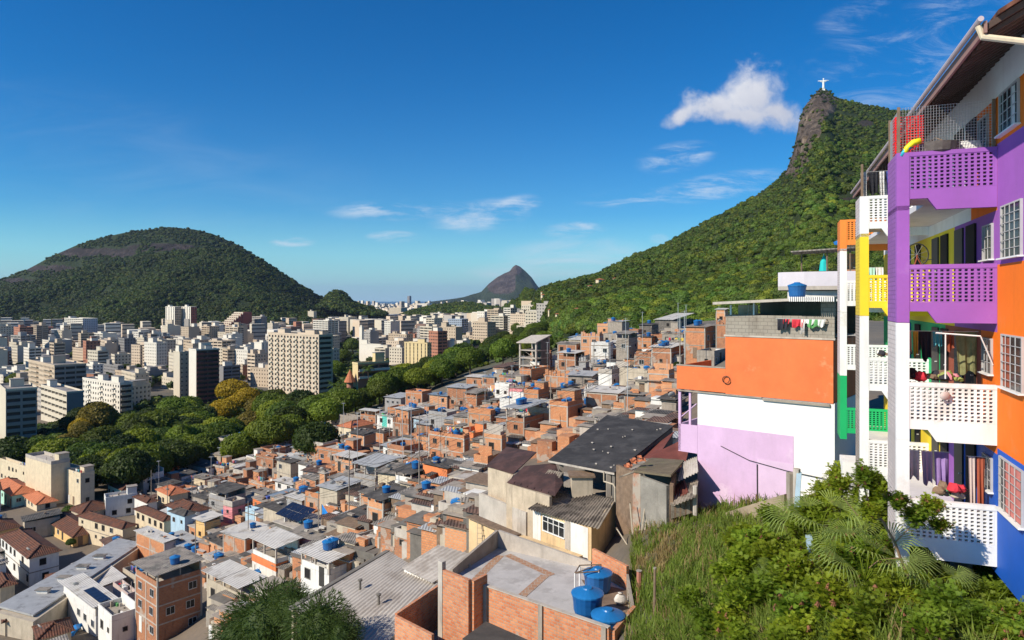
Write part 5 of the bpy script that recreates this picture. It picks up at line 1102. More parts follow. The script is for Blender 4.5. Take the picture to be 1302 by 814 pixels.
b=MB(); b.slab([atz(752,757,zf)+Vector((0,0,.007)),Vector((Fq.x-.3,Fq.y+.4,zf+.007)),Vector((Eq.x-.1,Eq.y+.1,zf+.007)),Vector((Dq.x,Dq.y,zf+.007)),Vector((3.3,32.4,zf+.007))],.004,M('damp_floor',(.20,.14,.10),.8,.3,2.)); b.build('damp_floor_patch',rt)
b=MB()
wallq(b,Fq,Gq,-24,-12.42,.16,NBRICK); wallq(b,Eq,Fq,-24,-12.55,.16,NBRICK); b.build('front_wall',rt)
b=MB(); 
for s in (.03,.5,.97): p=Gq.lerp(Fq,s); d=(Fq-Gq).normalized(); wallq(b,p+d*.1+Vector((-.02,-.03,0)),p-d*.1+Vector((-.02,-.03,0)),-24,-12.40,.2,CONC)
d=(Fq-Gq).normalized(); nn=Vector((d.y,-d.x,0)); wallq(b,Fq+nn*.022-d*.14,Gq+nn*.022+d*.3,-13.75,-13.45,.05,CONC); wallq(b,Fq+nn*.012,Gq+nn*.012,-12.419,-12.38,.19,CONCL); b.build('concrete_frame',rt)
b=MB(); wallq(b,A,Bq,-20,-12.95,.14,CONC,None,-12.4); wallq(b,Bq,Cq,-20,-12.4,.14,CONCL,None,-13.0); b.build('rear_wall',rt)
b=MB(); wallq(b,Cq+Vector((.05,-.05,0)),Dq,-20,-12.3,.15,NBRICK,None,-12.25); b.build('side_wall',rt); b=MB(); wallq(b,Dq,Eq,-20,-12.6,.1,CONC,None,-12.7); b.build('edge_wall',rt)
Tl=[Vector((-3.15,30.3,0)),Vector((-1.75,29.05,0)),Vector((-1.2,29.6,0))]
b=MB(); wallq(b,Tl[1],Tl[0],-24,-11.95,.16,NBRICK); wallq(b,Tl[1]+Vector((.0,.01,0)),Tl[1]+Vector((.55,.72,0)),-24,-12.0,-.16,NBRICK); b.build('stub_wall',rt)
b=MB(); d=(Tl[0]-Tl[1]).normalized(); nn=Vector((-d.y,d.x,0)); wallq(b,Tl[1]-nn*.03,Tl[0]-nn*.03,-13.5,-13.25,.04,CONC); wallq(b,Tl[0]-nn*.035-d*.25,Tl[0]-nn*.035+d*.02,-24,-11.6,.22,CONCL); b.build('stub_frame',rt)
# sunken yard on its left
b=MB(); y0=atz(505,782,-13.6);y1=atz(552,806,-13.6);y2=atz(596,722,-13.4); wallq(b,y0,y2,-24,-13.55,.13,NBRICK,None,-13.3); wallq(b,y1,y0,-24,-13.6,.13,NBRICK); b.build('yard_wall',rt); b=MB(); b.slab([(y0.x,y0.y,-15.4),(y1.x,y1.y,-15.4),(Tl[0].x,Tl[0].y,-15.4),(A.x,A.y+1,-15.4),(y2.x,y2.y,-15.4)],.2,CONC); b.build('yard_floor',rt)
b=MB(); b.box(y2.x-.0,y2.x+.1,y2.y-.1,y2.y+.01,-15,-13.2,PLA['beige']); b.build('gate_post',rt)
# plank bench on the parapet
rt=thing('plank_shelf','planks','weathered planks laid across the brick parapet above the blue tanks',loc=(0,0,0)); b=MB(); p=W(745,795,26.6); q_=W(803,778,27.6); b.slab([p,q_,q_+Vector((.1,.35,0)),p+Vector((.1,.35,0))],.05,WOOD); b.build('plank',rt); b=MB(); b.tube(W(757,797,26.4),W(752,808,26.4),.05,WOOD,4); b.tube(W(768,795,26.5),W(764,806,26.5),.05,WOOD,4); b.build('brackets',rt)
tank(W(760,750.7,31.2),2,label='large blue water tank at the back of the brick roof terrace'); tank(W(747,779,28.3),2,label='large blue water tank on a wooden crate in the brick roof terrace'); tank(W(773,808,27.),2,label='blue tank half hidden behind planks on the brick parapet')
TSC=[c for c in C.objects if c.name.startswith('water_tank')][-3:]
for o in TSC: o.scale=(.86,.86,.86)
rt=thing('crate','crate','wooden crate under the front blue tank on the terrace',loc=W(747,786.5,28.3)); b=MB(); 
for k in range(3): b.box(-.5,.5,-.5,-.46,.02+k*.16-.25,.14+k*.16-.25,WOOD)
for k in range(3): b.box(.46,.5,-.45,.45,.02+k*.16-.25,.14+k*.16-.25,WOOD)
b.build('slats',rt); b=MB(); b.box(-.46,-.4,-.45,-.4,-.4,.24,WOOD); b.box(.4,.45,-.45,-.4,-.4,.24,WOOD); b.build('corner_posts',rt)
rt=thing('sack','sack','pale rubbish sack lying beside the blue tanks',loc=atz(789,768,-13.34)); MB().lathe([(.05,0),(.26,.06),(.3,.2),(.2,.38),(.08,.46),(.12,.5)],M('sack_white',(.6,.56,.5),.9,.2,4.,bump=.03,bscale=9),n=11,sy=.7).build('sack_body',rt,True); MB().tube((0,0,.44),(0,0,.47),.1,WOOD,8).build('tie',rt)
rt=thing('pipe_frame','pipes','white pipe frame standing beside the rear blue tank',loc=atz(731,757,-13.34)); b=MB(); 
for x,y in ((0,0),(1.1,.2),(.3,.9),(1.3,1.)): b.tube((x,y,0),(x,y,1.),.035,WHITE)
b.build('legs',rt); b=MB(); [b.tube((a[0],a[1],1.),(c[0],c[1],1.),.03,WOOD) for a,c in (((0,0),(1.1,.2)),((1.1,.2),(1.3,1.)),((1.3,1.),(.3,.9)),((.3,.9),(0,0)),((0,0),(1.3,1.)))]; b.build('top_rails',rt)
rt=thing('dark_roof_shed','shed','dark flat-roofed shed under the brick terrace wall, at the lower edge',loc=(0,0,0)); b=MB(); b.slab([W(588,812,25),W(618,790,27.5),W(690,822,24.5),W(660,860,22)],.15,M('tar_roof',(.10,.085,.07),.9,.3,1.)); b.build('roof',rt); b=MB(); wallq(b,W(655,850,22.3),W(592,815,24.8),-20,-12.2,.15,CONC,None,-12.6); b.build('wall',rt)
# ---- yellow house with old corrugated roof
rt=thing('yellow_house','house','pale yellow house with a white strip window under an old grey corrugated roof',loc=(0,0,0)); YW=M('yellow_wall_near',(.68,.49,.27),.85,.14,1.,.55); 
za=-10.9; R0=W(671,646,42.5);R1=W(761,671,38.6);R2=W(783,636,42.);R3=W(717,619,47.5)
b=MB(); corrslab(b,R0+Vector((0,-.2,0)),R1+Vector((0,-.2,0)),R2,R3,.22,.04,CORRG); b.build('roof',rt)
w0=R0+Vector((.35,.25,0));w1=R1+Vector((-.55,.35,0)); w2=R2+Vector((-.25,-.2,0))
b=MB(); wallq(b,w0,w1,-18,R0.z-.1,.2,YW,None,R1.z-.12); b.build('wall',rt)
d=(w1-w0);d.z=0; L=d.length; d.normalize(); nn=Vector((d.y,-d.x,0)); 
b=MB(); p=w0+d*0.; wallq(b,w0+d*.75+nn*.012,w0+nn*.012,-15.2,R0.z-.14,.01,PLA['white']); wallq(b,w1+nn*.012,w1-d*1.45+nn*.012,-17.6,R1.z-.14,.01,PLA['white']); wallq(b,w1-d*1.46+nn*.03,w1-d*1.9+nn*.03,-14.8,R1.z-.1,.02,CONCL); b.build('whitewashed_panel',rt)
b=MB(); wallq(b,w1+Vector((.005,.0,0)),w2,-18,R1.z-.1,-.2,YW,None,R2.z-.1); b.build('side_wall',rt)
wp=W(704,662,0); p0=w0+d*1.05; wd=1.75; zt=-12.15
f=MB(); fr=WHITE
def lb(bb,s0,s1,z0,z1,o0,o1,m): 
    P0=w0+d*s0; P1=w0+d*s1; Z=lambda v,z: Vector((v.x,v.y,z)); bb.hexa([Z(P0+nn*o1,z0),Z(P1+nn*o1,z0),Z(P1+nn*o0,z0),Z(P0+nn*o0,z0),Z(P0+nn*o1,z1),Z(P1+nn*o1,z1),Z(P1+nn*o0,z1),Z(P0+nn*o0,z1)],m)
s0=.95; z1=-14.2; z2=z1+.85
zsl=lambda s: 0
W0=link('window',None,rt); 
f=MB(); lb(f,s0,s0+2.,z1-.06,z1,.0,.1,fr); lb(f,s0,s0+2.,z2,z2+.05,.0,.08,fr)
for k in range(5): lb(f,s0+k*.487,s0+k*.487+.05,z1+.001,z2-.001,.0,.07,fr)
lb(f,s0+.05,s0+1.95,z1+.55,z1+.58,.0,.06,fr); g_=f.build('window_frame',rt); g=MB(); lb(g,s0+.04,s0+1.96,z1,z2,.002,.03,GLASS); g.build('pane',g_)
bpy.data.objects.remove(W0)
# ledge wall and lower yellow wall to the left
p=W(604,655,46);q_=W(663,680,42.); r_=W(741,706,38.8)
b=MB(); wallq(b,q_,p,-19,q_.z+.0,.5,YW,None,p.z); b.build('lower_wall',rt); b=MB(); wallq(b,q_+Vector((0,-.12,0)),p+Vector((0,-.12,0)),q_.z+.003,q_.z+.1,.7,WOOD,p.z+.003,p.z+.1); b.build('ledge',rt)
b=MB(); p2=W(612,628,50);q2_=W(672,653,44.5); wallq(b,q2_,p2,-17,q2_.z+.1,.2,CONCL,None,p2.z+.1); b.build('back_wall',rt)
b=MB(); wallq(b,r_,q_+Vector((.1,0,0)),r_.z-.35,r_.z+.0,.5,YW,q_.z-.35,q_.z); b.build('step_ledge',rt)
b=MB(); b.lathe([(.0,0),(.1,.02),(.1,.3),(.05,.34)],CONCD,c=(0,0,0),n=8)
# ladders leaning on lower wall
for k,(px,py) in enumerate(((610,694),(616,697))):
    p=W(px,py,44.3); rt2=thing('ladder','ladder',('pale ladder leaning on the yellow wall beside a darker one','darker ladder leaning on the yellow wall beside a paler one')[k],loc=p); b=MB(); m_=(PLA['beige'],WOOD)[k]
    for s in (-.16,.16): b.tube((s,-.5,-.9),(s*.9,.1,1.5),.025,m_,4)
    b.build('rails',rt2); b=MB()
    for i in range(7): b.tube((-.15,-.5+.08*i,-.7+i*.31),(.15,-.5+.08*i,-.7+i*.31),.018,m_,4)
    b.build('rungs',rt2)
# ---- cream house with purple-brown sheets
rt=thing('cream_house','house','windowless cream house under overlapping purple-brown metal sheets',loc=(0,0,0)); a0=W(618,592,50);a1=W(653,602,47.5);a2=W(645,613,46.3);a3=W(706,630,42.5);a4=W(716,615,44.5);a5=W(698,576,50);a6=W(644,568,54.5)
b=MB(); b.slab([a0,a1,a5+Vector((-.9,.3,.0)),a6],.06,PBROWN); b.slab([a2+Vector((0,0,.0)),a3,a4+Vector((0,0,.05)),W(706,590,47.5)+Vector((0,0,.06)),a1.lerp(a5,.3)+Vector((0,0,.08))],.06,PBROWN); b.build('roof',rt)
for k in range(1,7):
    b=MB(); s=a2.lerp(a3,k/7)+Vector((0,0,.035)); e=a2.lerp(a3,k/7)+(a4-a3)*.95+Vector((0,0,.06)); b.tube(s,e,.02,PBROWN,4); b.build('sheet_lap',rt)
CREAMN=M('cream_wall_near',(.50,.41,.30),.9,.2,1.,.7)
b=MB(); wallq(b,a1+Vector((0,.15,0)),a0+Vector((.3,.15,0)),-20,a1.z-.1,.2,CREAMN,None,a0.z-.1); wallq(b,a3+Vector((-.2,.2,0)),a2+Vector((.1,.25,0)),-20,a3.z-.1,.2,CREAMN,None,a2.z-.1); wallq(b,a2+Vector((.1,.26,0)),a1+Vector((.0,.14,0)),-20,a2.z-.1,.2,CREAMN,None,a1.z-.1); b.build('wall',rt)
b=MB(); corrslab(b,W(688,610,45.6),W(706,615,44.7),W(716,601,45.6),W(698,597,46.5),.2,.03,CORRG); b.build('old_sheet',rt)
# ---- long black roof on posts
rt=thing('black_roof_house','house','open-sided shelter under a long black bitumen roof on concrete posts',loc=(0,0,0)); k0=W(697,585,47.5);k1=W(781,601,43.);k2=W(857,541,54.5);k3=W(772,527.5,60.)
b=MB(); b.slab([k0,k1,k2,k3],.1,BITU); b.build('roof',rt); b=MB(); b.slab([k0+Vector((0,-.02,-.02)),k1+Vector((0,-.02,-.02)),k1+Vector((.02,.12,-.02)),k0+Vector((.02,.12,-.02))],.13,CONCL); b.build('fascia',rt)
b=MB(); 
for p in (k0.lerp(k1,.2)+Vector((.1,.4,0)),k0.lerp(k1,.93)+Vector((0,.3,0))): b=MB(); b.box(p.x-.14,p.x+.14,p.y-.14,p.y+.14,-18,p.z-.13,CONC); b.build('post',rt)
b=MB(); wallq(b,k1.lerp(k2,.35)+Vector((-.3,0,0)),k0.lerp(k3,.35)+Vector((.3,0,0)),-16,k0.z-.1,.2,CONCD,None,k0.z+.2); b.build('rear_wall',rt); b=MB(); wallq(b,k2+Vector((-.3,0,0)),k1+Vector((-.1,.3,0)),-18,k2.z-.15,.2,CONCD,None,k1.z-.15); b.build('side_wall',rt)
b=MB(); b.slab([W(700,640,46.),W(785,640,42.5),W(790,610,50),W(715,600,54)],.2,CONC); b.build('floor',rt)
b=MB(); p=W(742,618,44.2); b.box(p.x-.75,p.x+.6,p.y,p.y+1.2,p.z-.9,p.z+.55,PLA['beige']); b.build('masonry_tank',rt); b=MB(); b.box(p.x-.95,p.x+.75,p.y-.15,p.y+1.3,p.z+.56,p.z+.68,WOOD); b.build('tank_lid',rt)
b=MB(); s=W(768,600,42.6); b.path([s,s+Vector((0,0,-.6)),W(780,616,42.),W(782,620,41.8),W(783,704,41.8)],.055,PLA['beige'],7); b.build('drain_pipe',rt)
b=MB(); 
for i in range(14): p=W(753,628,43.)+Vector((i*.13,0,-.03*i)); b.tube(p,p+Vector((0,0,-.7)),.012,IRON,4)
b.tube(W(753,628,43.),W(753,628,43.)+Vector((1.7,0,-.39)),.02,IRON,4); b.build('railing',rt)
for i in range(16):
    p=k0.lerp(k1,R.uniform(.05,.95)).lerp(k3.lerp(k2,R.random()),R.uniform(.05,.9))+Vector((0,0,.02)); b=MB() if i==0 else b; 
    s=R.uniform(.04,.12); b.prism([(p.x+s*math.cos(a)*R.uniform(.6,1),p.y+s*1.4*math.sin(a),p.z) for a in (0,1.2,2.5,3.8,5.1)],0,.05,CONCL)
b.build('roof_stones',rt,kind='stuff')
# ---- maroon roof house
rt=thing('maroon_roof_house','house','house under two overlapping maroon metal sheets behind the mossy shack',loc=(0,0,0)); m0=W(790,597,46.);m1=W(812,592,44.5);m2=W(868,603,41.5);m3=W(880,552,48);m4=W(858,548,53)
b=MB(); b.slab([m0,m1,W(842,572,47.5),m4],.05,MAROON); b.slab([m1+Vector((0,0,.07)),m2+Vector((0,0,.07)),m3+Vector((.1,0,.1)),W(858,566,48)+Vector((0,0,.12)),W(842,573,47.2)+Vector((0,0,.08))],.05,MAROON); b.build('roof',rt)
b=MB(); wallq(b,m2+Vector((-.1,.2,0)),m1+Vector((.1,.2,0)),-17,m2.z-.1,.2,CONCD,None,m1.z-.1); wallq(b,m1+Vector((.1,.2,0)),m0+Vector((.2,.3,0)),-17,m1.z-.1,.2,WOOD,None,m0.z-.1); b.build('wall',rt)
# ---- mossy shack
MOSS=M('mossy_roof',(.16,.13,.085),.95,.3,1.5,patch=((.10,.15,.03),.12),bump=.04,bscale=6); RUB=M('brick_plaster_peeling',(.42,.19,.11),.9,.3,1.2,.4,patch=((.36,.31,.25),.7)); ROUGHC=M('rough_grey_render',(.27,.25,.215),.95,.22,1.,.5,bump=.03,bscale=5)
rt=thing('shack','shack','crumbling shack with a mossy roof, peeling brick strip and rough grey wall',loc=(0,0,0)); s0=W(787,640,41.);s1=W(808,640,39.3);s2=W(818,640,38.6);s3=W(851,640,36.6);s4=W(856,640,40.)
b=MB(); wallq(b,s1,s0,-18,-9.95,.2,WOOD); b.build('timber_wall',rt); b=MB(); wallq(b,s2,s1,-18,-9.9,.2,RUB); b.build('brick_strip',rt); b=MB(); wallq(b,s3,s2,-14.2,-10.0,.2,ROUGHC); b.build('wall',rt); b=MB(); wallq(b,s3+Vector((0,.02,0)),s2+Vector((0,.02,0)),-18,-14.21,.18,RUB); b.build('base_wall',rt); b=MB(); wallq(b,s4,s3+Vector((.003,.01,0)),-18,-10.05,.2,WOOD,None,-10.05); b.build('side_wall',rt)
b=MB(); b.slab([W(806,598,38.9),W(853,604,36.5),W(870,585,41),W(828,582,44.)],.12,MOSS); b.slab([W(787,606,40.6),W(806,599,39.),W(830,583,43.5),W(812,583,45)],.08,CORRG); b.build('roof',rt)
b=MB(); 
for i in range(22):
    t_=i/21; p=W(790+26*t_+R.uniform(-3,3),596-12*t_+R.uniform(-2,4),40.6-1.*t_)+Vector((0,0,.12)); s_=R.uniform(.15,.3); b.slab([p,p+Vector((s_,-.05,R.uniform(-.05,.05))),p+Vector((s_,.25,.06)),p+Vector((0,.25,.04))],.03,TILEO)
b.build('broken_tiles',rt,kind='stuff')
b=MB(); p=W(792,612,40.3); b.box(p.x,p.x+.55,p.y-.06,p.y+.06,p.z-.6,p.z+.55,WHITE); b.box(p.x+.58,p.x+.8,p.y-.2,p.y,p.z-.9,p.z+.4,PLA['beige']); b.build('white_board',rt); b=MB(); p=W(795,655,40.3); b.box(p.x,p.x+.55,p.y-.06,p.y-.01,p.z-.0,p.z+.6,DARK); b.build('window',rt)
for k,(x0,y0,x1,y1) in enumerate(((801,640,806,698),(822,628,814,690),(826,632,817,694),(784,672,802,700))):
    pr=thing('pole','pole',('thin pale pole propped against the timber wall of the shack','slim pale pole, first of two leaning on the grey shack wall','second slim pole leaning on the grey shack wall','short pale prop slanting across the gap before the shack')[k],loc=W(x0,y0,38.5)); MB().tube((0,0,0),W(x1,y1,37.6)-W(x0,y0,38.5),.04,PLA['beige'],5).build('shaft',pr); MB().tube((0,0,0),(0,0,.05),.05,WOOD,5).build('cap',pr)
# collapsed awnings between shack and lilac wall
rt=thing('lean_to','lean-to','collapsed lean-to of grey and rust sheets between shack and lilac wall',loc=(0,0,0)); b=MB()
corrslab(b,W(851,645,36.),W(884,632,35.),W(888,610,38),W(862,618,39),.22,.03,CORRG); corrslab(b,W(862,612,38.3),W(888,600,37.2),W(886,580,39.5),W(868,588,40.5),.22,.03,CORRL); b.build('grey_sheets',rt); b=MB(); corrslab(b,W(852,640,37.),W(875,626,36.4),W(870,610,38.5),W(853,620,39.),.2,.03,MAROON); b.build('rust_sheet',rt); b=MB(); 
for px in (855,870,885): p=W(px,645,36); b.tube(p,p+Vector((0,0,-1.6)),.07,WOOD,5)
b.tube(W(884,618,35.6),W(884,655,35.6),.12,CONCL,6); b.build('props',rt)
b=MB(); 
for k in range(14): p=W(851+k*2.2,642-k*.6,35.9); b.box(p.x,p.x+.085,p.y,p.y+.03,p.z-.75,p.z,CORRG if k%3 else WOOD)
b.build('plank_fence',rt)
# ============================================================ ORANGE / WHITE / LILAC HOUSE
O=W(887,HY,39); O.z=0; th_=math.atan2(-.646,.764)
OR=M('painted_orange',(.74,.175,.055),.8,.1,.7,.32,(.38,.13,.06),patch=((.80,.25,.11),.08)); WH=M('painted_white_wall',(.80,.785,.76),.8,.05,.6,.25,(.45,.40,.34),patch=((.72,.70,.66),.1)); LI=M('painted_lilac_wall',(.60,.41,.60),.8,.09,.6,.32,(.40,.30,.38),patch=((.66,.50,.65),.1)); LI2=M('painted_lilac_light',(.64,.47,.64),.8,.07,.6,.2,(.45,.32,.45))
rt=thing('painted_house','house','tall house painted orange over white over lilac, beside the balcony block',loc=O,rz=th_)
HB2=[]
L_=7.35; dp=5.
b=MB(); b.box(0,L_,0,dp,-10.2,-5.25,WH); b.build('white_wall',rt)
b=MB(); b.box(-.0,5.35,-.016,0,-11.0,-7.15,LI); b.build('lilac_lower_wall',rt); b=MB(); b.box(0,5.2,0,dp,-12.5,-10.203,LI); b.build('lilac_base',rt); b=MB(); b.box(3.45,5.35,-.03,-.017,-10.9,-8.6,LI2); b.build('lilac_patch',rt)
b=MB(); b.box(1.68,L_-.05,-.06,dp,-5.246,-2.05,OR); b.build('orange_upper_wall',rt); b=MB(); b.box(-1.27,1.677,-.06,.1,-5.2,-3.85,OR); b.box(-1.27,-1.15,.1,dp-.5,-5.2,-3.85,OR); b.box(-1.15,1.67,.1,dp,-5.2,-5.0,CONC); b.build('orange_terrace_wall',rt)
b=MB(); b.box(-1.3,1.68,-.08,.12,-3.848,-3.78,CONC); b.box(1.6,L_+.05,-.1,.1,-2.048,-1.95,CONCL); b.box(-1.2,3.7,-.1,.02,-5.33,-5.25,CONC); b.box(3.75,L_-.2,-.13,.02,-5.42,-5.3,CONC); b.build('ledge',rt)
# lilac balcony on the left flank
b=MB(); b.box(-1.2,-1.05,0,.15,-8.8,-5.22,LI); b.box(-1.2,-.02,.0,.12,-8.85,-7.25,LI); b.box(-1.2,-1.08,.15,3.,-8.85,-7.25,LI); b.box(-.55,-.43,.02,.12,-7.25,-5.22,LI); b.build('balcony_wall',rt); b=MB(); b.box(-1.18,-.02,.12,3.,-8.85,-8.65,CONC); b.build('balcony_floor',rt); b=MB(); b.tube((-1.1,.08,-6.9),(-.1,.08,-6.0),.035,LI,5); b.build('handrail',rt)
CONB=brickmat('grey_blockwork',(.30,.27,.225),(.34,.31,.26),(.22,.20,.17),.4,.2,.015,.35,.006)
b=MB(); b.box(1.68,L_,-.03,.12,-1.946,-.85,CONB); b.box(1.68,1.83,.12,dp,-1.946,-.85,CONB); b.build('block_parapet',rt)
b=MB(); b.box(L_-.65,L_,-.028,.3,-.848,.05,CONB); b.box(1.9,2.0,0,.1,-.848,-.3,ALU); b.box(3.2,3.28,0,.1,-.848,-.15,ALU); b.build('roof_post',rt)
b=MB(); b.box(1.9,L_-.1,dp-.4,dp-.2,-1.9,-.1,CONCD); b.box(4.2,L_-.66,2.0,2.15,-1.9,-.15,CONCD); b.box(1.9,3.,1.2,1.3,-1.9,-.3,PLA['beige']); b.build('upper_room',rt)
b=MB(); b.box(1.84,L_-.2,.12,dp-.41,-1.946,-1.9,CONC); b.build('terrace_floor',rt)
b=MB(); b.hexa([(1.3,-.9,-.28),(L_+.2,-.9,.02),(L_+.2,dp,.12),(1.3,dp,-.18),(1.3,-.9,-.14),(L_+.2,-.9,.16),(L_+.2,dp,.26),(1.3,dp,-.04)],CONCL); b.build('roof',rt)
b=MB(); 
for k in range(22): b.box(L_-1.9+k*.1,L_-1.85+k*.1,-1.05,-.95,-.1,.14,WHITE)
b.build('awning_fringe',rt)
b=MB(); b.box(6.3,6.9,.3,.7,-12.,-10.2,PLA['white']); b.box(.05,.3,.1,.35,-13.5,-12.5,CONCL); b.build('footing',rt)
b=MB(); b.path([(1.4,-.05,-8.2),(3.,-.07,-8.75),(5.,-.07,-9.0),(7.2,-.1,-9.1)],.02,IRON,4); b.path([(3.45,-.07,-8.9),(3.46,-.07,-10.8)],.03,IRON,4); b.path([(1.75+.2*math.cos(i_*.5),-.1-.004*i_,-4.45+.2*math.sin(i_*.5)) for i_ in range(26)],.016,IRON,4); b.build('cable',rt)
def lp(x,y,z): return Matrix.Translation(O)@Matrix.Rotation(th_,4,'Z')@Vector((x,y,z))
laund=thing('clothes_line','clothes line','line of red, white and dark clothes on the grey parapet',loc=lp(4.6,-.25,-1.0),rz=th_); 
b=MB(); b.tube((-.1,0,0),(2.4,0,0),.01,ALU,4); b.tube((-.1,.2,0),(-.1,0,0),.015,IRON,4); b.tube((2.4,.2,0),(2.4,0,0),.015,IRON,4); b.build('line',laund)
for x,w_,h_,c in ((0,.55,.55,3),(.3,.35,.2,0),(.75,.6,.4,0),(1.4,.55,.25,2),(1.5,.7,.4,8),(1.95,.45,.35,2),(1.2,.2,.7,2)): b=MB(); cloth(b,(x,-.02-x*.01,-.02),(1,0,0),w_,h_,CLO[c]); b.build('garment',laund)
ch=thing('plastic_chair','chair','white plastic chair on the lilac balcony',loc=lp(-.5,.6,-8.6),rz=.6); b=MB(); b.box(-.22,.22,-.22,.22,.42,.46,WHITE); b.build('seat',ch); b=MB(); b.hexa([(-.22,.2,.46),(.22,.2,.46),(.22,.23,.46),(-.22,.23,.46),(-.2,.3,.9),(.2,.3,.9),(.2,.33,.88),(-.2,.33,.88)],WHITE); b.build('backrest',ch)
for sx_,sy_ in ((-1,-1),(1,-1),(-1,1),(1,1)): MB().tube((sx_*.24,sy_*.24,0),(sx_*.19,sy_*.19,.42),.02,WHITE,5).build('leg',ch)
ch=thing('ladder','ladder','white ladder lying against the dark room on the grey roof terrace',loc=lp(2.4,1.,-1.8)); b=MB(); b.tube((0,0,0),(.2,0,1.5),.02,WHITE,4); b.tube((.3,0,0),(.5,0,1.5),.02,WHITE,4); b.build('rails',ch); b=MB(); [b.tube((.03*k,0,.2*k),(.3+.03*k,0,.2*k),.015,WHITE,4) for k in range(1,7)]; b.build('rungs',ch)
# ---- house behind with the pale curved balcony
P=W(1002,HY,44); P.z=0; rt=thing('house','house','house with a pale lilac rounded balcony and thin awning, behind the painted house',loc=P,rz=-.45); PL_=M('pale_lilac_band',(.62,.58,.62),.8,.06)
b=MB(); b.box(0,4.5,0,5,-8,.6,PLA['grey']); b.build('wall',rt); b=MB(); b.prism([(-.6,-.1),(-.3,-.6),(1.,-.9),(4.6,-1.),(4.6,5),(-.6,5)],.61,.85,CONCL); b.build('slab',rt)
b=MB(); 
pl=[(-.6,1.),(-.6,-.1),(-.3,-.6),(1.,-.9),(4.6,-1.)]
for p,q_ in zip(pl,pl[1:]): wallq(b,q_,p,.851,1.75,-.1,PL_)
b.build('balcony_wall',rt); b=MB(); b.slab([(.2,-.6,3.1),(4.4,-.9,3.25),(4.4,3,3.3),(.2,3,3.15)],.08,SH['grey']); b.build('awning',rt); b=MB(); [MB().tube((x,y,.85),(x,y,3.1),.05,WOOD,5).build('post',rt) for x,y in ((.8,.2),(2.3,-.3),(3.6,-.5))]; b=MB(); b.box(3.,3.9,.6,1.,.86,2.9,BR[1]); b.build('brick_pier',rt); b=MB(); b.box(0,3.4,-.5,-.45,-.2,.55,PLA['white']); b.build('white_band',rt)
pt=thing('parasol','parasol','closed turquoise parasol on the pale lilac balcony',loc=P+Vector((1.9,-.9,1.7))); MB().lathe([(.02,0),(.28,.1),(.2,.7),(.03,1.1)],M('turquoise_cloth',(.02,.5,.48),.8,.1),n=9).build('canopy',pt); MB().tube((0,0,-.8),(0,0,1.2),.025,ALU,5).build('pole',pt)
bt=thing('tarpaulin','tarp','blue tarpaulin roll on top of the awning of the rear house',loc=P+Vector((3.2,-1.,3.55))); MB().lathe([(.05,-.1),(.45,-.08),(.5,.1),(.3,.22),(.05,.25)],BLUETARP,n=9,sx=1.4).build('roll',bt); MB().tube((-.5,0,.0),(-.5,0,.24),.03,WOOD,4).build('tie',bt)
tank(lp(4.2,4.2,.13),1,label='blue water tank behind the roof of the painted house')
# ============================================================ BALCONY BLOCK ON THE RIGHT
BO=Vector((11.12,15.57,0)); BA=math.atan2(.934,.358); BM=Matrix.Translation(BO)@Matrix.Rotation(BA,4,'Z')
def bp(u,v,z): return BM@Vector((u,v,z))
PUR=M('painted_purple',(.32,.105,.42),.75,.08,.7,.3,(.22,.09,.27),patch=((.36,.14,.46),.08)); ORG=M('painted_bright_orange',(.86,.175,.008),.75,.07,.6,.25,(.38,.09,.02),patch=((.80,.20,.03),.08)); BLU=M('painted_cobalt',(.01,.10,.50),.6,.08,.7,.15,(.1,.15,.3)); WHB=M('painted_white_block',(.80,.79,.77),.8,.07,.8,.42,(.42,.38,.33),patch=((.68,.65,.60),.1)); YEL=M('painted_yellow',(.86,.62,.03),.75,.06,.7,.15,(.4,.3,.1)); GRN=M('painted_green',(.01,.40,.13),.7,.08,.7,.15,(.05,.15,.06)); ORM=M('painted_orange_small',(.82,.24,.04),.75,.06,.7,.15); SOF=M('soffit_pale',(.62,.59,.60),.9,.12,1.,.1); BRR=M('painted_brick_red',(.33,.08,.04),.8,.1)
def paintbrick(n,c):
    if n in MATS: return MATS[n]
    return brickmat(n,c,[x*.88 for x in c],[x*.78 for x in c],.26,.11,.014,.12,.005,over=[x*.8 for x in c])
PBK={'p':paintbrick('purple_brickwork',(.30,.12,.38)),'w':paintbrick('whitewashed_brickwork',(.60,.52,.50)),'y':paintbrick('yellow_brickwork',(.70,.50,.06)),'o':PBK_ if False else paintbrick('orange_brickwork',(.74,.22,.05)),'g':paintbrick('green_brickwork',(.02,.36,.13)),'d':brickmat('grey_old_brickwork',(.36,.31,.27),(.42,.34,.29),(.26,.23,.2),.3,.105,.02,.3,.012)}
CLR={'p':PUR,'w':WHB,'y':YEL,'o':ORM,'g':GRN}
TOPS=[3.51,.83,-1.97,-4.75]
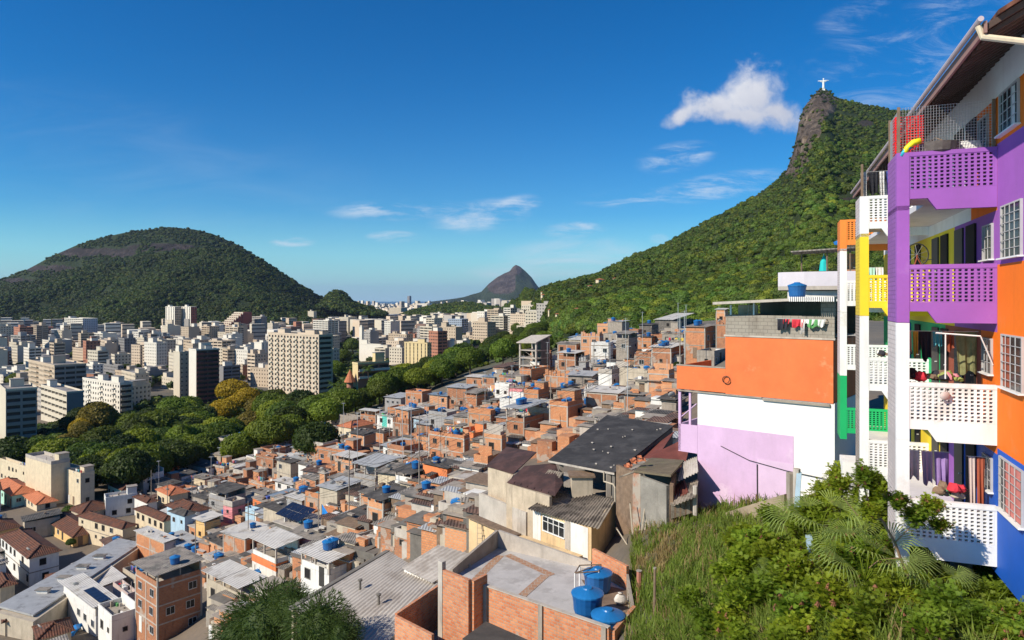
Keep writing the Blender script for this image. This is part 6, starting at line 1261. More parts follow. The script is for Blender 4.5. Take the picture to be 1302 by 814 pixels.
def perforated(b,u0,v0,v1,z0,z1,nx,nz,m,th=.17,hole=.56,flip=False):
    """panel in the plane u=u0 from v0 to v1 with real rectangular holes through its thickness"""
    cw=(v1-v0)/nx; chh=(z1-z0)/nz; hx=cw*hole/2; hz=chh*.30
    P=lambda d,v,z:(u0+d,v,z)
    for i in range(nx):
        for j in range(nz):
            a,c=v0+i*cw,v0+(i+1)*cw; e,f=z0+j*chh,z0+(j+1)*chh; mx_,mz=(a+c)/2,(e+f)/2; A,Cc,E_,Fz=mx_-hx,mx_+hx,mz-hz,mz+hz
            for d in (0,th):
                b.face([P(d,a,e),P(d,c,e),P(d,Cc,E_),P(d,A,E_)],m); b.face([P(d,c,e),P(d,c,f),P(d,Cc,Fz),P(d,Cc,E_)],m); b.face([P(d,c,f),P(d,a,f),P(d,A,Fz),P(d,Cc,Fz)],m); b.face([P(d,a,f),P(d,a,e),P(d,A,E_),P(d,A,Fz)],m)
            for (q,r) in (((A,E_),(Cc,E_)),((Cc,E_),(Cc,Fz)),((Cc,Fz),(A,Fz)),((A,Fz),(A,E_))): b.face([P(0,*q),P(0,*r),P(th,*r),P(th,*q)],m)
blk=thing('balcony_block','apartment building','multicoloured block with purple, white, yellow and green perforated balconies on the hillside edge',loc=BO,rz=BA)
# main body in painted bands
def seg(b,u0,u1,z0,z1,m,v=-6.): b.box(u0,u1,v,0,z0,z1,m)
b=MB(); 
seg(b,-6.5,-.001,-6.3,-3.4,BLU); seg(b,-6.5,-.001,-3.4,.80,ORG); seg(b,-6.5,-.001,.80,3.56,PUR); seg(b,-6.5,-.001,3.56,4.64,ORG); seg(b,-6.5,-.001,4.64,5.58,WHB)
for (z0,z1),segs in {(-6.3,-3.55):((1.2,BLU),(3.4,BLU),(5.2,PUR),(17,YEL)),(-3.55,-.75):((1.3,ORG),(3.6,BRR),(5.0,BRR),(17,GRN)),(-.75,2.05):((1.5,PUR),(3.9,PUR),(17,YEL)),(2.05,4.64):((2.2,ORG),(17,WHB)),(4.64,5.58):((17,WHB),)}.items():
    u=0.
    for ue,m_ in segs: seg(b,u,ue,z0,z1,m_); u=ue
b.build('wall',blk)
# roof with deep eave and rafters
UND=M('roof_boards',(.10,.065,.05),.9,.3,2.); 
b=MB(); b.hexa([(-4.2,1.25,4.80),(16.8,1.25,4.80),(16.8,-5,8.5),(-4.2,-5,8.5),(-4.2,1.25,4.92),(16.8,1.25,4.92),(16.8,-5,8.62),(-4.2,-5,8.62)],UND); b.build('roof_deck',blk)
b=MB(); 
for k in range(60): b.hexa([(-4.1+k*.35,.02,5.40),(-4.02+k*.35,.02,5.40),(-4.02+k*.35,1.2,4.72),(-4.1+k*.35,1.2,4.72),(-4.1+k*.35,.02,5.5),(-4.02+k*.35,.02,5.5),(-4.02+k*.35,1.2,4.81),(-4.1+k*.35,1.2,4.81)],UND)
b.build('rafters',blk); b=MB(); b.hexa([(-4.3,1.1,5.02),(16.9,1.1,5.02),(16.9,-5,8.74),(-4.3,-5,8.74),(-4.3,1.1,5.1),(16.9,1.1,5.1),(16.9,-5,8.84),(-4.3,-5,8.84)],TILE); b.build('roof_tiles',blk)
b=MB(); b.box(-4.25,16.9,1.252,1.30,4.74,4.95,M('fascia_brown',(.30,.17,.14),.7,.15)); b.build('fascia',blk); b=MB(); b.tube((-4.3,1.36,4.98),(16.9,1.36,4.98),.05,M('gutter_pinkish',(.55,.45,.45),.5,.1),8); b.build('gutter',blk)
b=MB(); b.path([(-4.15,1.36,4.9),(-4.15,1.3,4.7),(-4.3,.6,4.45),(-4.7,.05,4.35),(-4.7,.05,3.9)],.06,PLA['cream'],8); b.build('downpipe',blk)
# gallery slabs and modules
b=None
for k,zt in enumerate(TOPS):
    zf=zt-.95; b=MB(); b.box(.02,16.2,.001,1.2,zf-.16,zf,SOF); b.build('gallery_slab',blk)
MODS=[(0.,['p','p','w','w']),(7.3,['w','y','w','w']),(14.6,['o','w','w','g'])]
for mi_,(u0,cols_) in enumerate(MODS):
    for k,zt in enumerate(TOPS):
        c=CLR[cols_[k]]; zf=zt-.95; low=zf-.43; up=low+2.79 if k else zt-.003
        # parapet with holes, apron and cap
        p=MB(weld=True); perforated(p,u0,.06,1.76,zf+.06,zt-.10,14 if mi_==0 else 12,9,c); q_=p.build('perforated_parapet',blk)
        a=MB(); ap=[(.003,low),(1.2,low),(1.38,low+.27),(1.76,low+.27),(1.76,zf+.058),(.003,zf+.058)]; a.raw([(u0,v,z) for v,z in ap]+[(u0+.12,v,z) for v,z in ap],[(0,1,2,3,4,5),(11,10,9,8,7,6)]+[(i,6+i,6+(i+1)%6,(i+1)%6) for i in range(6)],c); a.box(u0-.012,u0+.14,.003,1.76,zt-.098,zt,c); a.box(u0,u0+.12,.003,.058,zf+.06,zt-.1,c); a.build('apron',blk)
        a=MB(); a.box(u0+.121,u0+1.4,1.201,2.0,zf-.16,zf,SOF); a.build('balcony_slab',blk)
        # corner pier: smooth front, brickwork flank
        a=MB(); a.box(u0-.012,u0+.16,1.762,2.03,low if (k<3 or mi_==2) else low-3.5,up,c); a.build('corner_pier',blk)
        bk='d' if (mi_==1 and k>1) else cols_[k]
        a=MB(); a.box(u0+.162,u0+1.4,1.90,2.022,low if (k<3 or mi_==2) else low-3.5,up,PBK[bk]); a.build('flank_wall',blk)
b=MB(); b.box(14.95,16.4,1.2,1.9,-9,-7.2,WHB); b.build('footing',blk)
b=MB(); b.box(1.2,1.6,.2,.6,-10.,-6.3,CONC); b.box(6.,6.4,.2,.6,-11.,-6.3,CONC); b.box(-5,-4.6,-3,-2.6,-9.,-6.31,CONC); b.box(.5,15,-3.2,-3.,-11,-6.31,CONCD); b.box(-6.5,.4,-5.9,-5.7,-10,-6.31,CONCD); b.build('stilts',blk)
# windows with grilles on the near wall and under the galleries
FRM=M('frame_grey',(.45,.43,.42),.6,.12)
def bwin(u0,u1,z0,z1,grid=(4,5),v=0.,curt=None):
    f=MB(); e=.05
    e=.035; f.box(u0-e,u1+e,v+.001,v+.05,z1,z1+e,FRM); f.box(u0-e-.05,u1+e+.05,v+.001,v+.12,z0-e,z0,WHITE); f.box(u0-e,u0,v+.001,v+.05,z0,z1,FRM); f.box(u1,u1+e,v+.001,v+.05,z0,z1,FRM); w_=f.build('window',blk)
    g=MB(); g.box(u0,u1,v+.002,v+.012,z0,z1,GLASS); g.build('pane',w_); g=MB()
    for i in range(1,grid[0]): x=u0+(u1-u0)*i/grid[0]; g.tube((x,v+.055,z0),(x,v+.055,z1),.011,FRM,4)
    for i in range(1,grid[1]): z=z0+(z1-z0)*i/grid[1]; g.tube((u0,v+.06,z),(u1,v+.06,z),.009,FRM,4)
    g.build('grille',w_)
    if curt: g=MB(); g.box(u0+(u1-u0)*curt[1],u0+(u1-u0)*curt[2],v+.013,v+.02,z0+.02,z1-.02,curt[0]); g.build('curtain',w_)
bwin(-1.68,-.42,.92,2.05,(4,6)); bwin(-1.75,-.45,-1.93,-.8,(4,6),curt=(BRR,.6,.98)); bwin(-1.75,-.3,-4.68,-3.55,(4,6),curt=(M('curtain_rose',(.60,.20,.17),.9,.15,5.),.1,.75)); bwin(-1.5,-.3,3.68,4.58,(4,4),curt=(CLO[2],.2,.4))
for k,(u0,u1,z0,z1) in enumerate(((.3,1.0,-.0+.95,1.75),(.35,1.05,-1.75,-.95),(.35,1.0,-4.5,-3.75),(.7,1.4,3.6,4.4))): bwin(u0,u1,z0,z1,(3,3))
def bdoor(u0,u1,z0,m,h=2.1): 
    g=MB(); g.box(u0,u1,.001,.05,z0,z0+h,m); d_=g.build('door',blk); h_=MB(); h_.tube((u0+.08,.05,z0+1.),(u0+.08,.11,z0+1.),.02,ALU,5); h_.build('handle',d_)
for zt in TOPS: 
    zf=zt-.949
    for u,m_ in ((1.7,DARK),(2.9,IRON),(4.6,DARK),(5.8,IRON),(8.6,DARK),(10.4,BLU),(12.5,DARK)): bdoor(u,u+.85,zf,m_,2.05)
# awning rail on the second white balcony and red floor of void
b=MB(); zz=-1.97; b.tube((.1,.3,zz+1.12),(.1,1.2,zz+1.18),.02,WHITE,5); b.tube((.1,.3,zz+1.12),(.25,.02,zz+.45),.015,WHITE,5); b.tube((.1,1.0,zz+1.17),(.12,1.0,zz+.1),.015,WHITE,5); b.build('drying_rail',blk)
# wire mesh fence on the roof terrace
fe=thing('wire_fence','fence','wire mesh fence on timber posts round the purple roof terrace',loc=BO,rz=BA); b=MB(); 
for i in range(34): v=.03+i*.058; b.tube((.07,v,3.515),(.07,v,4.6-.0*v),.0045,ALU,3,caps=False)
for i in range(17): z=3.55+i*.065; b.tube((.07,.02,z),(.07,1.98,z),.0045,ALU,3,caps=False)
for i in range(20): u=.1+i*.065; b.tube((u,1.98,3.515),(u,1.98,4.55),.0045,ALU,3,caps=False)
b.build('mesh_panel',fe)
for u,v in ((.07,1.98),(1.36,1.98),(.07,.05)): MB().box(u-.03,u+.03,v-.03,v+.03,3.4,4.62,WOOD).build('post',fe)
REDP=M('red_plastic',(.75,.02,.02),.45,.05); cr=thing('plastic_basket','crates','stack of red latticed plastic crates behind the wire fence',loc=bp(.45,1.72,3.55),rz=BA); 
for kk in range(3):
    b=MB()
    for i in range(8): b.box(-.2+kk*0,-.18,-.28+i*.08,-.25+i*.08,kk*.3,kk*.3+.28,REDP)
    for i in range(5): b.box(-.205,-.175,-.3,.3,kk*.3+i*.065,kk*.3+i*.065+.022,REDP)
    for i in range(5): b.box(-.2,.2,-.3,-.285,kk*.3+i*.065,kk*.3+i*.065+.022,REDP); b.box(-.2,.2,.285,.3,kk*.3+i*.065,kk*.3+i*.065+.022,REDP)
    b.build('crate',cr)
ba=thing('basket','basket','wide dark wicker basket on the purple parapet',loc=bp(.35,1.1,3.42),rz=BA); MB().lathe([(.3,0),(.42,.1),(.46,.3),(.44,.31),(.4,.29)],M('wicker_dark',(.12,.10,.09),.8,.3,9.),n=16).build('bowl',ba); MB().path([(-.45,0,.3),(-.2,.1,.42),(.2,.1,.42),(.45,0,.3)],.015,WOOD,5).build('handle',ba)
yb_=thing('float_ring','float','yellow and turquoise inflatable roll hanging over the purple corner',loc=bp(.05,1.72,3.53),rz=BA); MB().path([(0,-.2,.25),(0,-.05,.22),(0,.08,.1),(-.02,.14,-.02)],.075,M('float_yellow',(.85,.75,.02),.4,.05),9,.06).build('yellow_roll',yb_,True); MB().path([(0,.02,.12),(-.02,.14,.02),(-.03,.22,-.1)],.05,M('float_teal',(.03,.4,.5),.4,.05),8).build('teal_roll',yb_,True)
bd=thing('board','board','white board leaning behind the wire fence',loc=bp(.3,.45,3.5),rz=BA); b=MB(); b.hexa([(0,-.25,0),(0,.25,0),(.03,.25,0),(.03,-.25,0),(.15,-.22,.28),(.15,.28,.28),(.18,.28,.28),(.18,-.22,.28)],WHITE); b.build('panel',bd); MB().box(.16,.19,-.05,.0,-.05,.25,WOOD).build('prop',bd)
# bicycle hung up in the purple gallery
bi=thing('bicycle','bicycle','dark bicycle hanging upright inside the purple gallery',loc=bp(3.2,1.05,.75),rz=BA+.3); 
for sgn in (-.5,.5):
    b=MB(); N=18; rr=.31; pts=[Vector((0,math.cos(i*2*math.pi/N)*rr,sgn+math.sin(i*2*math.pi/N)*rr)) for i in range(N)]
    for i in range(N): b.tube(pts[i],pts[(i+1)%N],.018,IRON,5,caps=False)
    w_=b.build('wheel',bi); b=MB(); [b.tube(pts[i],(0,0,sgn),.004,ALU,3,caps=False) for i in range(0,N,2)]; b.build('spokes',w_)
b=MB(); n_a,n_b,n_c,n_d=(0,.0,-.5),(0,.12,.05),(0,-.25,-.02),(0,.0,.42); 
for p,q_ in ((n_a,n_b),(n_a,n_c),(n_b,n_c),(n_b,n_d),(n_c,n_d),(n_d,(0,0,.5))): b.tube(p,q_,.018,BRR,5)
b.build('bike_frame',bi); MB().tube((-.25,-.3,.36),(.25,-.3,.36),.012,IRON,5).build('handlebar',bi); MB().box(-.06,.06,-.36,-.32,-.2,.02,IRON).build('saddle',bi)
# washing and goods on the balconies
def goods(u,v,z,dims,lab,n=9,seed=1,cols_=None):
    rr=random.Random(seed); g=thing('household_goods','household goods',lab,loc=bp(u,v,z),rz=BA)
    for i in range(n):
        x,y=rr.uniform(-dims[0],dims[0]),rr.uniform(-dims[1],dims[1]); s_=rr.uniform(.05,.13); b=MB(); v_,f_=lumpy(2,.55,seed*31+i,6,rr.uniform(.7,1.4)); v_=v_*(1+.12*np.sin(v_[:,[1,2,0]]*7)); b.raw(v_*s_+np.array([x,y,rr.uniform(0,dims[2])+s_*.4]),f_,CLO[rr.randrange(9)] if not cols_ else rr.choice(cols_)); b.build('bundle',g)
goods(.7,1.1,-2.0,(.25,.55,.1),'heap of bundles and potted things behind the upper white balcony',26,3,[WOOD,CLO[3],CLO[4],M('plant_pale',(.3,.35,.1),.8,.2),CLO[0],PLA['beige']])
goods(.55,.8,-4.78,(.2,.3,.22),'heap of red, green and beige bags on the lowest balcony',16,5,[CLO[0],CLO[8],PLA['beige'],CLO[2],WOOD])
goods(7.6,1.,-1.95,(.1,.5,.1),'pale goods and plants on the middle white balcony',14,6,[CLO[2],WOOD,CLO[2],CLO[3]])
def hang(u,v0,z,vn,items,lab):
    g=thing('clothes_line','clothes line',lab,loc=bp(u,v0,z),rz=BA); MB().tube((0,0,0),(0,vn,0),.008,ALU,4).build('line',g); v=.03
    for w_,h_,c in items: b=MB(); cloth(b,(0,v,-.01),(0,1,0),w_,h_,c); b.build('garment',g); v+=w_+.03
PCL=M('cloth_sage',(.22,.22,.10),.9,.3,6.)
hang(.9,.15,-.78,1.6,[(.45,1.0,PCL),(.22,.45,BRR),(.2,.35,CLO[5]),(.25,.7,CLO[3]),(.12,.6,CLO[6]),(.2,.55,PLA['pinkgrey'])],'washing hung under the slab of the upper white balcony')
hang(.9,.75,-3.75,1.0,[(.3,.9,CLO[7]),(.25,.8,PLA['lilac']),(.3,.7,CLO[2])],'mauve washing hung above the lowest white balcony')
hang(7.45,1.0,4.35,.9,[(.2,.8,CLO[1]),(.18,.9,CLO[2]),(.3,.75,CLO[3]),(.2,.85,CLO[2])],'dark and white washing over the farther white balcony')
hang(14.7,.3,.3+1.1,1.2,[(.3,.6,CLO[2]),(.3,.6,PLA['mint'])],'pale washing under the small orange balcony')
hang(.45,.1,-3.72,.4,[(.16,1.6,BRR),(.14,1.7,PLA['pinkgrey'])],'long rose curtain at the blue corner')
f2=thing('wire_fence','fence','wire fence with a timber post above the farther white balcony',loc=bp(7.3,0,0),rz=BA); b=MB(); [b.tube((.05,.05+i*.1,3.52),(.05,.05+i*.1,4.5),.006,IRON,3) for i in range(20)]; [b.tube((.05,.02,3.6+i*.15),(.05,2.,3.6+i*.15),.006,IRON,3) for i in range(7)]; b.build('mesh_panel',f2); MB().box(.0,.07,1.93,2.,3.4,4.6,WOOD).build('post',f2)
fl=thing('ball','ball','pale deflated ball caught on the upper white balcony front',loc=bp(-.1,1.05,-2.25)); MB().lathe([(.02,-.1),(.1,-.06),(.12,.02),(.08,.09),(.02,.1)],PLA['pinkgrey'],n=10,sy=.5).build('ball_body',fl,True); MB().tube((0,0,.1),(.05,.05,.18),.008,IRON,4).build('string',fl)
pw=MB(); pw.path([bp(-.05,1.0,-2.55),bp(-.06,.85,-2.6),bp(-.05,.7,-2.56)],.012,ORM,5)
# ============================================================ STATUE ON THE PEAK
SP=W(1047,115.5,1592); st=thing('statue','statue','white statue with outstretched arms on a plinth on the rocky peak',loc=SP+Vector((0,0,-2)),rz=rad(-12),sc=.86); SW=M('soapstone_white',(.80,.79,.74),.7,.04)
MB().box(-3.4,3.4,-3.4,3.4,-6,7,SW).build('plinth',st)
prof=[(3.3,7),(3.0,12),(2.6,20),(2.9,26),(3.3,29),(2.2,31),(1.1,32)]
b=MB(); b.lathe(prof,SW,n=12,sy=.7); 
for s in (-1,1): b.path([(s*1.5,0,29.2),(s*6,0,29.6),(s*11,0,29.5),(s*14.2,0,29.6)],1.9,SW,8,.75); b.hexa([(s*2,-.8,25) ,(s*9,-.5,27.6),(s*9,.5,27.6),(s*2,.8,25),(s*2,-.8,29),(s*9,-.5,29),(s*9,.5,29),(s*2,.8,29)],SW)
b.lathe([(.9,31.5),(1.5,33),(1.65,34.6),(1.2,36.2),(.3,36.9)],SW,n=10); b.build('figure',st,True)
# ============================================================ TREES
TRUNK=M('bark',(.13,.10,.075),.95,.3,3.)
LV={'green':leafmat('leaves_green',(.035,.075,.012),(.14,.22,.03)),'light':leafmat('leaves_light',(.06,.12,.014),(.22,.31,.035)),'dark':leafmat('leaves_dark',(.018,.042,.010),(.075,.12,.022)),'yellow':leafmat('leaves_yellow',(.22,.16,.01),(.52,.37,.02),obj=False),'olive':leafmat('leaves_olive',(.10,.085,.015),(.27,.21,.035),obj=False)}
def crownmesh(seed,lm,sub=3,amp=.48,nc=1900,size=.085,sq=.85,lobes=13,nm='crown'):
    v,f,q=proto(sub,amp,seed,nc,size,sq,lobes,.1); b=MB(); me=bpy.data.meshes.new(nm)
    faces=[tuple(int(a) for a in x) for x in f]+[tuple(int(a) for a in x) for x in q]; me.from_pydata([tuple(x) for x in v],[],faces); me.materials.append(lm); me.update(); return me
def trunkmesh(seed):
    rr=random.Random(seed); b=MB(); b.path([(0,0,-1.6),(.03,.02,-.9),(0,.05,-.3),(.05,0,.1)],.085,TRUNK,7,.05)
    for k in range(5): a=rr.uniform(0,6.28); b.path([(0,.03,-.5+k*.08),(.25*math.cos(a),.25*math.sin(a),-.1),(.5*math.cos(a),.5*math.sin(a),.2)],.035,TRUNK,5,.012)
    return b.mesh('trunk')
CMS={k:[crownmesh(100+i*7+j,LV[k]) for j in range(4)] for i,k in enumerate(LV)}
TMS=[trunkmesh(i) for i in range(3)]
TN={'green':'mid-green leafy tree','light':'bright green leafy tree','dark':'dark green dense tree','yellow':'tree with golden yellow foliage','olive':'tree with olive-brown foliage'}
NTREE=[0]
def tree(p,r,kind='green',label=None,sz=None):
    rt=thing('leafy_tree','tree',label,None if label else TN[kind],loc=p,rz=R.uniform(0,6.28),group='trees between hillside and valley'); NTREE[0]+=1; rt.scale=(r,r,r*(sz or R.uniform(.85,1.15)))
    link('crown',R.choice(CMS[kind]),rt); link('trunk',R.choice(TMS),rt); return rt
def treeat(px,py,rpx,kind='green',Y=None,label=None,sz=None):
    """crown centre at (px,py), rpx its radius in photo pixels, rooted on the ground"""
    Yg=Y or depth(px,py+rpx*1.3); p=W(px,py,Yg); g=float(ground([p.x],[p.y])[0]); r=rpx*Yg/F; 
    return tree(p,r,kind,label,sz)
for px,py,r,k,lab in ((296,498,17,'yellow',None),(284,524,16,'yellow',None),(301,514,13,'yellow',None),(314,508,14,'yellow',None),(328,521,14,'olive',None),(318,538,15,'olive',None),(272,537,9,'yellow',None),(124,534,19,'olive',None),(106,545,13,'yellow',None),(104,550,12,'olive',None),(148,563,15,'light',None),(135,572,11,'light',None),
    (348,507,13,'dark',None),(345,526,14,'dark',None),(402,562,24,'dark','round dark green tree standing among the upper brick houses'),(378,520,14,'dark',None),(330,480,8,'green',None),(250,548,16,'light',None),(282,555,20,'green',None),(262,572,18,'green',None),(225,575,17,'green',None),(330,552,16,'light',None),(120,602,15,'dark',None),(140,606,16,'dark',None),(155,596,15,'dark',None),(108,618,12,'dark',None),(200,545,22,'green',None),(180,560,18,'green',None),(218,520,14,'green',None),(240,520,15,'light',None),(165,540,15,'green',None),(60,574,10,'olive',None),(30,578,9,'dark',None),(85,565,13,'olive',None),(15,580,8,'dark',None),(100,530,11,'dark',None),(88,540,10,'dark',None),(120,521,10,'dark',None)):
    treeat(px,py,r,k,label=lab)
# fill the belt
rr=random.Random(21); cnt=0; pts=[]
BELT=[(-40,580),(60,580),(100,558),(165,556),(200,533),(260,530),(330,520),(400,520),(440,500),(470,482),(520,474),(560,463),(600,450),(640,437),(690,423),(700,440),(650,450),(600,463),(560,480),(500,496),(470,512),(420,535),(380,545),(340,568),(300,578),(230,590),(180,606),(130,612),(60,590),(-40,592)]
while cnt<175:
    x,y=rr.uniform(-40,720),rr.uniform(415,610)
    if not inpoly(x,y,BELT): continue
    rp=(9+ (y-415)*.06)*rr.uniform(.75,1.25)
    if any((x-a)**2+((y-b_)*1.6)**2<(rp*.75)**2 for a,b_ in pts[-400:]) and rr.random()<.85: pts.append((9999,0)); 
    if len(pts)>6000: break
    if pts and pts[-1][0]==9999: pts.pop(); 
    if any((x-a)**2+((y-b_)*1.7)**2<(rp*.62)**2 for a,b_ in pts): 
        if rr.random()<.97: continue
    if any(abs(x-a)<17 and -4<y-b_<30 for a,b_ in ((296,499),(286,525),(311,513),(300,514),(106,545),(326,522),(318,538),(122,536),(104,550))): continue
    pts.append((x,y)); treeat(x,y-rp*.3,rp,rr.choices(('green','light','dark'),(45,33,22) if x>330 else (45,15,40))[0]); cnt+=1
# trees among the blocks and in the favela
for px,py,r in ((425,470,12),(415,490,13),(435,455,10),(448,440,9),(432,425,8),(440,412,7),(455,425,8),(420,455,10),(410,475,10),(20,485,10),(40,478,9),(210,470,6),(190,477,7),(200,480,6),(220,478,6),(470,448,6),(500,452,5),(530,440,5),(560,425,5),(590,430,6),(620,422,6),(640,428,8),(660,418,9),(600,415,6),(560,408,5),(600,405,6),(630,408,7),(655,405,8),(450,400,5),(465,405,5),(480,395,4),(160,470,6),(335,440,5),(350,455,5),(375,400,5),(180,440,4),(230,430,4),(95,450,4),(505,400,5),(520,420,5),(672,430,10),(690,420,10),(655,436,9),(620,443,9),(585,447,9),(543,462,9)):
    treeat(px,py,r,R.choice(('green','dark','green','light')),Y=None)
for px,py,r,k in ((585,593,7,'light'),(760,470,5,'green'),(830,500,5,'green'),(862,465,5,'dark'),(90,690,5,'green'),(178,640,5,'green'),(88,650,7,'green'),(235,560,12,'light')): treeat(px,py,r,k)
print('trees',NTREE[0])
# palms near the school and on the mountain
def frondmesh(n,L,wd,droop,m,seg=6,fan=False,seed=0,name='fronds'):
    rr=random.Random(seed); b=MB()
    for i in range(n):
        a=2*math.pi*i/n+rr.uniform(-.2,.2); el=rr.uniform(-.2,1.1); d=Vector((math.cos(a)*math.cos(el),math.sin(a)*math.cos(el),math.sin(el))); pts=[]; p=Vector((0,0,0))
        for k in range(seg+1): pts.append(p.copy()); p=p+d*L/seg; d=(d+Vector((0,0,-droop/seg))).normalized()
        for k in range(seg):
            t_=(pts[k+1]-pts[k]).normalized(); s=t_.cross(Vector((0,0,1))); s=s.normalized() if s.length>.01 else Vector((1,0,0)); wk=wd*math.sin(math.pi*(k+.6)/(seg+.6))
            for sg in (-1,1):
                for q in range(3):
                    o=pts[k].lerp(pts[k+1],q/3); e=o+s*sg*wk+t_*wk*.6+Vector((0,0,-wk*.35)); b.face([o,o+t_*L/seg*.28,e+t_*.01],m)
    return b.mesh(name)
PALM=[frondmesh(15,1.,.28,1.3,LV['green'],seed=i,name='crown') for i in range(2)]
b=MB(); b.path([(0,0,-3.5),(.05,0,-1.5),(0,0,0)],.07,TRUNK,6,.05); PT=b.mesh('trunk')
k_=np.argmin((SCR-937)**2+(SCY-334)**2); PALMY=float(VR[:,:110].reshape(-1,3)[k_][1])
for px,py,Y,s,lab in ((468,468,330,4,'tall palm before the brick school'),(525,450,620,5,'palm before the yellowish block, first of a pair'),(530,452,620,4.5,'palm before the yellowish block, second of a pair'),(937,327,PALMY-6,6,'lone palm standing out on the mountain flank'),(425,490,300,4.,'slim palm between the tallest tower and the woods'),(232,540,230,3.5,'feathery palm inside the valley woods'),(275,545,240,3.5,'feathery palm right below the yellow trees')):
    rt=thing('palm_tree','palm',lab,loc=W(px,py,Y),sc=s); link('crown',R.choice(PALM),rt); link('trunk',PT,rt)
# ============================================================ NEAR HILLSIDE: grass, shrubs, fan palms
GRS=leafmat('grass_blades',(.07,.12,.015),(.24,.31,.05),obj=False,nsc=.6); DRY=leafmat('dry_grass',(.22,.16,.07),(.38,.29,.13),obj=False,nsc=.6)
SHL=leafmat('shrub_leaves',(.08,.165,.013),(.26,.38,.035),obj=True,trans=.4,nsc=.8); POD=M('dry_pods',(.24,.10,.055),.8,.3,6.)
gv=MB()
def gpoly(px,py): return inpoly(px,py,[(796,640),(850,632),(890,640),(950,640),(1010,625),(1040,600),(1130,610),(1190,690),(1302,720),(1400,760),(1400,1000),(780,1000),(800,800),(806,700)])
def tuft(P,n,h,m,sp=.12):
    for k in range(n):
        a=R.uniform(0,6.28); l=R.uniform(.5,1.1)*h; le=R.uniform(.15,.7); dx,dy=math.cos(a),math.sin(a); wd=R.uniform(.012,.026); o=P+Vector((R.uniform(-sp,sp),R.uniform(-sp,sp),-.05)); s=Vector((-dy,dx,0))*wd
        p1=o+Vector((dx*le*l*.3,dy*le*l*.3,l*.6)); p2=o+Vector((dx*le*l,dy*le*l,l*(.95-le*.3))); gv.face([o-s,o+s,p1+s*.8,p1-s*.8],m); gv.face([p1-s*.8,p1+s*.8,p2],m)
N=0; gp=[]
while N<6500:
    px,py=R.uniform(790,1320),R.uniform(600,960)
    if not gpoly(px,py): continue
    if px>1000 and R.random()<.65: continue
    gp.append((px,py)); N+=1
hh=Hgt([a for a,b_ in gp],[b_ for a,b_ in gp])
for (px,py),h_ in zip(gp,hh):
    Y=h_*F/(py-HY); P=W(px,py,Y); n=noise.noise(P*.55); dry=(n>.12 and px<900 and py<730) or R.random()<.1
    tuft(P,10,R.uniform(.4,1.),DRY if dry else GRS,.16)
o=gv.build('grass'); o['kind']='stuff'; o['label']='long green and straw-coloured grass covering the near slope'; o['category']='grass'
# feathery shrubs
def shrubproto(seed,n=1250,R0=1.,flat=.75):
    rr=np.random.RandomState(seed); rp=random.Random(seed); b=MB(); st=MB(); pod=MB(); tips=[]
    for k in range(16):
        a=rp.uniform(0,6.28); e=rp.uniform(.25,1.3); L=R0*rp.uniform(.6,1.05); d=Vector((math.cos(a)*math.cos(e),math.sin(a)*math.cos(e),math.sin(e)*flat)); pts=[Vector((0,0,-.5)),Vector((0,0,-.2))+d*.2*L,d*.6*L+Vector((0,0,.05)),d*L]; st.path(pts,.022,TRUNK,4,.005); tips.append((pts,d))
    def frond(p,d,l):
        d=d.normalized(); s=d.cross(Vector((0,0,1))); s=s.normalized() if s.length>.05 else Vector((1,0,0)); up=s.cross(d)
        for j in range(5):
            o=p+d*(l*(j+.7)/5.4)+Vector((0,0,-.1*l*(j/5)**2)); w_=l*.42*math.sin(math.pi*(j+1.2)/6.4)+.03
            for sg in (-1,1):
                e=o+s*sg*w_+d*w_*.45; t=d*l*.085; b.face([o-t,e-t*.6,e+t*.6,o+t],SHL)
    for k in range(n):
        pts,d=tips[rp.randrange(16)]; t=rp.uniform(.35,1.); i=min(2,int(t*3)); p=pts[i].lerp(pts[i+1],t*3-i) if i<3 else pts[3]; p=p+Vector(rr.normal(0,.13,3)); q=(p-Vector((0,0,-.1))).normalized()+Vector(rr.normal(0,.6,3)); frond(p,q,rp.uniform(.10,.18))
    for k in range(15):
        pts,d=tips[rp.randrange(16)]; c=pts[3]*rp.uniform(.9,1.12)+Vector((0,0,.06))
        for j in range(14): e=c+Vector((rp.uniform(-.1,.1),rp.uniform(-.1,.1),-rp.uniform(.1,.22))); s=Vector((.02,.008,0)); pod.face([c-s,c+s,e+s,e-s],POD)
    return b.mesh('foliage'),st.mesh('stems'),pod.mesh('seed_pods')  # third mesh holds the dry seed pods hung at the stem tips
SPR=[shrubproto(i) for i in range(5)]
NS=[0]
def shrub(px,py,rpx,Y=None,lab=None,pods=True,k=None):
    Yg=Y or depth(px,py+rpx*.6)*.985; r=rpx*Yg/F; p=W(px,py,Yg); rt=thing('feathery_shrub','shrub',lab,None if lab else ('feathery green shrub with brown seed pods' if pods else 'feathery green shrub on the near slope'),loc=p,rz=R.uniform(0,6.28),group='shrubs on the near slope'); rt.scale=(r,r,r); NS[0]+=1
    a=R.choice(SPR); link('foliage',a[0],rt); link('stems',a[1],rt)
    if pods: link('seed_pods',a[2],rt)
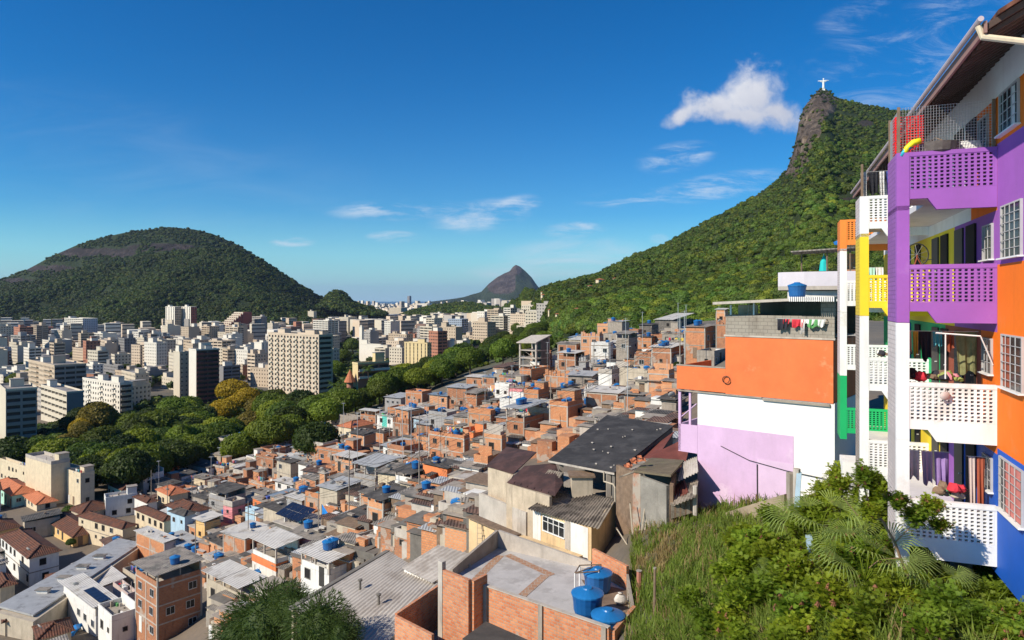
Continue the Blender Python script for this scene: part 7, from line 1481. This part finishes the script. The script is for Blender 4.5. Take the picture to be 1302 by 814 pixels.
for px,py,r in ((960,700,34),(1000,735,36),(950,765,38),(1010,790,40),(905,800,34),(1060,770,40),(1110,790,40),(1050,640,30),(1075,612,26),(1110,640,34),(1090,680,34),(1060,720,36),(1120,720,38),(1155,690,34),(1165,740,40),(1130,760,38),(1200,780,40),(1240,800,36),(1285,795,36),(1180,810,38),(1020,680,28),(1045,592,18),(925,735,26),(980,660,22),(1150,650,28),(1190,660,22),(1130,600,18),(1225,770,26),(1275,760,20),(1085,820,38),(1000,830,36),(945,820,30),(1300,820,36),(880,770,24),(985,700,26),(1105,610,20)):
    shrub(px,py,r,pods=R.random()<.65)
rr=random.Random(4)
for k in range(64):
    px,py=rr.uniform(925,1300),rr.uniform(650,830)
    if px>1190 and py<740: continue
    if px<1010 and py<690: continue
    shrub(px,py,rr.uniform(20,34),pods=rr.random()<.5)
# slender leaning tree in front of the balconies
P=W(1168,800,15.8); rt=thing('slender_tree','tree','slender bare-trunked tree leaning in front of the white balconies',loc=P); b=MB(); pts=[W(x,y,Y)-P for x,y,Y in ((1172,812,15.8),(1166,780,15.8),(1160,745,15.7),(1145,710,15.5),(1138,690,15.4),(1122,662,15.3),(1104,640,15.2),(1098,615,15.1))]; b.path(pts,.045,M('pale_bark',(.34,.22,.13),.85,.2,4.),7,.018); b.path([pts[3],W(1118,712,15.2)-P,W(1105,722,15.)-P],.02,MATS['pale_bark'],5,.008); b.path([pts[5],W(1090,655,15)-P,W(1068,628,14.9)-P],.018,MATS['pale_bark'],5,.006); b.path([pts[4],W(1160,668,15)-P,W(1185,650,14.9)-P],.018,MATS['pale_bark'],5,.006); b.build('trunk',rt)
for k,(x,y,r) in enumerate(((1100,612,24),(1070,622,22),(1185,648,20),(1165,662,24),(1140,640,20),(1105,655,20),(1195,672,16))): a=SPR[k%5]; o=link('crown',a[0],rt,W(x,y,15.)-P,k*1.3,r*15./F); link('stems',a[1],rt,W(x,y,15.)-P,k*1.3,r*15./F); link('seed_pods',a[2],rt,W(x,y,15.)-P,k*1.3,r*15./F)
# fan palms
FANM=leafmat('fan_leaves',(.12,.20,.04),(.38,.46,.13),obj=False,trans=.4,nsc=1.)
def fan(b,P,d,up,r,m,n=17,spread=2.6):
    d=d.normalized(); s=d.cross(up).normalized()
    for i in range(n):
        a=-spread/2+spread*i/(n-1); t=d*math.cos(a)+s*math.sin(a); q=(d*math.cos(a+.5*spread/n)+s*math.sin(a+.5*spread/n)); e=P+t*r*(1-.25*abs(a)/spread)*R.uniform(.9,1.05)+Vector((0,0,-r*.22)); mid=P+t*r*.55+Vector((0,0,.02)); w_=s.cross(d)*0+ (q-t)*r*.5
        b.face([P,mid-w_*.5,e,mid+w_*.5],m)
for k,(px,py,Y,s,lab) in enumerate(((1040,668,17,.8,'fan palm with pale spiky leaves, higher of the pair'),(1100,712,15.5,.75,'fan palm with broad spread leaves beside the slender trunk'),(1182,738,15.5,.5,'small fan palm under the lowest balcony'),(985,730,19,.35,'small pale-leaved palm among the shrubs'))):
    P=W(px,py,Y); rt=thing('fan_palm','palm',lab,loc=P); st_=MB()
    for j in range(8):
        a=j*.8+k; e=.2+.55*((j*37)%10)/10; d=Vector((math.cos(a)*math.cos(e),math.sin(a)*math.cos(e)-.3,math.sin(e))); st_.path([Vector((0,0,-.5)),d*s*.5,d*s],.014,SHL,4,.008); b=MB(); fan(b,d*s,d+Vector((0,0,-.25)),Vector((0,-.5,1)),s*1.05,FANM); b.build('leaf',rt)
    st_.build('leaf_stalks',rt)
# undergrowth under the tree belt
up=[];ur=[]; rx=random.Random(77); cand=[]
while len(cand)<3000:
    x,y=rx.uniform(-60,790),rx.uniform(405,612)
    if inpoly(x,y,TREEP): cand.append((x,y))
hv=Hgt([a for a,b in cand],[b for a,b in cand])
for (x,y),h_ in zip(cand,hv):
    Y=h_*F/(y-HY)
    if any((W(x,y,Y).x-f[0])**2+(Y-f[1])**2<(f[2]*.9)**2 for f in FOOT): continue
    r=rx.uniform(1.6,3.8)*(1 if Y<500 else 1.5); p=W(x,y,Y); up.append((p.x,p.y,p.z+r*.3)); ur.append(r)
forest('undergrowth',up,ur,PF,FOL,'low green undergrowth beneath the valley trees',12,cols(up,12,.02,1.))
# water slide-like pale drain down the slope and retaining wall under the lilac house
rt=thing('drain_channel','drain','pale blue painted concrete drain running down through the shrubs',loc=(0,0,0)); b=MB(); pts=[(1013,600,30),(1010,640,27),(1022,670,24),(1028,700,21),(1034,745,19)]
for p,q_ in zip(pts,pts[1:]): P=W(*p);Q=W(*q_); b.slab([P,P+Vector((.22,0,0)),Q+Vector((.2,0,0)),Q],.15,PLA['blue'])
b.build('channel',rt); b=MB(); b.tube(W(1013,596,30),W(1013,596,30)+Vector((0,0,-1.5)),.16,CONCL,7); b.build('inlet',rt)
rt=thing('retaining_wall','wall','rough earth-coloured retaining wall under the lilac wall',loc=(0,0,0)); b=MB(); P=W(930,640,34.5);Q=W(1006,632,31.5); wallq(b,Q,P,-16,Q.z+.2,.5,M('earth_render',(.34,.27,.19),.95,.25,1.2,.4,bump=.04,bscale=3),None,P.z-.4); b.build('wall_face',rt); b=MB(); p=W(1004,628,31); b.box(p.x,p.x+.4,p.y,p.y+.4,p.z-3,p.z+.9,CONC); b.build('buttress',rt)
for px,py,h_,lab in ((832,760,2.6,'rust-brown stake standing in the grass'),(812,742,1.3,'short red clay pipe standing in the grass')):
    Y=depth(px,py+30); p=W(px,py,Y); rt=thing('stake','post',lab,loc=p); MB().tube((0,0,-h_*.6),(.02,0,h_*.4),.05 if h_>2 else .11,M('clay_pink',(.42,.17,.12),.8,.2) if h_<2 else WOOD,7).build('shaft',rt); MB().tube((.02,0,h_*.4),(.02,0,h_*.42),.06 if h_>2 else .13,CONC,7).build('cap',rt)
# ---- feathery dark trees at the lower edge
BAM=leafmat('bamboo_leaves',(.022,.05,.010),(.085,.125,.025),obj=False,trans=.3,nsc=.6)
def wispy(seed,n=5200):
    rs=np.random.RandomState(seed); V=[];Fc=[]; v,f=lumpy(3,.4,seed,8,1.0); va=v[np.array([list(q) for q in f])]; 
    k=rs.choice(len(f),n); bw=rs.dirichlet((1,1,1),n); p=(va[k]*bw[:,:,None]).sum(1)*rs.uniform(.55,1.06,n)[:,None]
    d=p/np.linalg.norm(p,axis=1)[:,None]+rs.normal(0,.35,(n,3)); d[:,2]-=.35; d/=np.linalg.norm(d,axis=1)[:,None]; s=np.cross(d,rs.normal(size=(n,3))); s/=np.linalg.norm(s,axis=1)[:,None]; L=rs.uniform(.10,.24,n)[:,None]
    q=np.stack([p,p+d*L*.4+s*.014,p+d*L,p+d*L*.4-s*.014],1).reshape(-1,3); core=v*.62; T=[tuple(int(a) for a in x) for x in f]; Q=[tuple(int(a) for a in x+len(core)) for x in np.arange(4*n).reshape(-1,4)]
    me=bpy.data.meshes.new('crown'); me.from_pydata([tuple(x) for x in np.concatenate([core,q])],[],T+Q); me.materials.append(BAM); me.update(); return me
WM=[wispy(3),wispy(8)]
for k,(px,py,rp,Y,lab) in enumerate(((345,792,50,42,'feathery dark tree rising at the lower edge beside the ribbed roof'),(305,812,34,44,'small feathery tree at the lower edge under the cream canopy house'),(405,797,40,33,'feathery tree whose shade falls on the ribbed roof'),(436,808,24,32,'low feathery tuft of tree at the foot of the ribbed roof'),(372,772,28,40,'upright feathery treetop beside the white-roofed shelter'))):
    P=W(px,py,Y); r=rp*Y/F; rt=thing('feathery_tree','tree',lab,loc=P,sc=r); link('crown',WM[k%2],rt,rz=k); link('trunk',TMS[0],rt)
# ============================================================ LABELS for look-alikes: base + where it stands among landmarks
LM=[(680,455,'the concrete ruin'),(778,565,'the long black roof'),(655,600,'the purple-brown roof'),(297,650,'the pink house'),(352,720,'the orange-banded house'),(382,655,'the solar-panel roof'),(495,540,'the turquoise-striped house'),
(470,755,'the big ribbed roof'),(212,765,'the brown brick block'),(568,570,'the broad brick house'),(425,712,'the white-roofed shelter'),(782,478,'the white terraced house'),(690,745,'the brick roof terrace'),(970,450,'the orange-topped house'),
(385,465,'the tallest ribbed tower'),(245,478,'the finned cream tower'),(22,530,'the dark slab tower'),(150,500,'the banded white block'),(222,415,'the red-striped towers'),(478,585,'the glazed-terrace house'),(55,610,'the cream stepped block'),(100,700,'the long metal roof'),
(1045,108,'the hilltop statue'),(1090,700,'the fan palms'),(870,630,'the mossy shack'),(655,347,'the far double peak'),(520,460,'the yellow low block'),(480,470,'the brick school'),(1210,400,'the purple balconies'),(745,505,'the crenellated brick house'),(700,540,'the red-curtain house'),(300,510,'the yellow trees'),(90,415,'the pale twin blocks'),(840,450,'the uphill grey house')]
ORD='nearest,second-nearest,third-nearest,fourth-nearest,fifth-nearest,sixth-nearest,seventh-nearest,eighth-nearest,ninth-nearest,tenth-nearest,eleventh-nearest,twelfth-nearest,thirteenth-nearest,fourteenth-nearest,fifteenth-nearest,sixteenth-nearest,seventeenth-nearest,eighteenth-nearest,nineteenth-nearest,twentieth-nearest'.split(',')
import re as _re
for a_,b_ in (('sheet canopy over its roof','canopy'),('unfinished brick top','unfinished top'),('plain flat roof','flat roof'),('flat walled roof','walled roof')):
    AUTO=[(o,x.replace(a_,b_).replace('bare concrete','concrete').replace('blue-grey sheet','bluish sheet'),p) for o,x,p in AUTO]
gr={}
for o,base,p in AUTO:
    x,y=proj(p); d=sorted((math.hypot(x-a,(y-b)*1.3),n,a,b) for a,b,n in LM)[0]
    dx,dy=x-d[2],y-d[3]
    where=('beside',) if d[0]<9 else (('right of' if dx>0 else 'left of') if abs(dx)>abs(dy) else ('above' if dy<0 else 'below'),)
    gr.setdefault((base,where[0],d[1]),[]).append((d[0],o))
for (base,wh,lm),L in gr.items():
    L.sort(key=lambda a:a[0])
    for i,(d,o) in enumerate(L):
        o['label']=base+' '+wh+' '+lm if len(L)==1 else base+', '+(ORD[i] if i<20 else 'farthest')+' '+wh+' '+lm
print('objects',len(bpy.data.objects))
